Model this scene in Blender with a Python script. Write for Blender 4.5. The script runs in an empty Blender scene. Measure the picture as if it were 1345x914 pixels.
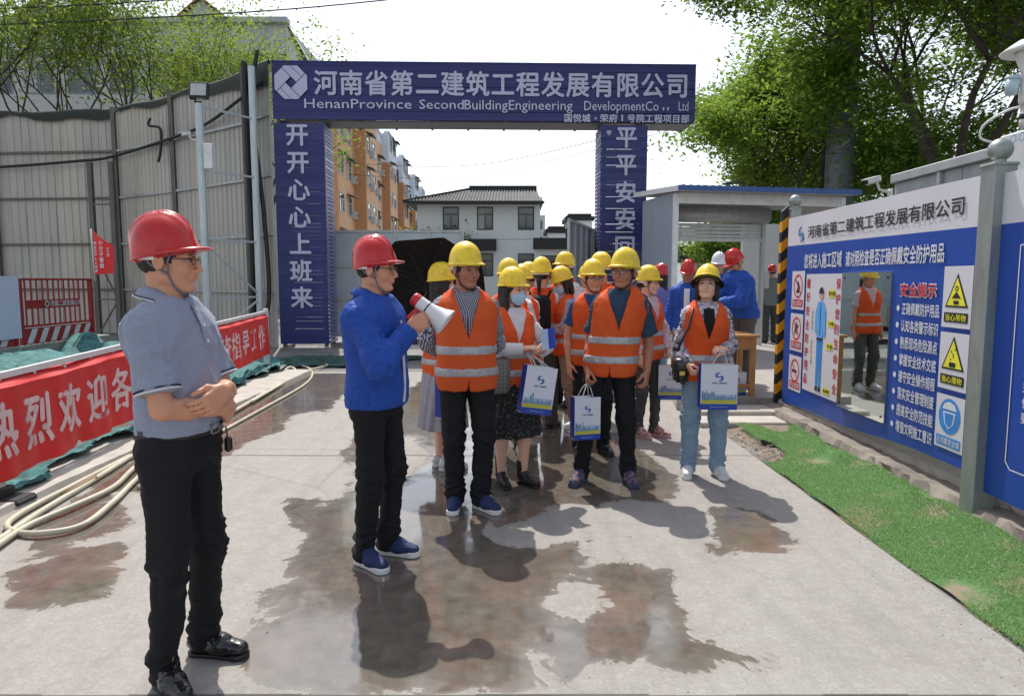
import bpy, bmesh, math, random, time
import numpy as np
from mathutils import Vector, Matrix, Euler
T0 = time.time()
random.seed(7)
R = math.radians
scene = bpy.context.scene
COL = scene.collection

# ------------------------------------------------------------------ camera
CAM_H, CAM_P, CAM_F = 1.52, R(5.65), 900.0
cam_d = bpy.data.cameras.new('camera')
cam = bpy.data.objects.new('camera', cam_d); COL.objects.link(cam)
cam.location = (0, 0, CAM_H); cam.rotation_euler = (math.pi/2 - CAM_P, 0, 0)
cam_d.sensor_width = 36; cam_d.lens = CAM_F/1345*36
cam_d.clip_start = 0.05; cam_d.clip_end = 2000
scene.camera = cam

# ------------------------------------------------------------------ light
SUN_EL, SUN_AZ = R(58), R(-15)          # azimuth measured from +Y towards +X
sx, sy, sz = math.sin(SUN_AZ)*math.cos(SUN_EL), math.cos(SUN_AZ)*math.cos(SUN_EL), math.sin(SUN_EL)
world = bpy.data.worlds.new('World'); scene.world = world; world.use_nodes = True
wn = world.node_tree; wn.nodes.clear()
sky = wn.nodes.new('ShaderNodeTexSky'); sky.sky_type = 'NISHITA'; sky.sun_disc = False
sky.sun_elevation = SUN_EL; sky.sun_rotation = SUN_AZ
sky.air_density = 1.0; sky.dust_density = 1.5; sky.ozone_density = 1.0; sky.altitude = 0
hs = wn.nodes.new('ShaderNodeHueSaturation'); hs.inputs['Saturation'].default_value = 0.45
bg = wn.nodes.new('ShaderNodeBackground'); bg.inputs['Strength'].default_value = 0.15
wo = wn.nodes.new('ShaderNodeOutputWorld')
wn.links.new(sky.outputs[0], hs.inputs['Color']); wn.links.new(hs.outputs[0], bg.inputs['Color']); wn.links.new(bg.outputs[0], wo.inputs['Surface'])
sl = bpy.data.lights.new('sun', 'SUN'); sl.energy = 3.0; sl.angle = R(0.53); sl.color = (1.0, 0.95, 0.87)
sun = bpy.data.objects.new('sun', sl); COL.objects.link(sun)
sun.rotation_euler = Vector((sx, sy, sz)).to_track_quat('Z', 'Y').to_euler()
scene.view_settings.view_transform = 'Standard'; scene.view_settings.look = 'None'
scene.view_settings.exposure = 0.64; scene.view_settings.gamma = 1
scene.cycles.max_bounces = 6; scene.cycles.transparent_max_bounces = 12
try: scene.cycles.use_denoising = True
except Exception: pass

# ------------------------------------------------------------------ tagging
def tag(o, label=None, cat=None, group=None, kind=None):
    if label: o['label'] = label
    if cat: o['category'] = cat
    if group: o['group'] = group
    if kind: o['kind'] = kind
    return o
def empty(name, loc=(0,0,0), rz=0.0, label=None, cat=None, group=None, scale=1.0):
    o = bpy.data.objects.new(name, None); COL.objects.link(o)
    o.location = loc; o.rotation_euler = (0,0,rz); o.empty_display_size = 0.2
    if isinstance(scale,(int,float)): scale=(scale,)*3
    o.scale = scale
    return tag(o, label, cat, group)
def link(name, me, parent=None, mat=None, loc=None, rot=None, scale=None):
    o = bpy.data.objects.new(name, me); COL.objects.link(o)
    if parent is not None: o.parent = parent
    if mat is not None:
        mats = mat if isinstance(mat,(list,tuple)) else [mat]
        if len(me.materials) == 0:
            for m in mats: me.materials.append(m)
        else:
            for i,m in enumerate(mats):
                if i < len(o.material_slots) and o.material_slots[i].material != m:
                    o.material_slots[i].link = 'OBJECT'; o.material_slots[i].material = m
    if loc is not None: o.location = loc
    if rot is not None: o.rotation_euler = rot
    if scale is not None: o.scale = scale
    return o
def copy_tree(o, parent=None):
    c = o.copy(); COL.objects.link(c)
    if parent is not None: c.parent = parent
    for ch in list(o.children): copy_tree(ch, c)
    return c

# ------------------------------------------------------------------ materials
def srgb(r, g=None, b=None):
    if g is None: r, g, b = r
    f = lambda c: ((c/255+0.055)/1.055)**2.4 if c > 10 else c/255/12.92
    return (f(r), f(g), f(b), 1.0)
class NT:
    def __init__(s, name):
        s.m = bpy.data.materials.new(name); s.m.use_nodes = True
        s.t = s.m.node_tree; s.t.nodes.clear()
        s.out = s.n('ShaderNodeOutputMaterial'); s.b = s.n('ShaderNodeBsdfPrincipled')
        s.l(s.b.outputs[0], s.out.inputs['Surface'])
    def n(s, typ, **kw):
        nd = s.t.nodes.new(typ)
        for k,v in kw.items():
            if k.startswith('i_'):
                key = k[2:]; key = int(key) if key.isdigit() else key.replace('_',' ')
                nd.inputs[key].default_value = v
            else: setattr(nd, k, v)
        return nd
    def l(s, a, b): s.t.links.new(a, b); return b
    def coord(s, kind='Object', scale=(1,1,1), rot=(0,0,0), rnd=False):
        tc = s.n('ShaderNodeTexCoord'); mp = s.n('ShaderNodeMapping')
        if rnd:
            oi = s.n('ShaderNodeObjectInfo'); cb = s.n('ShaderNodeCombineXYZ')
            for i,k_ in enumerate((7.3, 3.1, 5.7)): s.l(s.math('MULTIPLY', oi.outputs['Random'], k_), cb.inputs[i])
            s.l(cb.outputs[0], mp.inputs['Location'])
        mp.inputs['Scale'].default_value = scale; mp.inputs['Rotation'].default_value = rot
        s.l(tc.outputs[kind], mp.inputs['Vector']); return mp.outputs[0]
    def noise(s, vec, scale, detail=4, rough=0.55, dist=0.0):
        nd = s.n('ShaderNodeTexNoise'); nd.inputs['Scale'].default_value = scale; nd.inputs['Detail'].default_value = detail
        nd.inputs['Roughness'].default_value = rough; nd.inputs['Distortion'].default_value = dist
        if vec is not None: s.l(vec, nd.inputs['Vector'])
        return nd.outputs['Fac']
    def ramp(s, fac, stops, interp='LINEAR'):
        nd = s.n('ShaderNodeValToRGB'); cr = nd.color_ramp; cr.interpolation = interp
        while len(cr.elements) < len(stops): cr.elements.new(0.5)
        for e,(p,c) in zip(cr.elements, stops):
            e.position = p; e.color = c if len(c)==4 else (*c,1)
        s.l(fac, nd.inputs[0]); return nd.outputs[0]
    def mix(s, fac, a, b, typ='MIX'):
        nd = s.n('ShaderNodeMix', data_type='RGBA', blend_type=typ)
        for inp, v in ((nd.inputs[0], fac), (nd.inputs[6], a), (nd.inputs[7], b)):
            if hasattr(v, 'is_linked') or hasattr(v,'links'): s.l(v, inp)
            else: inp.default_value = v
        return nd.outputs[2]
    def math(s, op, a, b=0.0, c=None, clamp=False):
        nd = s.n('ShaderNodeMath', operation=op, use_clamp=clamp)
        vals = [a,b] + ([c] if c is not None else [])
        for i,v in enumerate(vals):
            if hasattr(v,'links'): s.l(v, nd.inputs[i])
            else: nd.inputs[i].default_value = v
        return nd.outputs[0]
    def set(s, **kw):
        for k,v in kw.items():
            inp = s.b.inputs[k.replace('_',' ')]
            if hasattr(v,'links'): s.l(v, inp)
            else: inp.default_value = v
        return s
    def bump(s, h, strength=0.3, dist=0.01):
        bp = s.n('ShaderNodeBump'); bp.inputs['Strength'].default_value = strength; bp.inputs['Distance'].default_value = dist
        s.l(h, bp.inputs['Height']); s.l(bp.outputs[0], s.b.inputs['Normal']); return s
MATS = {}
def g4(c): return c if len(c)==4 else (*c,1)
def scl(c, k): return (min(c[0]*k,1), min(c[1]*k,1), min(c[2]*k,1), 1)
def mat_simple(name, col, rough=0.6, metal=0.0, var=0.12, nscale=8, bump=0.0, bscale=60, coat=0.0, spec=0.5):
    if name in MATS: return MATS[name]
    t = NT(name); v = t.coord('Object')
    f = t.noise(v, nscale, 5)
    c = t.ramp(f, [(0.3, scl(col,1-var)), (0.7, scl(col,1+var))])
    rr = t.noise(v, nscale*2.3, 4)
    r = t.math('ADD', t.math('MULTIPLY', rr, 0.2), rough-0.1, clamp=True)
    t.set(Base_Color=c, Roughness=r, Metallic=metal)
    t.b.inputs['Specular IOR Level'].default_value = spec
    if coat: t.b.inputs['Coat Weight'].default_value = coat
    if bump: t.bump(t.noise(v, bscale, 4), bump, 0.004)
    MATS[name] = t.m; return t.m
def mat_cloth(name, col, rough=0.85, weave=900, var=0.06, sheen=0.0):
    if name in MATS: return MATS[name]
    t = NT(name); v = t.coord('Object')
    f = t.noise(v, 14, 4)
    fine = t.noise(v, 350, 2)
    c = t.ramp(f, [(0.3, scl(col,1-var)), (0.7, scl(col,1+var))])
    c = t.mix(t.math('MULTIPLY', fine, 0.35), c, scl(col,0.75))
    t.set(Base_Color=c, Roughness=rough)
    t.b.inputs['Specular IOR Level'].default_value = 0.25
    t.b.inputs['Sheen Weight'].default_value = sheen
    h = t.math('ADD', t.math('MULTIPLY', t.noise(v, 45, 5, 0.6), 0.8), t.math('MULTIPLY', fine, 0.2))
    t.bump(h, 0.16, 0.005)
    MATS[name] = t.m; return t.m

# ------------------------------------------------------------------ mesh collection
class MB:
    """collects shapes into one mesh"""
    def __init__(s): s.v=[]; s.f=[]; s.m=[]
    def add(s, vs, fs, mi=0):
        o=len(s.v); s.v += [tuple(v) for v in vs]; s.f += [tuple(i+o for i in f) for f in fs]; s.m += [mi]*len(fs); return s
    def box(s, lo, hi, mi=0, bev=0.0):
        x0,y0,z0=lo; x1,y1,z1=hi
        if bev<=0:
            vs=[(x0,y0,z0),(x1,y0,z0),(x1,y1,z0),(x0,y1,z0),(x0,y0,z1),(x1,y0,z1),(x1,y1,z1),(x0,y1,z1)]
            fs=[(0,3,2,1),(4,5,6,7),(0,1,5,4),(1,2,6,5),(2,3,7,6),(3,0,4,7)]
            return s.add(vs,fs,mi)
        b=min(bev,(x1-x0)/2.01,(y1-y0)/2.01,(z1-z0)/2.01); bm=bmesh.new(); bmesh.ops.create_cube(bm,size=1)
        for v in bm.verts: v.co=Vector(((x0+x1)/2+v.co.x*(x1-x0),(y0+y1)/2+v.co.y*(y1-y0),(z0+z1)/2+v.co.z*(z1-z0)))
        bmesh.ops.bevel(bm,geom=bm.edges[:],offset=b,segments=1,affect='EDGES')
        vs=[v.co[:] for v in bm.verts]; fs=[[v.index for v in f.verts] for f in bm.faces]; bm.free()
        return s.add(vs,fs,mi)
    def bar(s, a, b, w, d=None, mi=0, up=(0,0,1)):
        a=Vector(a); b=Vector(b); d=w if d is None else d
        t=(b-a).normalized(); u=Vector(up)
        if abs(t.dot(u))>0.97: u=Vector((0,1,0))
        sx_=t.cross(u).normalized(); sy_=sx_.cross(t).normalized()
        vs=[]
        for c in (a,b):
            for i,j in ((-1,-1),(1,-1),(1,1),(-1,1)): vs.append(c+sx_*(i*w/2)+sy_*(j*d/2))
        return s.add(vs,[(0,1,2,3),(7,6,5,4),(0,4,5,1),(1,5,6,2),(2,6,7,3),(3,7,4,0)],mi)
    def tube(s, pts, r, n=8, mi=0, caps=True):
        pts=[Vector(p) for p in pts]; rs=r if isinstance(r,(list,tuple)) else [r]*len(pts)
        rings=[]; prev=None
        for i,p in enumerate(pts):
            t=(pts[min(i+1,len(pts)-1)]-pts[max(i-1,0)])
            t=t.normalized() if t.length>1e-9 else Vector((0,0,1))
            if prev is None:
                u=Vector((0,0,1)) if abs(t.z)<0.9 else Vector((1,0,0))
                u=(u-t*u.dot(t)).normalized()
            else:
                u=(prev-t*prev.dot(t))
                u=u.normalized() if u.length>1e-6 else t.orthogonal().normalized()
            prev=u; w=t.cross(u)
            rings.append([p+(u*math.cos(2*math.pi*k/n)+w*math.sin(2*math.pi*k/n))*rs[i] for k in range(n)])
        vs=[v for rg in rings for v in rg]; fs=[]
        for i in range(len(pts)-1):
            for k in range(n):
                a=i*n+k; b=i*n+(k+1)%n
                fs.append((a,b,b+n,a+n))
        if caps: fs.append(tuple(range(n-1,-1,-1))); fs.append(tuple(range((len(pts)-1)*n,len(pts)*n)))
        return s.add(vs,fs,mi)
    def lathe(s, prof, n=24, c=(0,0,0), mi=0):
        vs=[];fs=[]
        for r,z in prof:
            for k in range(n):
                a=2*math.pi*k/n; vs.append((c[0]+r*math.cos(a),c[1]+r*math.sin(a),c[2]+z))
        for i in range(len(prof)-1):
            for k in range(n):
                a=i*n+k;b=i*n+(k+1)%n
                fs.append((a,b,b+n,a+n))
        return s.add(vs,fs,mi)
    def prism(s, poly, y0, y1, mi=0):
        n=len(poly); vs=[(x,y0,z) for x,z in poly]+[(x,y1,z) for x,z in poly]
        fs=[tuple(range(n)),tuple(range(2*n-1,n-1,-1))]+[(i,i+n,(i+1)%n+n,(i+1)%n) for i in range(n)]
        return s.add(vs,fs,mi)
    def mesh(s, name='mesh', smooth=False):
        me=bpy.data.meshes.new(name); me.from_pydata([tuple(v) for v in s.v],[],s.f)
        if any(s.m): me.polygons.foreach_set('material_index', s.m)
        if smooth: me.polygons.foreach_set('use_smooth',[True]*len(me.polygons)) if smooth is True else me.shade_smooth()
        me.update(); return me
    def build(s, name, mat, parent=None, smooth=False, **kw):
        me=s.mesh(name, smooth)
        return link(name, me, parent, mat, **kw)
def auto_smooth(me, ang=40):
    me.polygons.foreach_set('use_smooth',[True]*len(me.polygons))
    bm=bmesh.new(); bm.from_mesh(me)
    for e in bm.edges:
        if len(e.link_faces)==2 and e.calc_face_angle(0)>R(ang): e.smooth=False
    bm.to_mesh(me); bm.free(); return me
def raw_mesh(name, verts, faces, col=None, smooth=True):
    """fast mesh from numpy (faces all of one size)"""
    verts=np.asarray(verts,dtype=np.float32); faces=np.asarray(faces,dtype=np.int32)
    k=faces.shape[1]; me=bpy.data.meshes.new(name)
    me.vertices.add(len(verts)); me.vertices.foreach_set('co', verts.ravel())
    me.loops.add(len(faces)*k); me.loops.foreach_set('vertex_index', faces.ravel())
    me.polygons.add(len(faces)); me.polygons.foreach_set('loop_start', np.arange(0,len(faces)*k,k,dtype=np.int32))
    me.polygons.foreach_set('loop_total', np.full(len(faces),k,dtype=np.int32))
    me.polygons.foreach_set('use_smooth', np.full(len(faces),smooth))
    me.update(calc_edges=True)
    if col is not None:
        a=me.color_attributes.new('Col','FLOAT_COLOR','POINT')
        c=np.ones((len(verts),4),dtype=np.float32); c[:,:3]=col; a.data.foreach_set('color', c.ravel())
    return me

# ------------------------------------------------------------------ lettering
_font_cache={}
def text_data(s, bold=0.0, track=1.0):
    """flat outline mesh of a string, unit size, as numpy verts and faces with its bounds"""
    bold=0.0; key=(s,bold,track)
    if key in _font_cache: return _font_cache[key]
    cu=bpy.data.curves.new('lettering','FONT'); cu.body=s; cu.size=1.0; cu.offset=bold; cu.resolution_u=2
    cu.space_character=track
    ob=bpy.data.objects.new('lettering',cu); COL.objects.link(ob)
    dg=bpy.context.evaluated_depsgraph_get(); me=bpy.data.meshes.new_from_object(ob.evaluated_get(dg))
    vs=np.array([v.co[:] for v in me.vertices]) if len(me.vertices) else np.zeros((0,3))
    fs=[tuple(p.vertices) for p in me.polygons]
    bpy.data.objects.remove(ob); bpy.data.curves.remove(cu); bpy.data.meshes.remove(me)
    _font_cache[key]=(vs,fs); return vs,fs
class Frame:
    """a flat frame: origin, right, up; out = towards the reader"""
    def __init__(s,o,ex,ez):
        s.o=Vector(o); s.x=Vector(ex).normalized(); s.z=Vector(ez).normalized(); s.n=s.x.cross(s.z).normalized()
    def p(s,u,v,off=0.0): return s.o+s.x*u+s.z*v+s.n*off
    def text(s, name, txt, u0,u1,v0,v1, mat, parent, off=0.003, bold=0.02, track=1.0, vert=False, thick=0.0, fit=True, em=False):
        vs,fs=text_data(txt,bold,track)
        if not len(vs): return None
        x0,x1=vs[:,0].min(),vs[:,0].max(); y0,y1=vs[:,1].min(),vs[:,1].max()
        if em: x0,x1,y0,y1=0.04,0.96,-0.08,0.84     # keep the em box of one square character
        k=MB(); P=[]; F_=[]
        sh=[(0,0)] if bold<=0.008 else [(0,0),(bold,0),(-bold,0),(0,bold),(0,-bold)]
        for q,(bx_,by_) in enumerate(sh):
            o_=len(P); P+=[s.p(u0+(v[0]+bx_-x0)/(x1-x0)*(u1-u0), v0+(v[1]+by_-y0)/(y1-y0)*(v1-v0), off-.00025*q) for v in vs]; F_+=[tuple(i+o_ for i in f) for f in fs]
        fs=F_; k.add(P,fs)
        if thick>0:
            n=len(P); Q=[p-s.n*thick for p in P]; k.v+= [tuple(q) for q in Q]
            cnt={}
            for f in fs:
                for i in range(len(f)):
                    e=(f[i],f[(i+1)%len(f)]); cnt[e]=1
            for (a,b) in list(cnt):
                if (b,a) not in cnt: k.f.append((b,a,a+n,b+n)); k.m.append(0)
        return k.build(name, mat, parent)
    def rect(s,name,u0,u1,v0,v1,mat,parent,off=0.002,thick=0.0):
        k=MB()
        if thick<=0: k.add([s.p(u0,v0,off),s.p(u1,v0,off),s.p(u1,v1,off),s.p(u0,v1,off)],[(0,1,2,3)])
        else:
            c=[s.p(u,v,w) for w in (off,off-thick) for u,v in ((u0,v0),(u1,v0),(u1,v1),(u0,v1))]
            k.add(c,[(0,1,2,3),(7,6,5,4),(0,4,5,1),(1,5,6,2),(2,6,7,3),(3,7,4,0)])
        return k.build(name,mat,parent)
    def poly(s,name,pts,mat,parent,off=0.003,thick=0.0):
        k=MB(); n=len(pts)
        k.add([s.p(u,v,off) for u,v in pts],[tuple(range(n))])
        if thick>0:
            k.v+=[tuple(s.p(u,v,off-thick)) for u,v in pts]
            for i in range(n): k.f.append((i,(i+1)%n,(i+1)%n+n,i+n)); k.m.append(0)
        return k.build(name,mat,parent)
    def ring(s,name,cu,cv,r,w,mat,parent,off=0.004,n=32,asp=1.0):
        k=MB(); P=[]
        for i in range(n):
            a=2*math.pi*i/n
            P.append(s.p(cu+r*asp*math.cos(a),cv+r*math.sin(a),off)); 
        for i in range(n):
            a=2*math.pi*i/n
            P.append(s.p(cu+(r-w)*asp*math.cos(a),cv+(r-w)*math.sin(a),off))
        k.add(P,[(i,(i+1)%n,(i+1)%n+n,i+n) for i in range(n)])
        return k.build(name,mat,parent)
def disc(cu,cv,r,n=28,asp=1.0): return [(cu+r*asp*math.cos(2*math.pi*i/n),cv+r*math.sin(2*math.pi*i/n)) for i in range(n)]

# ------------------------------------------------------------------ value noise
def _hash(i,j,k,seed):
    h=(i*374761393+j*668265263+k*2147483647*3+seed*1274126177)&0xffffffff
    h=((h^(h>>13))*1274126177)&0xffffffff
    return ((h^(h>>16))&0xffff)/65535.0
def vnoise(p,seed=0):
    p=np.asarray(p,dtype=np.float64); i=np.floor(p).astype(np.int64); f=p-i; f=f*f*(3-2*f)
    i=i+10000; o=0
    for dx in (0,1):
        wx=f[:,0] if dx else 1-f[:,0]
        for dy in (0,1):
            wy=f[:,1] if dy else 1-f[:,1]
            for dz in (0,1):
                wz=f[:,2] if dz else 1-f[:,2]
                o=o+wx*wy*wz*_hash(i[:,0]+dx,i[:,1]+dy,i[:,2]+dz,seed)
    return o*2-1
# ------------------------------------------------------------------ implicit surfaces
def V3(*a): return np.array(a,dtype=np.float64)
def nrm(v): v=np.asarray(v,float); return v/max(np.linalg.norm(v),1e-9)
def rotv(v,axis,ang):
    v=np.asarray(v,float); k=nrm(axis); c,s_=math.cos(ang),math.sin(ang)
    return v*c+np.cross(k,v)*s_+k*np.dot(k,v)*(1-c)
def smin(a,b,k):
    if k<=0: return np.minimum(a,b)
    h=np.clip(k-np.abs(a-b),0,None)/k
    return np.minimum(a,b)-h*h*k*0.25
def smax(a,b,k): return -smin(-a,-b,k)
class Field:
    def __init__(s,lo,hi,h):
        s.lo=np.array(lo,float); s.h=h; n=np.ceil((np.array(hi)-s.lo)/h).astype(int)+1
        s.ax=[s.lo[i]+h*np.arange(n[i]) for i in range(3)]; s.f=np.full(n,0.5,dtype=np.float32)
    def _sl(s,lo,hi):
        sl=[]
        for i in range(3):
            a=max(0,int(math.floor((lo[i]-s.lo[i])/s.h))); b=min(len(s.ax[i]),int(math.ceil((hi[i]-s.lo[i])/s.h))+1)
            if b<=a: return None,None
            sl.append(slice(a,b))
        g=(s.ax[0][sl[0]][:,None,None],s.ax[1][sl[1]][None,:,None],s.ax[2][sl[2]][None,None,:])
        return tuple(sl),g
    def apply(s,fn,lo,hi,k=0.0,op='+'):
        m=k+2.5*s.h
        sl,g=s._sl(np.array(lo)-m,np.array(hi)+m)
        if sl is None: return s
        d=fn(*g); cur=s.f[sl]
        if op=='+': s.f[sl]=smin(cur,d,k)
        elif op=='-': s.f[sl]=smax(cur,-d,k)
        else: s.f[sl]=smax(cur,d,k)
        return s
    def cone(s,a,b,ra,rb,k=0.0,op='+',clip_end=False,clip_start=False,flat=None):
        """round cone; flat=(axis, factor) squashes along an axis"""
        a=np.array(a,float); b=np.array(b,float); r=max(ra,rb)*(1.0 if flat is None else max(1.0,1/flat[1] if flat[1]>1 else 1.0))
        lo=np.minimum(a,b)-r; hi=np.maximum(a,b)+r
        ab=b-a; L2=max(float(ab@ab),1e-12); L=math.sqrt(L2)
        def fn(x,y,z):
            t=((x-a[0])*ab[0]+(y-a[1])*ab[1]+(z-a[2])*ab[2])/L2
            tt=np.clip(t,0,1)
            dx=x-a[0]-tt*ab[0]; dy=y-a[1]-tt*ab[1]; dz=z-a[2]-tt*ab[2]
            if flat is not None:
                n=flat[0]; q=(dx*n[0]+dy*n[1]+dz*n[2])*(flat[1]-1)
                dx=dx+n[0]*q; dy=dy+n[1]*q; dz=dz+n[2]*q
            d=np.sqrt(dx*dx+dy*dy+dz*dz)-(ra+(rb-ra)*tt)
            if clip_end: d=np.maximum(d,(t-1)*L)
            if clip_start: d=np.maximum(d,-t*L)
            return d
        return s.apply(fn,lo,hi,k,op)
    def ell(s,c,r,k=0.0,op='+',M=None):
        c=np.array(c,float); r=np.array(r,float); R_=float(r.max())
        def fn(x,y,z):
            X=x-c[0];Y=y-c[1];Z=z-c[2]
            if M is not None: X,Y,Z=(M[0][0]*X+M[0][1]*Y+M[0][2]*Z, M[1][0]*X+M[1][1]*Y+M[1][2]*Z, M[2][0]*X+M[2][1]*Y+M[2][2]*Z)
            q=np.sqrt((X/r[0])**2+(Y/r[1])**2+(Z/r[2])**2)
            g=np.sqrt((X/r[0]**2)**2+(Y/r[1]**2)**2+(Z/r[2]**2)**2)+1e-9
            return q*(q-1)/g
        return s.apply(fn,c-R_,c+R_,k,op)
    def loft(s,st,off=0.0,k=0.0,op='+',zlo=None,zhi=None,n=2.4,fn_xy=None):
        """stations (z, cx, cy, a, b) ascending z"""
        st=np.array(st,float); zs=st[:,0]; z0=zs[0] if zlo is None else zlo; z1=zs[-1] if zhi is None else zhi
        rx=(np.abs(st[:,1])+st[:,3]).max()+off; ry=(np.abs(st[:,2])+st[:,4]).max()+off
        def fn(x,y,z):
            cx=np.interp(z,zs,st[:,1]);cy=np.interp(z,zs,st[:,2]);a=np.interp(z,zs,st[:,3])+off;b=np.interp(z,zs,st[:,4])+off
            q=((np.abs(x-cx)/a)**n+(np.abs(y-cy)/b)**n)**(1/n)
            d=(q-1)*np.minimum(a,b)
            if fn_xy is not None: d=d+fn_xy(x-cx,y-cy,z)
            return smax(np.broadcast_to(d,np.broadcast_shapes(x.shape,y.shape,z.shape)).astype(float),np.maximum(z-z1,z0-z)+0*x+0*y,0.012)
        return s.apply(fn,(-rx,-ry,z0),(rx,ry,z1),k,op)
    def halfspace(s,p,n,k=0.0):
        """keep the side where (q-p).n < 0"""
        n=nrm(n); x,y,z=s.ax
        d=(x[:,None,None]-p[0])*n[0]+(y[None,:,None]-p[1])*n[1]+(z[None,None,:]-p[2])*n[2]
        s.f=smax(s.f,d.astype(np.float32),k); return s
    def surf(s):
        f=s.f; ins=f<0
        if not ins.any(): return np.zeros((0,3)),np.zeros((0,4),int)
        # close the surface at the border of the grid
        for ax_ in range(3):
            sl=[slice(None)]*3
            for e in (0,-1):
                sl[ax_]=e; f[tuple(sl)]=np.maximum(f[tuple(sl)],s.h*0.3)
        ins=f<0; nx,ny,nz=f.shape
        c=ins[:-1,:-1,:-1].astype(np.uint8)
        cnt=np.zeros((nx-1,ny-1,nz-1),np.uint8)
        for dx in (0,1):
            for dy in (0,1):
                for dz in (0,1): cnt+=ins[dx:nx-1+dx,dy:ny-1+dy,dz:nz-1+dz]
        act=np.argwhere((cnt>0)&(cnt<8)); idx=np.full(cnt.shape,-1,np.int32); idx[tuple(act.T)]=np.arange(len(act))
        corners=[(0,0,0),(1,0,0),(0,1,0),(1,1,0),(0,0,1),(1,0,1),(0,1,1),(1,1,1)]
        vals=np.stack([f[act[:,0]+a,act[:,1]+b,act[:,2]+c_] for a,b,c_ in corners],1).astype(float)
        P=np.zeros((len(act),3)); N=np.zeros(len(act))
        for i in range(8):
            for j in range(i+1,8):
                d=np.array(corners[j])-np.array(corners[i])
                if abs(d).sum()!=1: continue
                m=(vals[:,i]<0)!=(vals[:,j]<0)
                t=vals[m,i]/(vals[m,i]-vals[m,j])
                P[m]+=np.array(corners[i])+t[:,None]*d; N[m]+=1
        P=(P/np.maximum(N,1)[:,None]+act)*s.h+s.lo
        quads=[]
        for ax_ in range(3):
            a1,a2=[(1,2),(2,0),(0,1)][ax_]
            sh=[nx,ny,nz]
            s0=[slice(0,n) for n in sh]; s1=[slice(0,n) for n in sh]
            s0[ax_]=slice(0,sh[ax_]-1); s1[ax_]=slice(1,sh[ax_])
            A=ins[tuple(s0)];B=ins[tuple(s1)]
            e=np.argwhere(A!=B)
            ok=(e[:,a1]>0)&(e[:,a2]>0)&(e[:,a1]<sh[a1]-1)&(e[:,a2]<sh[a2]-1); e=e[ok]
            inside=A[tuple(e.T)]
            def g(o1,o2):
                q=e.copy(); q[:,a1]-=o1; q[:,a2]-=o2; return idx[tuple(q.T)]
            q=np.stack([g(0,0),g(1,0),g(1,1),g(0,1)],1)
            q[~inside]=q[~inside][:,::-1]
            quads.append(q)
        Q=np.concatenate(quads); Q=Q[(Q>=0).all(1)]
        return P,Q
def vnormals(P,Q):
    n=np.cross(P[Q[:,2]]-P[Q[:,0]],P[Q[:,3]]-P[Q[:,1]]); N=np.zeros_like(P)
    for i in range(4): np.add.at(N,Q[:,i],n)
    return N/np.maximum(np.linalg.norm(N,axis=1,keepdims=True),1e-12)
def relax(P,Q,it=1,lam=0.5):
    for _ in range(it):
        S=np.zeros_like(P); C=np.zeros(len(P))
        for i in range(4):
            a=Q[:,i];b=Q[:,(i+1)%4]
            np.add.at(S,a,P[b]);np.add.at(C,a,1);np.add.at(S,b,P[a]);np.add.at(C,b,1)
        P=P+(S/np.maximum(C,1)[:,None]-P)*lam
    return P
def ridge(p,seed): return (1-np.abs(vnoise(p,seed))*2)+.45*(1-np.abs(vnoise(np.asarray(p)*2.15+7,seed+50))*2)
def finish(F,name,mat,parent,fold=None,col=None,it=1):
    P,Q=F.surf()
    if not len(P): return None
    P=relax(P,Q,it)
    if fold is not None:
        P=P+vnormals(P,Q)*fold(P)[:,None]
    me=raw_mesh(name,P,Q,None if col is None else col(P))
    return link(name,me,parent,mat)
def ik(S,W,L1,L2,pole):
    S=np.array(S,float);W=np.array(W,float);d=W-S;D_=np.linalg.norm(d)
    if D_>(L1+L2)*0.998: W=S+d/D_*(L1+L2)*0.998; D_=(L1+L2)*0.998
    u=nrm(W-S); a=(L1*L1-L2*L2+D_*D_)/(2*D_); h=math.sqrt(max(L1*L1-a*a,0))
    p=np.array(pole,float); p=nrm(p-u*(p@u)); return S+u*a+p*h,W

# ------------------------------------------------------------------ people
def skin_mat(name, col):
    if name in MATS: return MATS[name]
    t=NT(name); v=t.coord('Object'); at=t.n('ShaderNodeAttribute',attribute_name='Col')
    f=t.noise(v,34,6,0.7); c=t.mix(t.math('MULTIPLY',f,0.42),at.outputs['Color'],(col[0]*1.05,col[1]*0.72,col[2]*0.62,1))
    t.set(Base_Color=c,Roughness=t.math('ADD',t.math('MULTIPLY',t.noise(v,60,3),0.2),0.38))
    t.b.inputs['Subsurface Weight'].default_value=0.12; t.b.inputs['Subsurface Radius'].default_value=(0.012,0.005,0.003)
    t.b.inputs['Subsurface Scale'].default_value=1.0
    t.bump(t.noise(v,260,4),0.18,0.002); MATS[name]=t.m; return t.m
SK_TAN=srgb(200,148,118); SK_FAIR=srgb(224,182,158); SK_DARK=srgb(168,116,90)
HAIR=mat_simple('hair_black',(0.012,0.010,0.009,1),0.45,var=0.3,nscale=120,bump=0.6,bscale=300)
VEST=None
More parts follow.
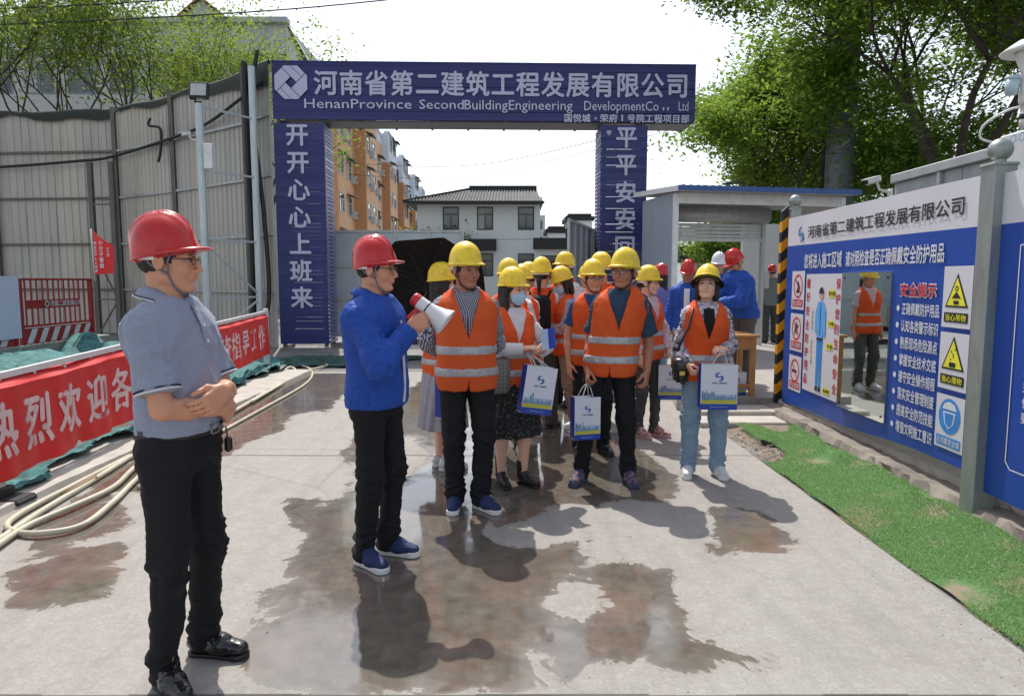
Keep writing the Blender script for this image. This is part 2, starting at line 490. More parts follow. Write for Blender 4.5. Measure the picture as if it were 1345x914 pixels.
def torso_st(sex,lean=(0,0),wide=1.0,belly=0.0):
    m=[(0.78,.140,.095),(0.86,.160,.112),(0.93,.165,.116),(1.01,.155,.108),(1.10,.150,.104),(1.20,.160,.110),(1.28,.168,.114),(1.34,.158,.104),(1.375,.138,.090),(1.405,.106,.074),(1.435,.076,.062),(1.47,.060,.056)]
    w=[(0.78,.145,.105),(0.86,.165,.118),(0.93,.165,.118),(1.01,.142,.102),(1.08,.126,.092),(1.17,.138,.102),(1.26,.148,.118),(1.33,.138,.098),(1.37,.116,.082),(1.40,.088,.066),(1.43,.064,.054),(1.47,.052,.050)]
    out=[]
    for z,a,b in (m if sex=='m' else w):
        t=max(0,(z-0.9)/0.55)
        bl=belly*math.exp(-((z-1.05)/0.12)**2)
        out.append((z,lean[0]*t,lean[1]*t-bl*0.6,a*wide,b*wide+bl))
    return out
class Person:
    pass
def hand(F,W,d,n,side,curl=0.35,thumb=0.5,sp=1.0,k=0.006,spread=0.0,sz=1.0):
    """W wrist, d towards the knuckles, n palm normal, side +1/-1 for the thumb direction"""
    d=nrm(d); n=nrm(np.array(n)-d*np.dot(n,d)); t=np.cross(d,n)*side
    F.cone(W-d*0.02,W+d*0.02,0.024,0.025,0.01,flat=(n,1.35))
    curls=curl if isinstance(curl,(list,tuple)) else [curl*0.85,curl,curl*1.05,curl*1.12]
    L=[.072,.080,.075,.058]; r=[.0092,.0095,.009,.0078]
    for i in range(4):
        o=(0.031-0.0205*i)*sz
        kn=W+d*(0.088-0.004*abs(i-1.2)**1.5)*sz+t*o
        F.cone(W+d*0.012+t*o*0.7,kn,0.0165*sz,0.0125*sz,0.012,flat=(n,1.1))
        dd=rotv(d,np.cross(n,d),-curls[i]*0.9) if False else nrm(d*math.cos(curls[i]*0.9)+n*math.sin(curls[i]*0.9))
        dd=nrm(dd+t*spread*(1.5-i)); p=kn; ang=curls[i]*0.9
        for j,fr in enumerate((0.45,0.31,0.24)):
            q=p+dd*L[i]*fr*sz
            F.cone(p,q,(r[i]-0.0007*j)*sz,(r[i]-0.0007*(j+1))*sz,0.003)
            p=q; ang+=curls[i]*1.15; dd=nrm((d*math.cos(ang)+n*math.sin(ang))+t*spread*(1.5-i))
    b0=W+d*0.022*sz+t*0.020*sz+n*0.006; td=nrm(d*0.62+t*0.62+n*thumb)
    b1=b0+td*0.040*sz; F.cone(b0,b1,0.0165*sz,0.0125*sz,0.010)
    td2=nrm(d*0.95+t*0.12+n*thumb*0.9); b2=b1+td2*0.032*sz; F.cone(b1,b2,0.0115*sz,0.0100*sz,0.005)
    td3=nrm(td2+n*0.35-t*0.1); F.cone(b2,b2+td3*0.024*sz,0.0100*sz,0.0085*sz,0.004)
def head_matrix(yaw,pitch,roll):
    # local head: face -Y, up Z.  yaw>0 turns towards the person's left (+X)
    return np.array(Matrix.Rotation(yaw,3,'Z')@Matrix.Rotation(pitch,3,'X')@Matrix.Rotation(roll,3,'Y'))
def head_sdf(F,hc,M,sex,skin=None):
    h=F.h; r=0.17
    lo=np.array(hc)-r; hi=np.array(hc)+r
    Mi=M.T; mal=(sex=='m')
    def fn(x,y,z):
        X0=x-hc[0];Y0=y-hc[1];Z0=z-hc[2]
        X=Mi[0][0]*X0+Mi[0][1]*Y0+Mi[0][2]*Z0; Y=Mi[1][0]*X0+Mi[1][1]*Y0+Mi[1][2]*Z0; Z=Mi[2][0]*X0+Mi[2][1]*Y0+Mi[2][2]*Z0
        def el(c,q):
            a=(X-c[0])/q[0];b=(Y-c[1])/q[1];e=(Z-c[2])/q[2]; s_=np.sqrt(a*a+b*b+e*e)
            g=np.sqrt((a/q[0])**2+(b/q[1])**2+(e/q[2])**2)+1e-9
            return s_*(s_-1)/g
        def co(a,b,ra,rb):
            a=np.array(a,float);b=np.array(b,float);ab=b-a;L2=max(ab@ab,1e-12)
            t=np.clip(((X-a[0])*ab[0]+(Y-a[1])*ab[1]+(Z-a[2])*ab[2])/L2,0,1)
            return np.sqrt((X-a[0]-t*ab[0])**2+(Y-a[1]-t*ab[1])**2+(Z-a[2]-t*ab[2])**2)-(ra+(rb-ra)*t)
        AX=np.abs(X)
        def el2(c,q):
            a=(AX-c[0])/q[0];b=(Y-c[1])/q[1];e=(Z-c[2])/q[2]; s_=np.sqrt(a*a+b*b+e*e)
            g=np.sqrt((a/q[0])**2+(b/q[1])**2+(e/q[2])**2)+1e-9
            return s_*(s_-1)/g
        def co2(a,b,ra,rb):
            a=np.array(a,float);b=np.array(b,float);ab=b-a;L2=max(ab@ab,1e-12)
            t=np.clip(((AX-a[0])*ab[0]+(Y-a[1])*ab[1]+(Z-a[2])*ab[2])/L2,0,1)
            return np.sqrt((AX-a[0]-t*ab[0])**2+(Y-a[1]-t*ab[1])**2+(Z-a[2]-t*ab[2])**2)-(ra+(rb-ra)*t)
        d=el((0,.012,.030),(.077,.094,.090))
        d=smin(d,el((0,-.028,-.030),(.060 if mal else .057,.060,.078)),0.03)
        d=smin(d,co2((.050,-.002,-.062),(.016,-.062,-.098),.020,.018),0.025)
        d=smin(d,el2((.036,-.058,-.030),(.026,.026,.026)),0.02)
        d=smin(d,co2((.010,-.084,.024),(.044,-.074,.026),.009,.008),0.014)
        d=smax(d,-el2((.031,-.104,.004),(.019,.018,.012)),0.014)
        d=smin(d,el2((.031,-.0785,.004),(.0135,.0125,.011)),0.004)
        d=smin(d,co2((.020,-.0890,.0005),(.042,-.0815,.0015),.0022,.0022),0.004)
        d=smin(d,co((0,-.088,.012),(0,-.110,-.030),.0075,.0105),0.012)
        d=smin(d,el2((.011,-.098,-.036),(.0085,.011,.0085)),0.007)
        d=smax(d,-el2((.0055,-.105,-.044),(.0035,.005,.003)),0.003)
        d=smin(d,el((0,-.084,-.058),(.026,.014,.014)),0.012)
        d=smin(d,co2((0,-.098,-.0535),(.018,-.089,-.0575),.0042,.0028),0.004)
        d=smin(d,co2((0,-.0965,-.0655),(.014,-.090,-.064),.0052,.003),0.004)
        d=smax(d,-co2((0,-.103,-.0592),(.022,-.091,-.0600),.0013,.0010),0.003)
        d=smin(d,el((0,-.080,-.096),(.018,.014,.014)),0.014)
        e=el2((.080,.010,-.006),(.011,.021,.032)); e=smax(e,-el2((.089,.006,-.004),(.007,.011,.019)),0.006)
        d=smin(d,e,0.006)
        return d
    F.apply(fn,lo,hi,0.02)
def head_paint(P,hc,M,skin,sex):
    q=(P-np.array(hc))@M        # local coordinates
    c=np.tile(np.array(skin[:3]),(len(P),1)); near=np.linalg.norm(q,axis=1)<0.16
    ax=np.abs(q[:,0])
    def blend(w,colr):
        nonlocal c
        w=np.clip(w,0,1)[:,None]*near[:,None]; c=c*(1-w)+np.array(colr)*w
    sk=np.array(skin[:3])
    # cheeks and nose a little redder
    blend(0.25*np.exp(-(((ax-.04)/.025)**2+((q[:,2]+.03)/.025)**2))*(q[:,1]<-.03), sk*np.array([1.05,.75,.70]))
    lip=np.clip(1.6-np.sqrt((ax/.024)**2+((q[:,2]+.0595)/.0115)**2)*1.5,0,1)*(q[:,1]<-.082)
    blend(lip*(0.75 if sex=='f' else 0.5), sk*np.array([.85,.48,.46]))
    br=np.clip(1.8-np.sqrt(((ax-.032)/.021)**2+((q[:,2]-.0235-(ax-.03)*0.05)/.0062)**2)*1.6,0,1)*(q[:,1]<-.05)
    blend(br*1.0,(.012,.010,.008))
    ey=np.sqrt(((ax-.031)/.0155)**2+((q[:,2]-.003)/.0072)**2); on=(q[:,1]<-.055)
    blend(np.clip(2.4-ey*2,0,1)*on,(.16,.13,.115))
    ir=np.sqrt(((ax-.031)/.0090)**2+((q[:,2]-.003)/.0080)**2)
    blend(np.clip(2.4-ir*2,0,1)*on,(.015,.010,.008))
    lid=np.clip(1-np.abs(ey-1.15)*3,0,1)*on*(q[:,2]>0.003); blend(lid*1.0,(.02,.014,.012))
    return c
# hard hats ------------------------------------------------------------
def hat_mesh(kind):
    nt,nf=56,15; vs=[];fs=[]
    A,B,H=(.100,.116,.144) if kind=='ridge' else (.102,.121,.141)
    def brim(th):
        fr=max(0.0,math.cos(th))      # th=0 is the front (-y)
        if kind=='ridge': return .006+.036*fr**1.6
        return .011+.022*fr**2
    rings=[]
    for i in range(nf+1):
        ph=(i/nf)*math.pi/2; ring=[]
        for k in range(nt):
            th=2*math.pi*k/nt; cr=max(math.cos(ph),0)**0.86; x=A*math.sin(th)*cr; y=-B*math.cos(th)*cr; z=H*math.sin(ph)**0.97
            n=1.0; add=0
            up=min(1,max(0,(z-0.035)/0.05))
            if kind=='ridge':
                for rx,wd,am in ((0,.010,.011),(-.030,.007,.008),(.030,.007,.008)):
                    add+=am*math.exp(-((x-rx)/wd)**2)*up*(1 if rx==0 else min(1,max(0,(z-.05)/.03)))
            else:
                for rx,wd,am in ((0,.020,.0035),):
                    add+=am*math.exp(-((x-rx)/wd)**2)*up
            r=math.sqrt(x*x+y*y+z*z)+1e-9; x*=1+add/r; y*=1+add/r; z*=1+add/r
            # flare near the rim
            fl=math.exp(-(z/0.012)**2)*0.003; rr=math.hypot(x,y)+1e-9; x*=1+fl/rr; y*=1+fl/rr
            ring.append((x,y,z))
        rings.append(ring)
    def rimring(fac,z,inner=0.0):
        ring=[]
        for k in range(nt):
            th=2*math.pi*k/nt; w=brim(th)*fac-inner; fr=max(0.0,math.cos(th))
            x=(A+w)*math.sin(th); y=-(B+w)*math.cos(th)
            ring.append((x,y,z-0.010*fac*fr**2-0.004*fac))
        return ring
    prof=[rimring(0.0,-0.022,.016),rimring(0.0,-.008,.006),rimring(1.0,-.0065),rimring(1.02,-.002),rimring(0.96,.0015),rimring(0.5,.0015)]+rings
    # inner shell
    inner=[[(x*0.93,y*0.93,z*0.94-.003) for x,y,z in rg] for rg in rings[::3]]
    for rg in prof:
        vs+=rg
    for i in range(len(prof)-1):
        for k in range(nt):
            a=i*nt+k;b=i*nt+(k+1)%nt; fs.append((a,b,b+nt,a+nt))
    o=len(vs)
    for rg in inner: vs+=rg
    for i in range(len(inner)-1):
        for k in range(nt):
            a=o+i*nt+k;b=o+i*nt+(k+1)%nt; fs.append((b,a,a+nt,b+nt))
    me=bpy.data.meshes.new('hard_hat'); me.from_pydata(vs,[],fs); auto_smooth(me,55)
    return me
HATS={}
def hat_mat(name,col,rough=0.22):
    if name in MATS: return MATS[name]
    t=NT(name); v=t.coord('Object',rnd=True)
    dirt=t.noise(v,22,7,0.7); c=t.ramp(dirt,[(0.33,scl(col,0.68)),(0.52,col),(0.9,scl(col,1.06))]); oi=t.n('ShaderNodeObjectInfo'); c=t.mix(t.math('MULTIPLY',oi.outputs['Random'],.5),c,scl(col,.80)); scr=t.noise(t.coord('Object',(8,60,30),(.4,.2,.3),rnd=True),1.5,3); c=t.mix(t.math('MULTIPLY',t.math('GREATER_THAN',scr,.69),.35),c,scl(col,1.5))
    spots=t.noise(v,110,2); c=t.mix(t.math('MULTIPLY',t.math('GREATER_THAN',spots,0.71),0.45),c,(0.25,0.2,0.15,1))
    t.set(Base_Color=c,Roughness=t.math('ADD',t.math('MULTIPLY',dirt,0.22),rough-0.08)); t.b.inputs['Subsurface Weight'].default_value=0.0
    t.b.inputs['Coat Weight'].default_value=0.15
    t.bump(t.noise(v,16,3),0.08,0.01); MATS[name]=t.m; return t.m
H_YEL=hat_mat('hat_yellow',(0.90,0.64,0.025,1),0.34); H_RED=hat_mat('hat_red',(0.52,0.012,0.014,1),0.22); H_WHT=hat_mat('hat_white',(0.72,0.73,0.75,1),0.35)
STRAP=mat_cloth('strap_grey',(0.16,0.16,0.21,1),0.8); STRAP_D=mat_cloth('strap_dark',(0.03,0.028,0.03,1),0.8)
BLACKP=mat_simple('black_plastic',(0.012,0.012,0.013,1),0.4)
WHITEP=mat_simple('white_plastic',(0.72,0.72,0.70,1),0.4)
def sole_shoe(kind):
    """one shoe, toe towards -Y, ankle above the origin, sole on z=0"""
    h=0.005
    if kind=='boot': F=Field((-.07,-.23,-.01),(.07,.09,.24),h)
    else: F=Field((-.07,-.23,-.01),(.07,.09,.15),h)
    wid=1.0 if kind!='boot' else 0.86
    F.cone((0,.035,.055),(0,-.07,.052),.036*wid,.042*wid,0); F.cone((0,-.07,.048),(.003,-.15,.038),.044*wid,.034*wid,.02,flat=((0,0,1),1.15))
    F.cone((0,.015,.07),(0,-.03,.088),.036*wid,.034*wid,.02)
    if kind=='sneaker': F.cone((0,-.045,.085),(0,-.075,.072),.026,.026,.015); F.cone((0,.04,.09),(0,.045,.06),.018,.02,.015)
    if kind=='boot': F.cone((0,.012,.09),(0,.012,.20),.040,.046,.02); 
    top=.112 if kind=='sneaker' else (.20 if kind=='boot' else .10)
    F.halfspace((0,0,top),(0,0.0,1),.006); F.halfspace((0,0,.016),(0,0,-1))
    F.cone((0,.005,top+.03),(0,.005,top-.02 if kind!='boot' else .16),.036,.030,.004,'-')
    up=F
    S=Field((-.07,-.23,-.012),(.07,.09,.06),.004)
    def fn(x,y,z):
        t=np.clip((y+.145)/(.195),0,1); w=.043*wid-.006*np.sin(t*math.pi)*1.0-(.004*t)
        yy=np.where(y>.05-.03,y-.03,np.where(y<-.145,y+.145,0*y)); 
        d2=np.sqrt((x-.002)**2+yy**2)-w
        zz=.028 if kind=='sneaker' else .018
        return np.maximum(d2,np.maximum(z-zz-np.where(y<-.13,.006,0),-z+0.0005))
    S.apply(fn,(-.06,-.22,0),(.06,.08,.05),0)
    return up,S
SHOES={}
def shoe_meshes(kind):
    if kind in SHOES: return SHOES[kind]
    up,S=sole_shoe(kind); out=[]
    for F,nm in ((up,'shoe'),(S,'sole')):
        P,Q=F.surf(); P=relax(P,Q,1,.5)
        if nm=='shoe':
            N=vnormals(P,Q); P=P+N*(0.0016*ridge(P*[30,60,60],3))[:,None]
        out.append(raw_mesh(nm,P,Q))
    k=MB()
    for i in range(5 if kind=='sneaker' else 3):
        y=-.055-.014*i; z=.097-.0068*i-(0 if kind=='sneaker' else .006)
        if kind!='boot': k.tube([(-.020,y-.002,z-.010),(-.008,y,z+.001),(.008,y-.006,z+.001),(.020,y-.004,z-.010)],.0028,6)
    if kind!='boot':
        for sg in (-1,1): k.tube([(0,-.05,.100),(sg*.016,-.058,.107),(sg*.028,-.052,.098),(sg*.014,-.046,.100),(0,-.05,.099),(sg*.014,-.07,.088)],.0022,5)
        out.append(k.mesh('lace',True))
    SHOES[kind]=out; return out
def make_person(label,loc,yaw,h=1.70,sex='m',skin=SK_TAN,vox=0.008,lean=(0,0),wide=1.0,belly=0.0,
        hy=0,hp=0,hr=0,hoff=(0,0,0),
        feet=((-.11,0.0,-12),(.11,0.0,12)), ank_z=(0,0), hips=(0,0),
        LW=(.215,-.03,.83),LP=(.4,1,0),LH=None,RW=(-.215,-.03,.83),RP=(-.4,1,0),RH=None,
        shirt='short',shirt_mat=None,shirt_loose=0.012,hem=0.90,sleeve=0.62,
        vest=True,bottom='trousers',bot_mat=None,leg_loose=0.0,shoes='sneaker',shoe_mats=None,skirt=None,
        hat=H_YEL,hat_kind='plain',hat_tilt=0,hair='short',glasses=False,mask=False,strap=True,collar=False,fold_seed=0,group=None,cuff=True,placket=None):
    p=Person(); s=h/1.70
    root=empty('person',loc,R(yaw),label,'person',group,scale=s); p.root=root; p.s=s
    p.M=Matrix.Translation(loc)@Matrix.Rotation(R(yaw),4,'Z')@Matrix.Scale(s,4)
    hpx,hpy=hips
    lx,ly=lean; wide=wide*.94; st=torso_st(sex,lean,wide,belly)
    st=[(z,cx+hpx*max(0,1-(z-.85)/.5) if z>.85 else cx+hpx,cy+hpy*max(0,1-(z-.85)/.5) if z>.85 else cy+hpy,a,b) for z,cx,cy,a,b in st]
    shw=(.168 if sex=='m' else .150)*wide
    tl=math.hypot(lx,ly)
    SL=V3(shw+lx*.88,ly*.88+.005,1.345-tl*.25); SR=V3(-shw+lx*.88,ly*.88+.005,1.345-tl*.25)
    L1,L2=(.285,.250) if sex=='m' else (.272,.238)
    EL,WL=ik(SL,LW,L1,L2,LP); ER,WR=ik(SR,RW,L1,L2,RP)
    hc=V3(lx*1.12+hoff[0],ly*1.12+hoff[1]-.012,1.585-tl*.32+hoff[2]); M=head_matrix(R(hy),R(hp),R(hr))
    p.EL,p.WL,p.ER,p.WR,p.hc,p.HM=EL,WL,ER,WR,hc,M
    hip=[V3(-.088+hpx,hpy,.90),V3(.088+hpx,hpy,.90)]; ank=[]; knee=[]
    for i,(fx,fy,fyaw) in enumerate(feet):
        a=V3(fx,fy,.085+ank_z[i]); ank.append(a); fd=V3(math.sin(R(fyaw)),-math.cos(R(fyaw)),0)
        K,_=ik(hip[i],a,.416,.404,fd); knee.append(K)
    # arm layout -------------------------------------------------------
    zmin=0.0
    allp=np.array([SL,SR,EL,ER,WL,WR,hc,*ank,*knee]); lo=allp.min(0)-.17; hi=allp.max(0)+.17
    lo[2]=0.02; hi[2]=max(hc[2]+.14,hi[2]-.1 if False else hc[2]+.14, allp[:,2].max()+.14); lo[0]=min(lo[0],-.24);hi[0]=max(hi[0],.24)
    F=Field(lo,hi,vox)
    F.loft(st,-.010,zlo=.87)
    for S_,E_,W_,sg in ((SL,EL,WL,1),(SR,ER,WR,-1)):
        F.cone(S_-V3(sg*.06,0,-.012),S_,.045,.048,.05)
        F.cone(S_,E_,.047 if sex=='m' else .041,.038 if sex=='m' else .032,.02)
        F.cone(E_,E_+(W_-E_)*.35,.037 if sex=='m' else .032,.040 if sex=='m' else .033,.015)
        F.cone(E_+(W_-E_)*.35,W_,.040 if sex=='m' else .033,.025 if sex=='m' else .022,.015)
    for i in (0,1):
        lr=.86 if bottom=='trousers' else 1.0; F.cone(hip[i],knee[i],.078*lr,.050*lr,.03); F.cone(knee[i],knee[i]+(ank[i]-knee[i])*.35+V3(0,.012*(lr>.9),0),.048*lr,.051*lr,.02); F.cone(knee[i]+(ank[i]-knee[i])*.35+V3(0,.012*(lr>.9),0),ank[i],.050*lr,.034*lr,.02)
        if skirt is not None or bottom=='skirt': pass
    nk=V3(lx,ly+.012,1.40-tl*.3); F.cone(nk,hc+M@V3(0,.022,-.05),.058 if sex=='m' else .050,.053 if sex=='m' else .046,.03)
    head_sdf(F,hc,M,sex)
    hdL=nrm(WL-EL);hdR=nrm(WR-ER)
    def hh(spec,W,E_,sg):
        d0=nrm(W-E_); spec=spec or {}
        d=spec.get('d',d0); n=spec.get('n',(-sg,0.25,0)); side=spec.get('side',-1 if sg>0 else 1)
        # default side: the thumb points forward (-Y) when the arm hangs
        tt=np.cross(nrm(d),nrm(n)); fwd=V3(*spec.get('t',(0,-1,0.2))); side=1 if tt@fwd>0 else -1
        hand(F,W,d,n,side,spec.get('curl',0.35),spec.get('thumb',0.5),sz=spec.get('sz',1.0 if sex=='m' else .92),spread=spec.get('spread',0))
    hh(LH,WL,EL,1); hh(RH,WR,ER,-1)
    sm=skin_mat('skin_%d'%(int(skin[0]*1000)),skin)
    p.body=finish(F,'body',sm,root,None,lambda P:head_paint(P,hc,M,skin,sex),1)
    # trousers --------------------------------------------------------
    seed=fold_seed*17+3
    lg=leg_loose
    if bottom=='trousers':
        pts=np.array([*hip,*knee,*ank]); lo=pts.min(0)-.16;hi=pts.max(0)+.16; lo[2]=.03;hi[2]=1.06
        G=Field(lo,hi,vox); G.loft([q for q in st if q[0]<=1.11],.004 if shirt_loose>.02 else .009,zhi=1.00 if shirt_loose<.02 else 1.02,zlo=.82)
        for i in (0,1):
            a=ank[i]; G.cone(hip[i]+V3(0,0,.0),knee[i],.094+lg,.066+lg,.03)
            G.cone(knee[i],a+(knee[i]-a)*.5,.066+lg,.060+lg*1.3,.02); G.cone(a+(knee[i]-a)*.5,a+V3(0,.004,-.048),.060+lg*1.3,.052+lg*1.3,.02,clip_end=True)
        def fold(P,kn=knee,an=ank):
            w=np.full(len(P),.0035)
            for q in kn: w+=.0045*np.exp(-((P[:,2]-q[2])/.09)**2)
            for q in an: w+=.0060*np.exp(-((P[:,2]-q[2]-.04)/.07)**2)
            w+=.005*np.exp(-((P[:,2]-.86)/.07)**2)
            sl=P[:,2]+.45*np.abs(P[:,0]-0.0)
            q=np.stack([P[:,0]*9,P[:,1]*9,sl*26],1)
            return w*ridge(q,seed)+.003*ridge(P*[16,16,6],seed+1)
        finish(G,'trousers',bot_mat,root,fold)
    elif bottom=='skirt':
        z0,fl=skirt
        G=Field((-.36,-.34,z0-.03),(.36,.34,1.06),max(vox,.007))
        zs=np.linspace(z0,1.04,8); ss=[(z,np.interp(z,[q[0] for q in st],[q[1] for q in st]),0,.170+fl*((1.04-z)/(1.04-z0))**0.8-(.02 if z>1 else 0),.125+fl*((1.04-z)/(1.04-z0))**0.8-(.012 if z>1 else 0)) for z in zs]
        def pl(x,y,z):
            th=np.arctan2(y,x); return .014*np.sin(th*13+2*np.sin(z*5))*np.clip((1.0-z)/(1.0-z0),0,1)
        G.loft(ss,0,n=2.0,fn_xy=pl)
        inner=[(z-.01,cx,cy,a-.022,b-.022) for z,cx,cy,a,b in ss]; G.loft(inner,0,op='-',zhi=.9,zlo=z0-.05,n=2.0,fn_xy=pl)
        finish(G,'skirt',bot_mat,root,lambda P:.003*ridge(P*[14,14,5],seed))
    # shirt ------------------------------------------------------------
    if shirt:
        pts=np.array([SL,SR,EL,ER,WL,WR]); lo=pts.min(0)-.13; hi=pts.max(0)+.13
        lo[0]=min(lo[0],-.25+lx);hi[0]=max(hi[0],.25+lx);lo[1]=min(lo[1],-.2+min(ly,0));hi[1]=max(hi[1],.2+max(ly,0)); lo[2]=min(lo[2],hem-.02) if shirt=='long' else hem-.02; hi[2]=max(1.50,hi[2] if shirt=='long' else 1.5)
        G=Field(lo,hi,vox); so=shirt_loose; G.loft(st,so+.004,zlo=hem,zhi=1.440)
        for S_,E_,W_,sg in ((SL,EL,WL,1),(SR,ER,WR,-1)):
            G.cone(S_-V3(sg*.10,0,-.022),S_-V3(sg*.016,0,.004),.040+so,.046+so,.08)
            ru=(.054 if sex=='m' else .046)+so*.8
            if shirt=='short':
                e=S_+(E_-S_)*sleeve; G.cone(S_-V3(sg*.014,0,.012),e,ru,ru+.002,.03,clip_end=True)
            else:
                G.cone(S_-V3(sg*.014,0,.012),E_,ru,ru-.010,.03); w2=W_+(E_-W_)*.04
                G.cone(E_,w2,ru-.010,.036+so*.5,.02,clip_end=True)
        G.cone(nk+V3(0,-.004,-.01),hc+V3(0,0,-.06),.056 if sex=='m' else .052,.062,.004,'-')
        def fold(P):
            w=np.full(len(P),.0045+so*.12); 
            for q in (EL,ER): w+=(.006+so*.15)*np.exp(-(np.linalg.norm(P-q,axis=1)/.10)**2)*(shirt=='long')
            w+=.004*np.exp(-((P[:,2]-(hem+.08))/.05)**2); w*=np.clip((P[:,2]-hem)/.05+.15,.15,1)
            q=np.stack([P[:,0]*10+P[:,2]*5.5*np.sign(P[:,0]-lx),P[:,1]*9,P[:,2]*4.2],1)
            arm=(np.abs(P[:,0]-lx)>shw+.02)
            q2=P*[16,16,20]
            d=w*np.where(arm,ridge(q2,seed+6),ridge(q,seed+5))
            if shirt_loose>.025:
                d=d-.0045*np.exp(-((P[:,2]-(hem+.055))/.005)**2)*(~arm)-.003*np.exp(-((P[:,2]-(1.285+.05*np.abs(P[:,0]-lx)))/.005)**2)*(~arm)
                for W_,E_ in ((WL,EL),(WR,ER)):
                    u_=nrm(E_-W_); tt=(P-W_)@u_; dd=np.linalg.norm(P-W_-tt[:,None]*u_,axis=1); d=d-.004*np.exp(-((tt-.06)/.005)**2)*(dd<.09)
                    d=d+.004*np.exp(-((tt-.10)/.03)**2)*(dd<.09)
            return d
        p.shirt=finish(G,'shirt' if shirt=='short' or not collar=='jacket' else 'jacket',shirt_mat,root,fold)
        if collar:
            cm=collar if not isinstance(collar,(str,bool)) else shirt_mat
            n=40; g=0.16; vs=[]; ex=shirt_loose-.014
            for q in range(n+1):
                a=g+(2*math.pi-2*g)*q/n; fr=max(0,math.cos(a)); bk=max(0,-math.cos(a)); sx_,cy_=math.sin(a),-math.cos(a)
                zt=nk[2]+.084-.044*fr+.012*bk
                ins=(nk[0]+.057*sx_,nk[1]-.004+.060*cy_,zt-.012); top=(nk[0]+.063*sx_,nk[1]-.004+.066*cy_,zt)
                rr=(.108+ex)-.010*fr; tip=.030*math.exp(-((min(a,2*math.pi-a)-g)/.45)**2)
                bot=(nk[0]+rr*sx_*1.02,nk[1]-.004+(rr+.004*fr)*cy_-tip*.25,zt-.040-tip+.006*bk); bo2=(nk[0]+(rr-.006)*sx_,nk[1]-.004+(rr-.006)*cy_-tip*.25,zt-.043-tip+.006*bk)
                mid=(nk[0]+(rr*.52+.034)*sx_*1.02,nk[1]-.004+(rr*.52+.036)*cy_,zt-.010)
                vs+=[ins,top,mid,bot,bo2]
            fs=[(q*5+i,q*5+i+1,q*5+i+6,q*5+i+5) for q in range(n) for i in range(4)]
            k=MB(); k.add(vs,fs); co=k.build('collar',cm,root,True)
            if collar=='polo':
                for o_,m_,r_ in ((0.0,M_WHITE,.0028),(.010,mat_cloth('edging_navy',(.02,.025,.07,1)),.0020)):
                    k=MB(); P_=[Vector(vs[q*5+3])*(1-o_*14)+Vector(vs[q*5+2])*(o_*14) for q in range(n+1)]; P_=[p_+(p_-Vector(nk)).normalized()*.002 for p_ in P_]; k.tube(P_,r_,5); k.build('collar_edging',m_,co,True)
    # vest -------------------------------------------------------------
    if vest:
        vo=shirt_loose+.023; vh=.815
        lo=V3(-.27+min(lx,0),-.24+min(ly,0)-belly,vh-.03); hi=V3(.27+max(lx,0),.24+max(ly,0),1.50); G=Field(lo,hi,vox)
        vst=[(z,cx,cy,a*(1.0 if z>1.2 else 1.02),b*1.02) for z,cx,cy,a,b in st]
        G.loft(vst,vo,zlo=vh,zhi=1.45,n=2.5)
        for S_,E_,sg in ((SL,EL,1),(SR,ER,-1)):
            G.cone(S_-V3(sg*.10,0,-.020),S_-V3(sg*.026,0,-.002),.054+shirt_loose,.054+shirt_loose,.05)
        for S_,E_,sg in ((SL,EL,1),(SR,ER,-1)):
            o=S_+V3(sg*.030,0,-.01); e=nrm(E_-S_)
            G.cone(o+V3(0,0,.06),S_+e*.16+V3(sg*.03,0,0),.058,.060,.01,'-')
            G.cone(S_+e*.14+V3(sg*.02,0,0),E_,.055,.050,.01,'-') if np.linalg.norm(E_-V3(sg*.24,0,1.09))<.12 else None
        G.cone(nk+V3(0,-.01,-.02),nk+V3(0,-.02,.14),.066,.085,.008,'-')
        zv=1.13
        def vn(x,y,z): return np.maximum(np.abs(x-lx*.7)-np.clip((z-zv)*.30,0,.085),np.maximum(y-ly*.8+.02,zv-z))
        G.apply(vn,(-.12+lx,-.30+ly-belly,zv),(.12+lx,0,1.5),0.006,'-')
        # rounded split at the hem
        def sp(x,y,z): return np.maximum(np.abs(x-hpx)-.008-np.clip(vh+.035-z,0,1)**1.2*.5,y+.02)
        G.apply(sp,(-.08+hpx,-.30,vh-.02),(.08+hpx,0,vh+.06),0.0,'-')
        base=G.f.copy()
        def vf(P):
            w=np.full(len(P),.0045)
            return .0035+.9*w*ridge(np.stack([P[:,0]*11+P[:,2]*3,P[:,1]*10,P[:,2]*6],1),seed+9)+.0016*ridge(P*[22,22,9],seed+10)
        vobj=finish(G,'safety_vest',VEST_MAT,root,vf); p.vest=vobj
        for zc in ((1.075,.935) if vest is True else vest):
            S2=Field(lo,hi,vox); S2.f=base.copy()-.0035
            zz=S2.ax[2][None,None,:]; S2.f=np.maximum(S2.f,np.abs(zz-zc)-.024).astype(np.float32)
            a=np.where((S2.ax[2]>zc-.05)&(S2.ax[2]<zc+.05))[0]
            S3=Field((lo[0],lo[1],S2.ax[2][a[0]]),(hi[0],hi[1],S2.ax[2][a[-1]]),vox); 
            nz=min(S3.f.shape[2],len(a)); S3.f[:, :, :nz]=S2.f[:S3.f.shape[0],:S3.f.shape[1],a[0]:a[0]+nz]; S3.ax[2]=S2.ax[2][a[0]]+vox*np.arange(S3.f.shape[2]); S3.lo=np.array([lo[0],lo[1],S2.ax[2][a[0]]])
            finish(S3,'reflective_strip',REFL,vobj,vf)
        # zip
        k=MB(); zs=np.linspace(vh+.05,zv+.0,14)
        b_=[np.interp(z,[q[0] for q in vst],[q[2]-q[4] for q in vst])-vo-.002 for z in zs]; c_=[np.interp(z,[q[0] for q in vst],[q[1] for q in vst]) for z in zs]
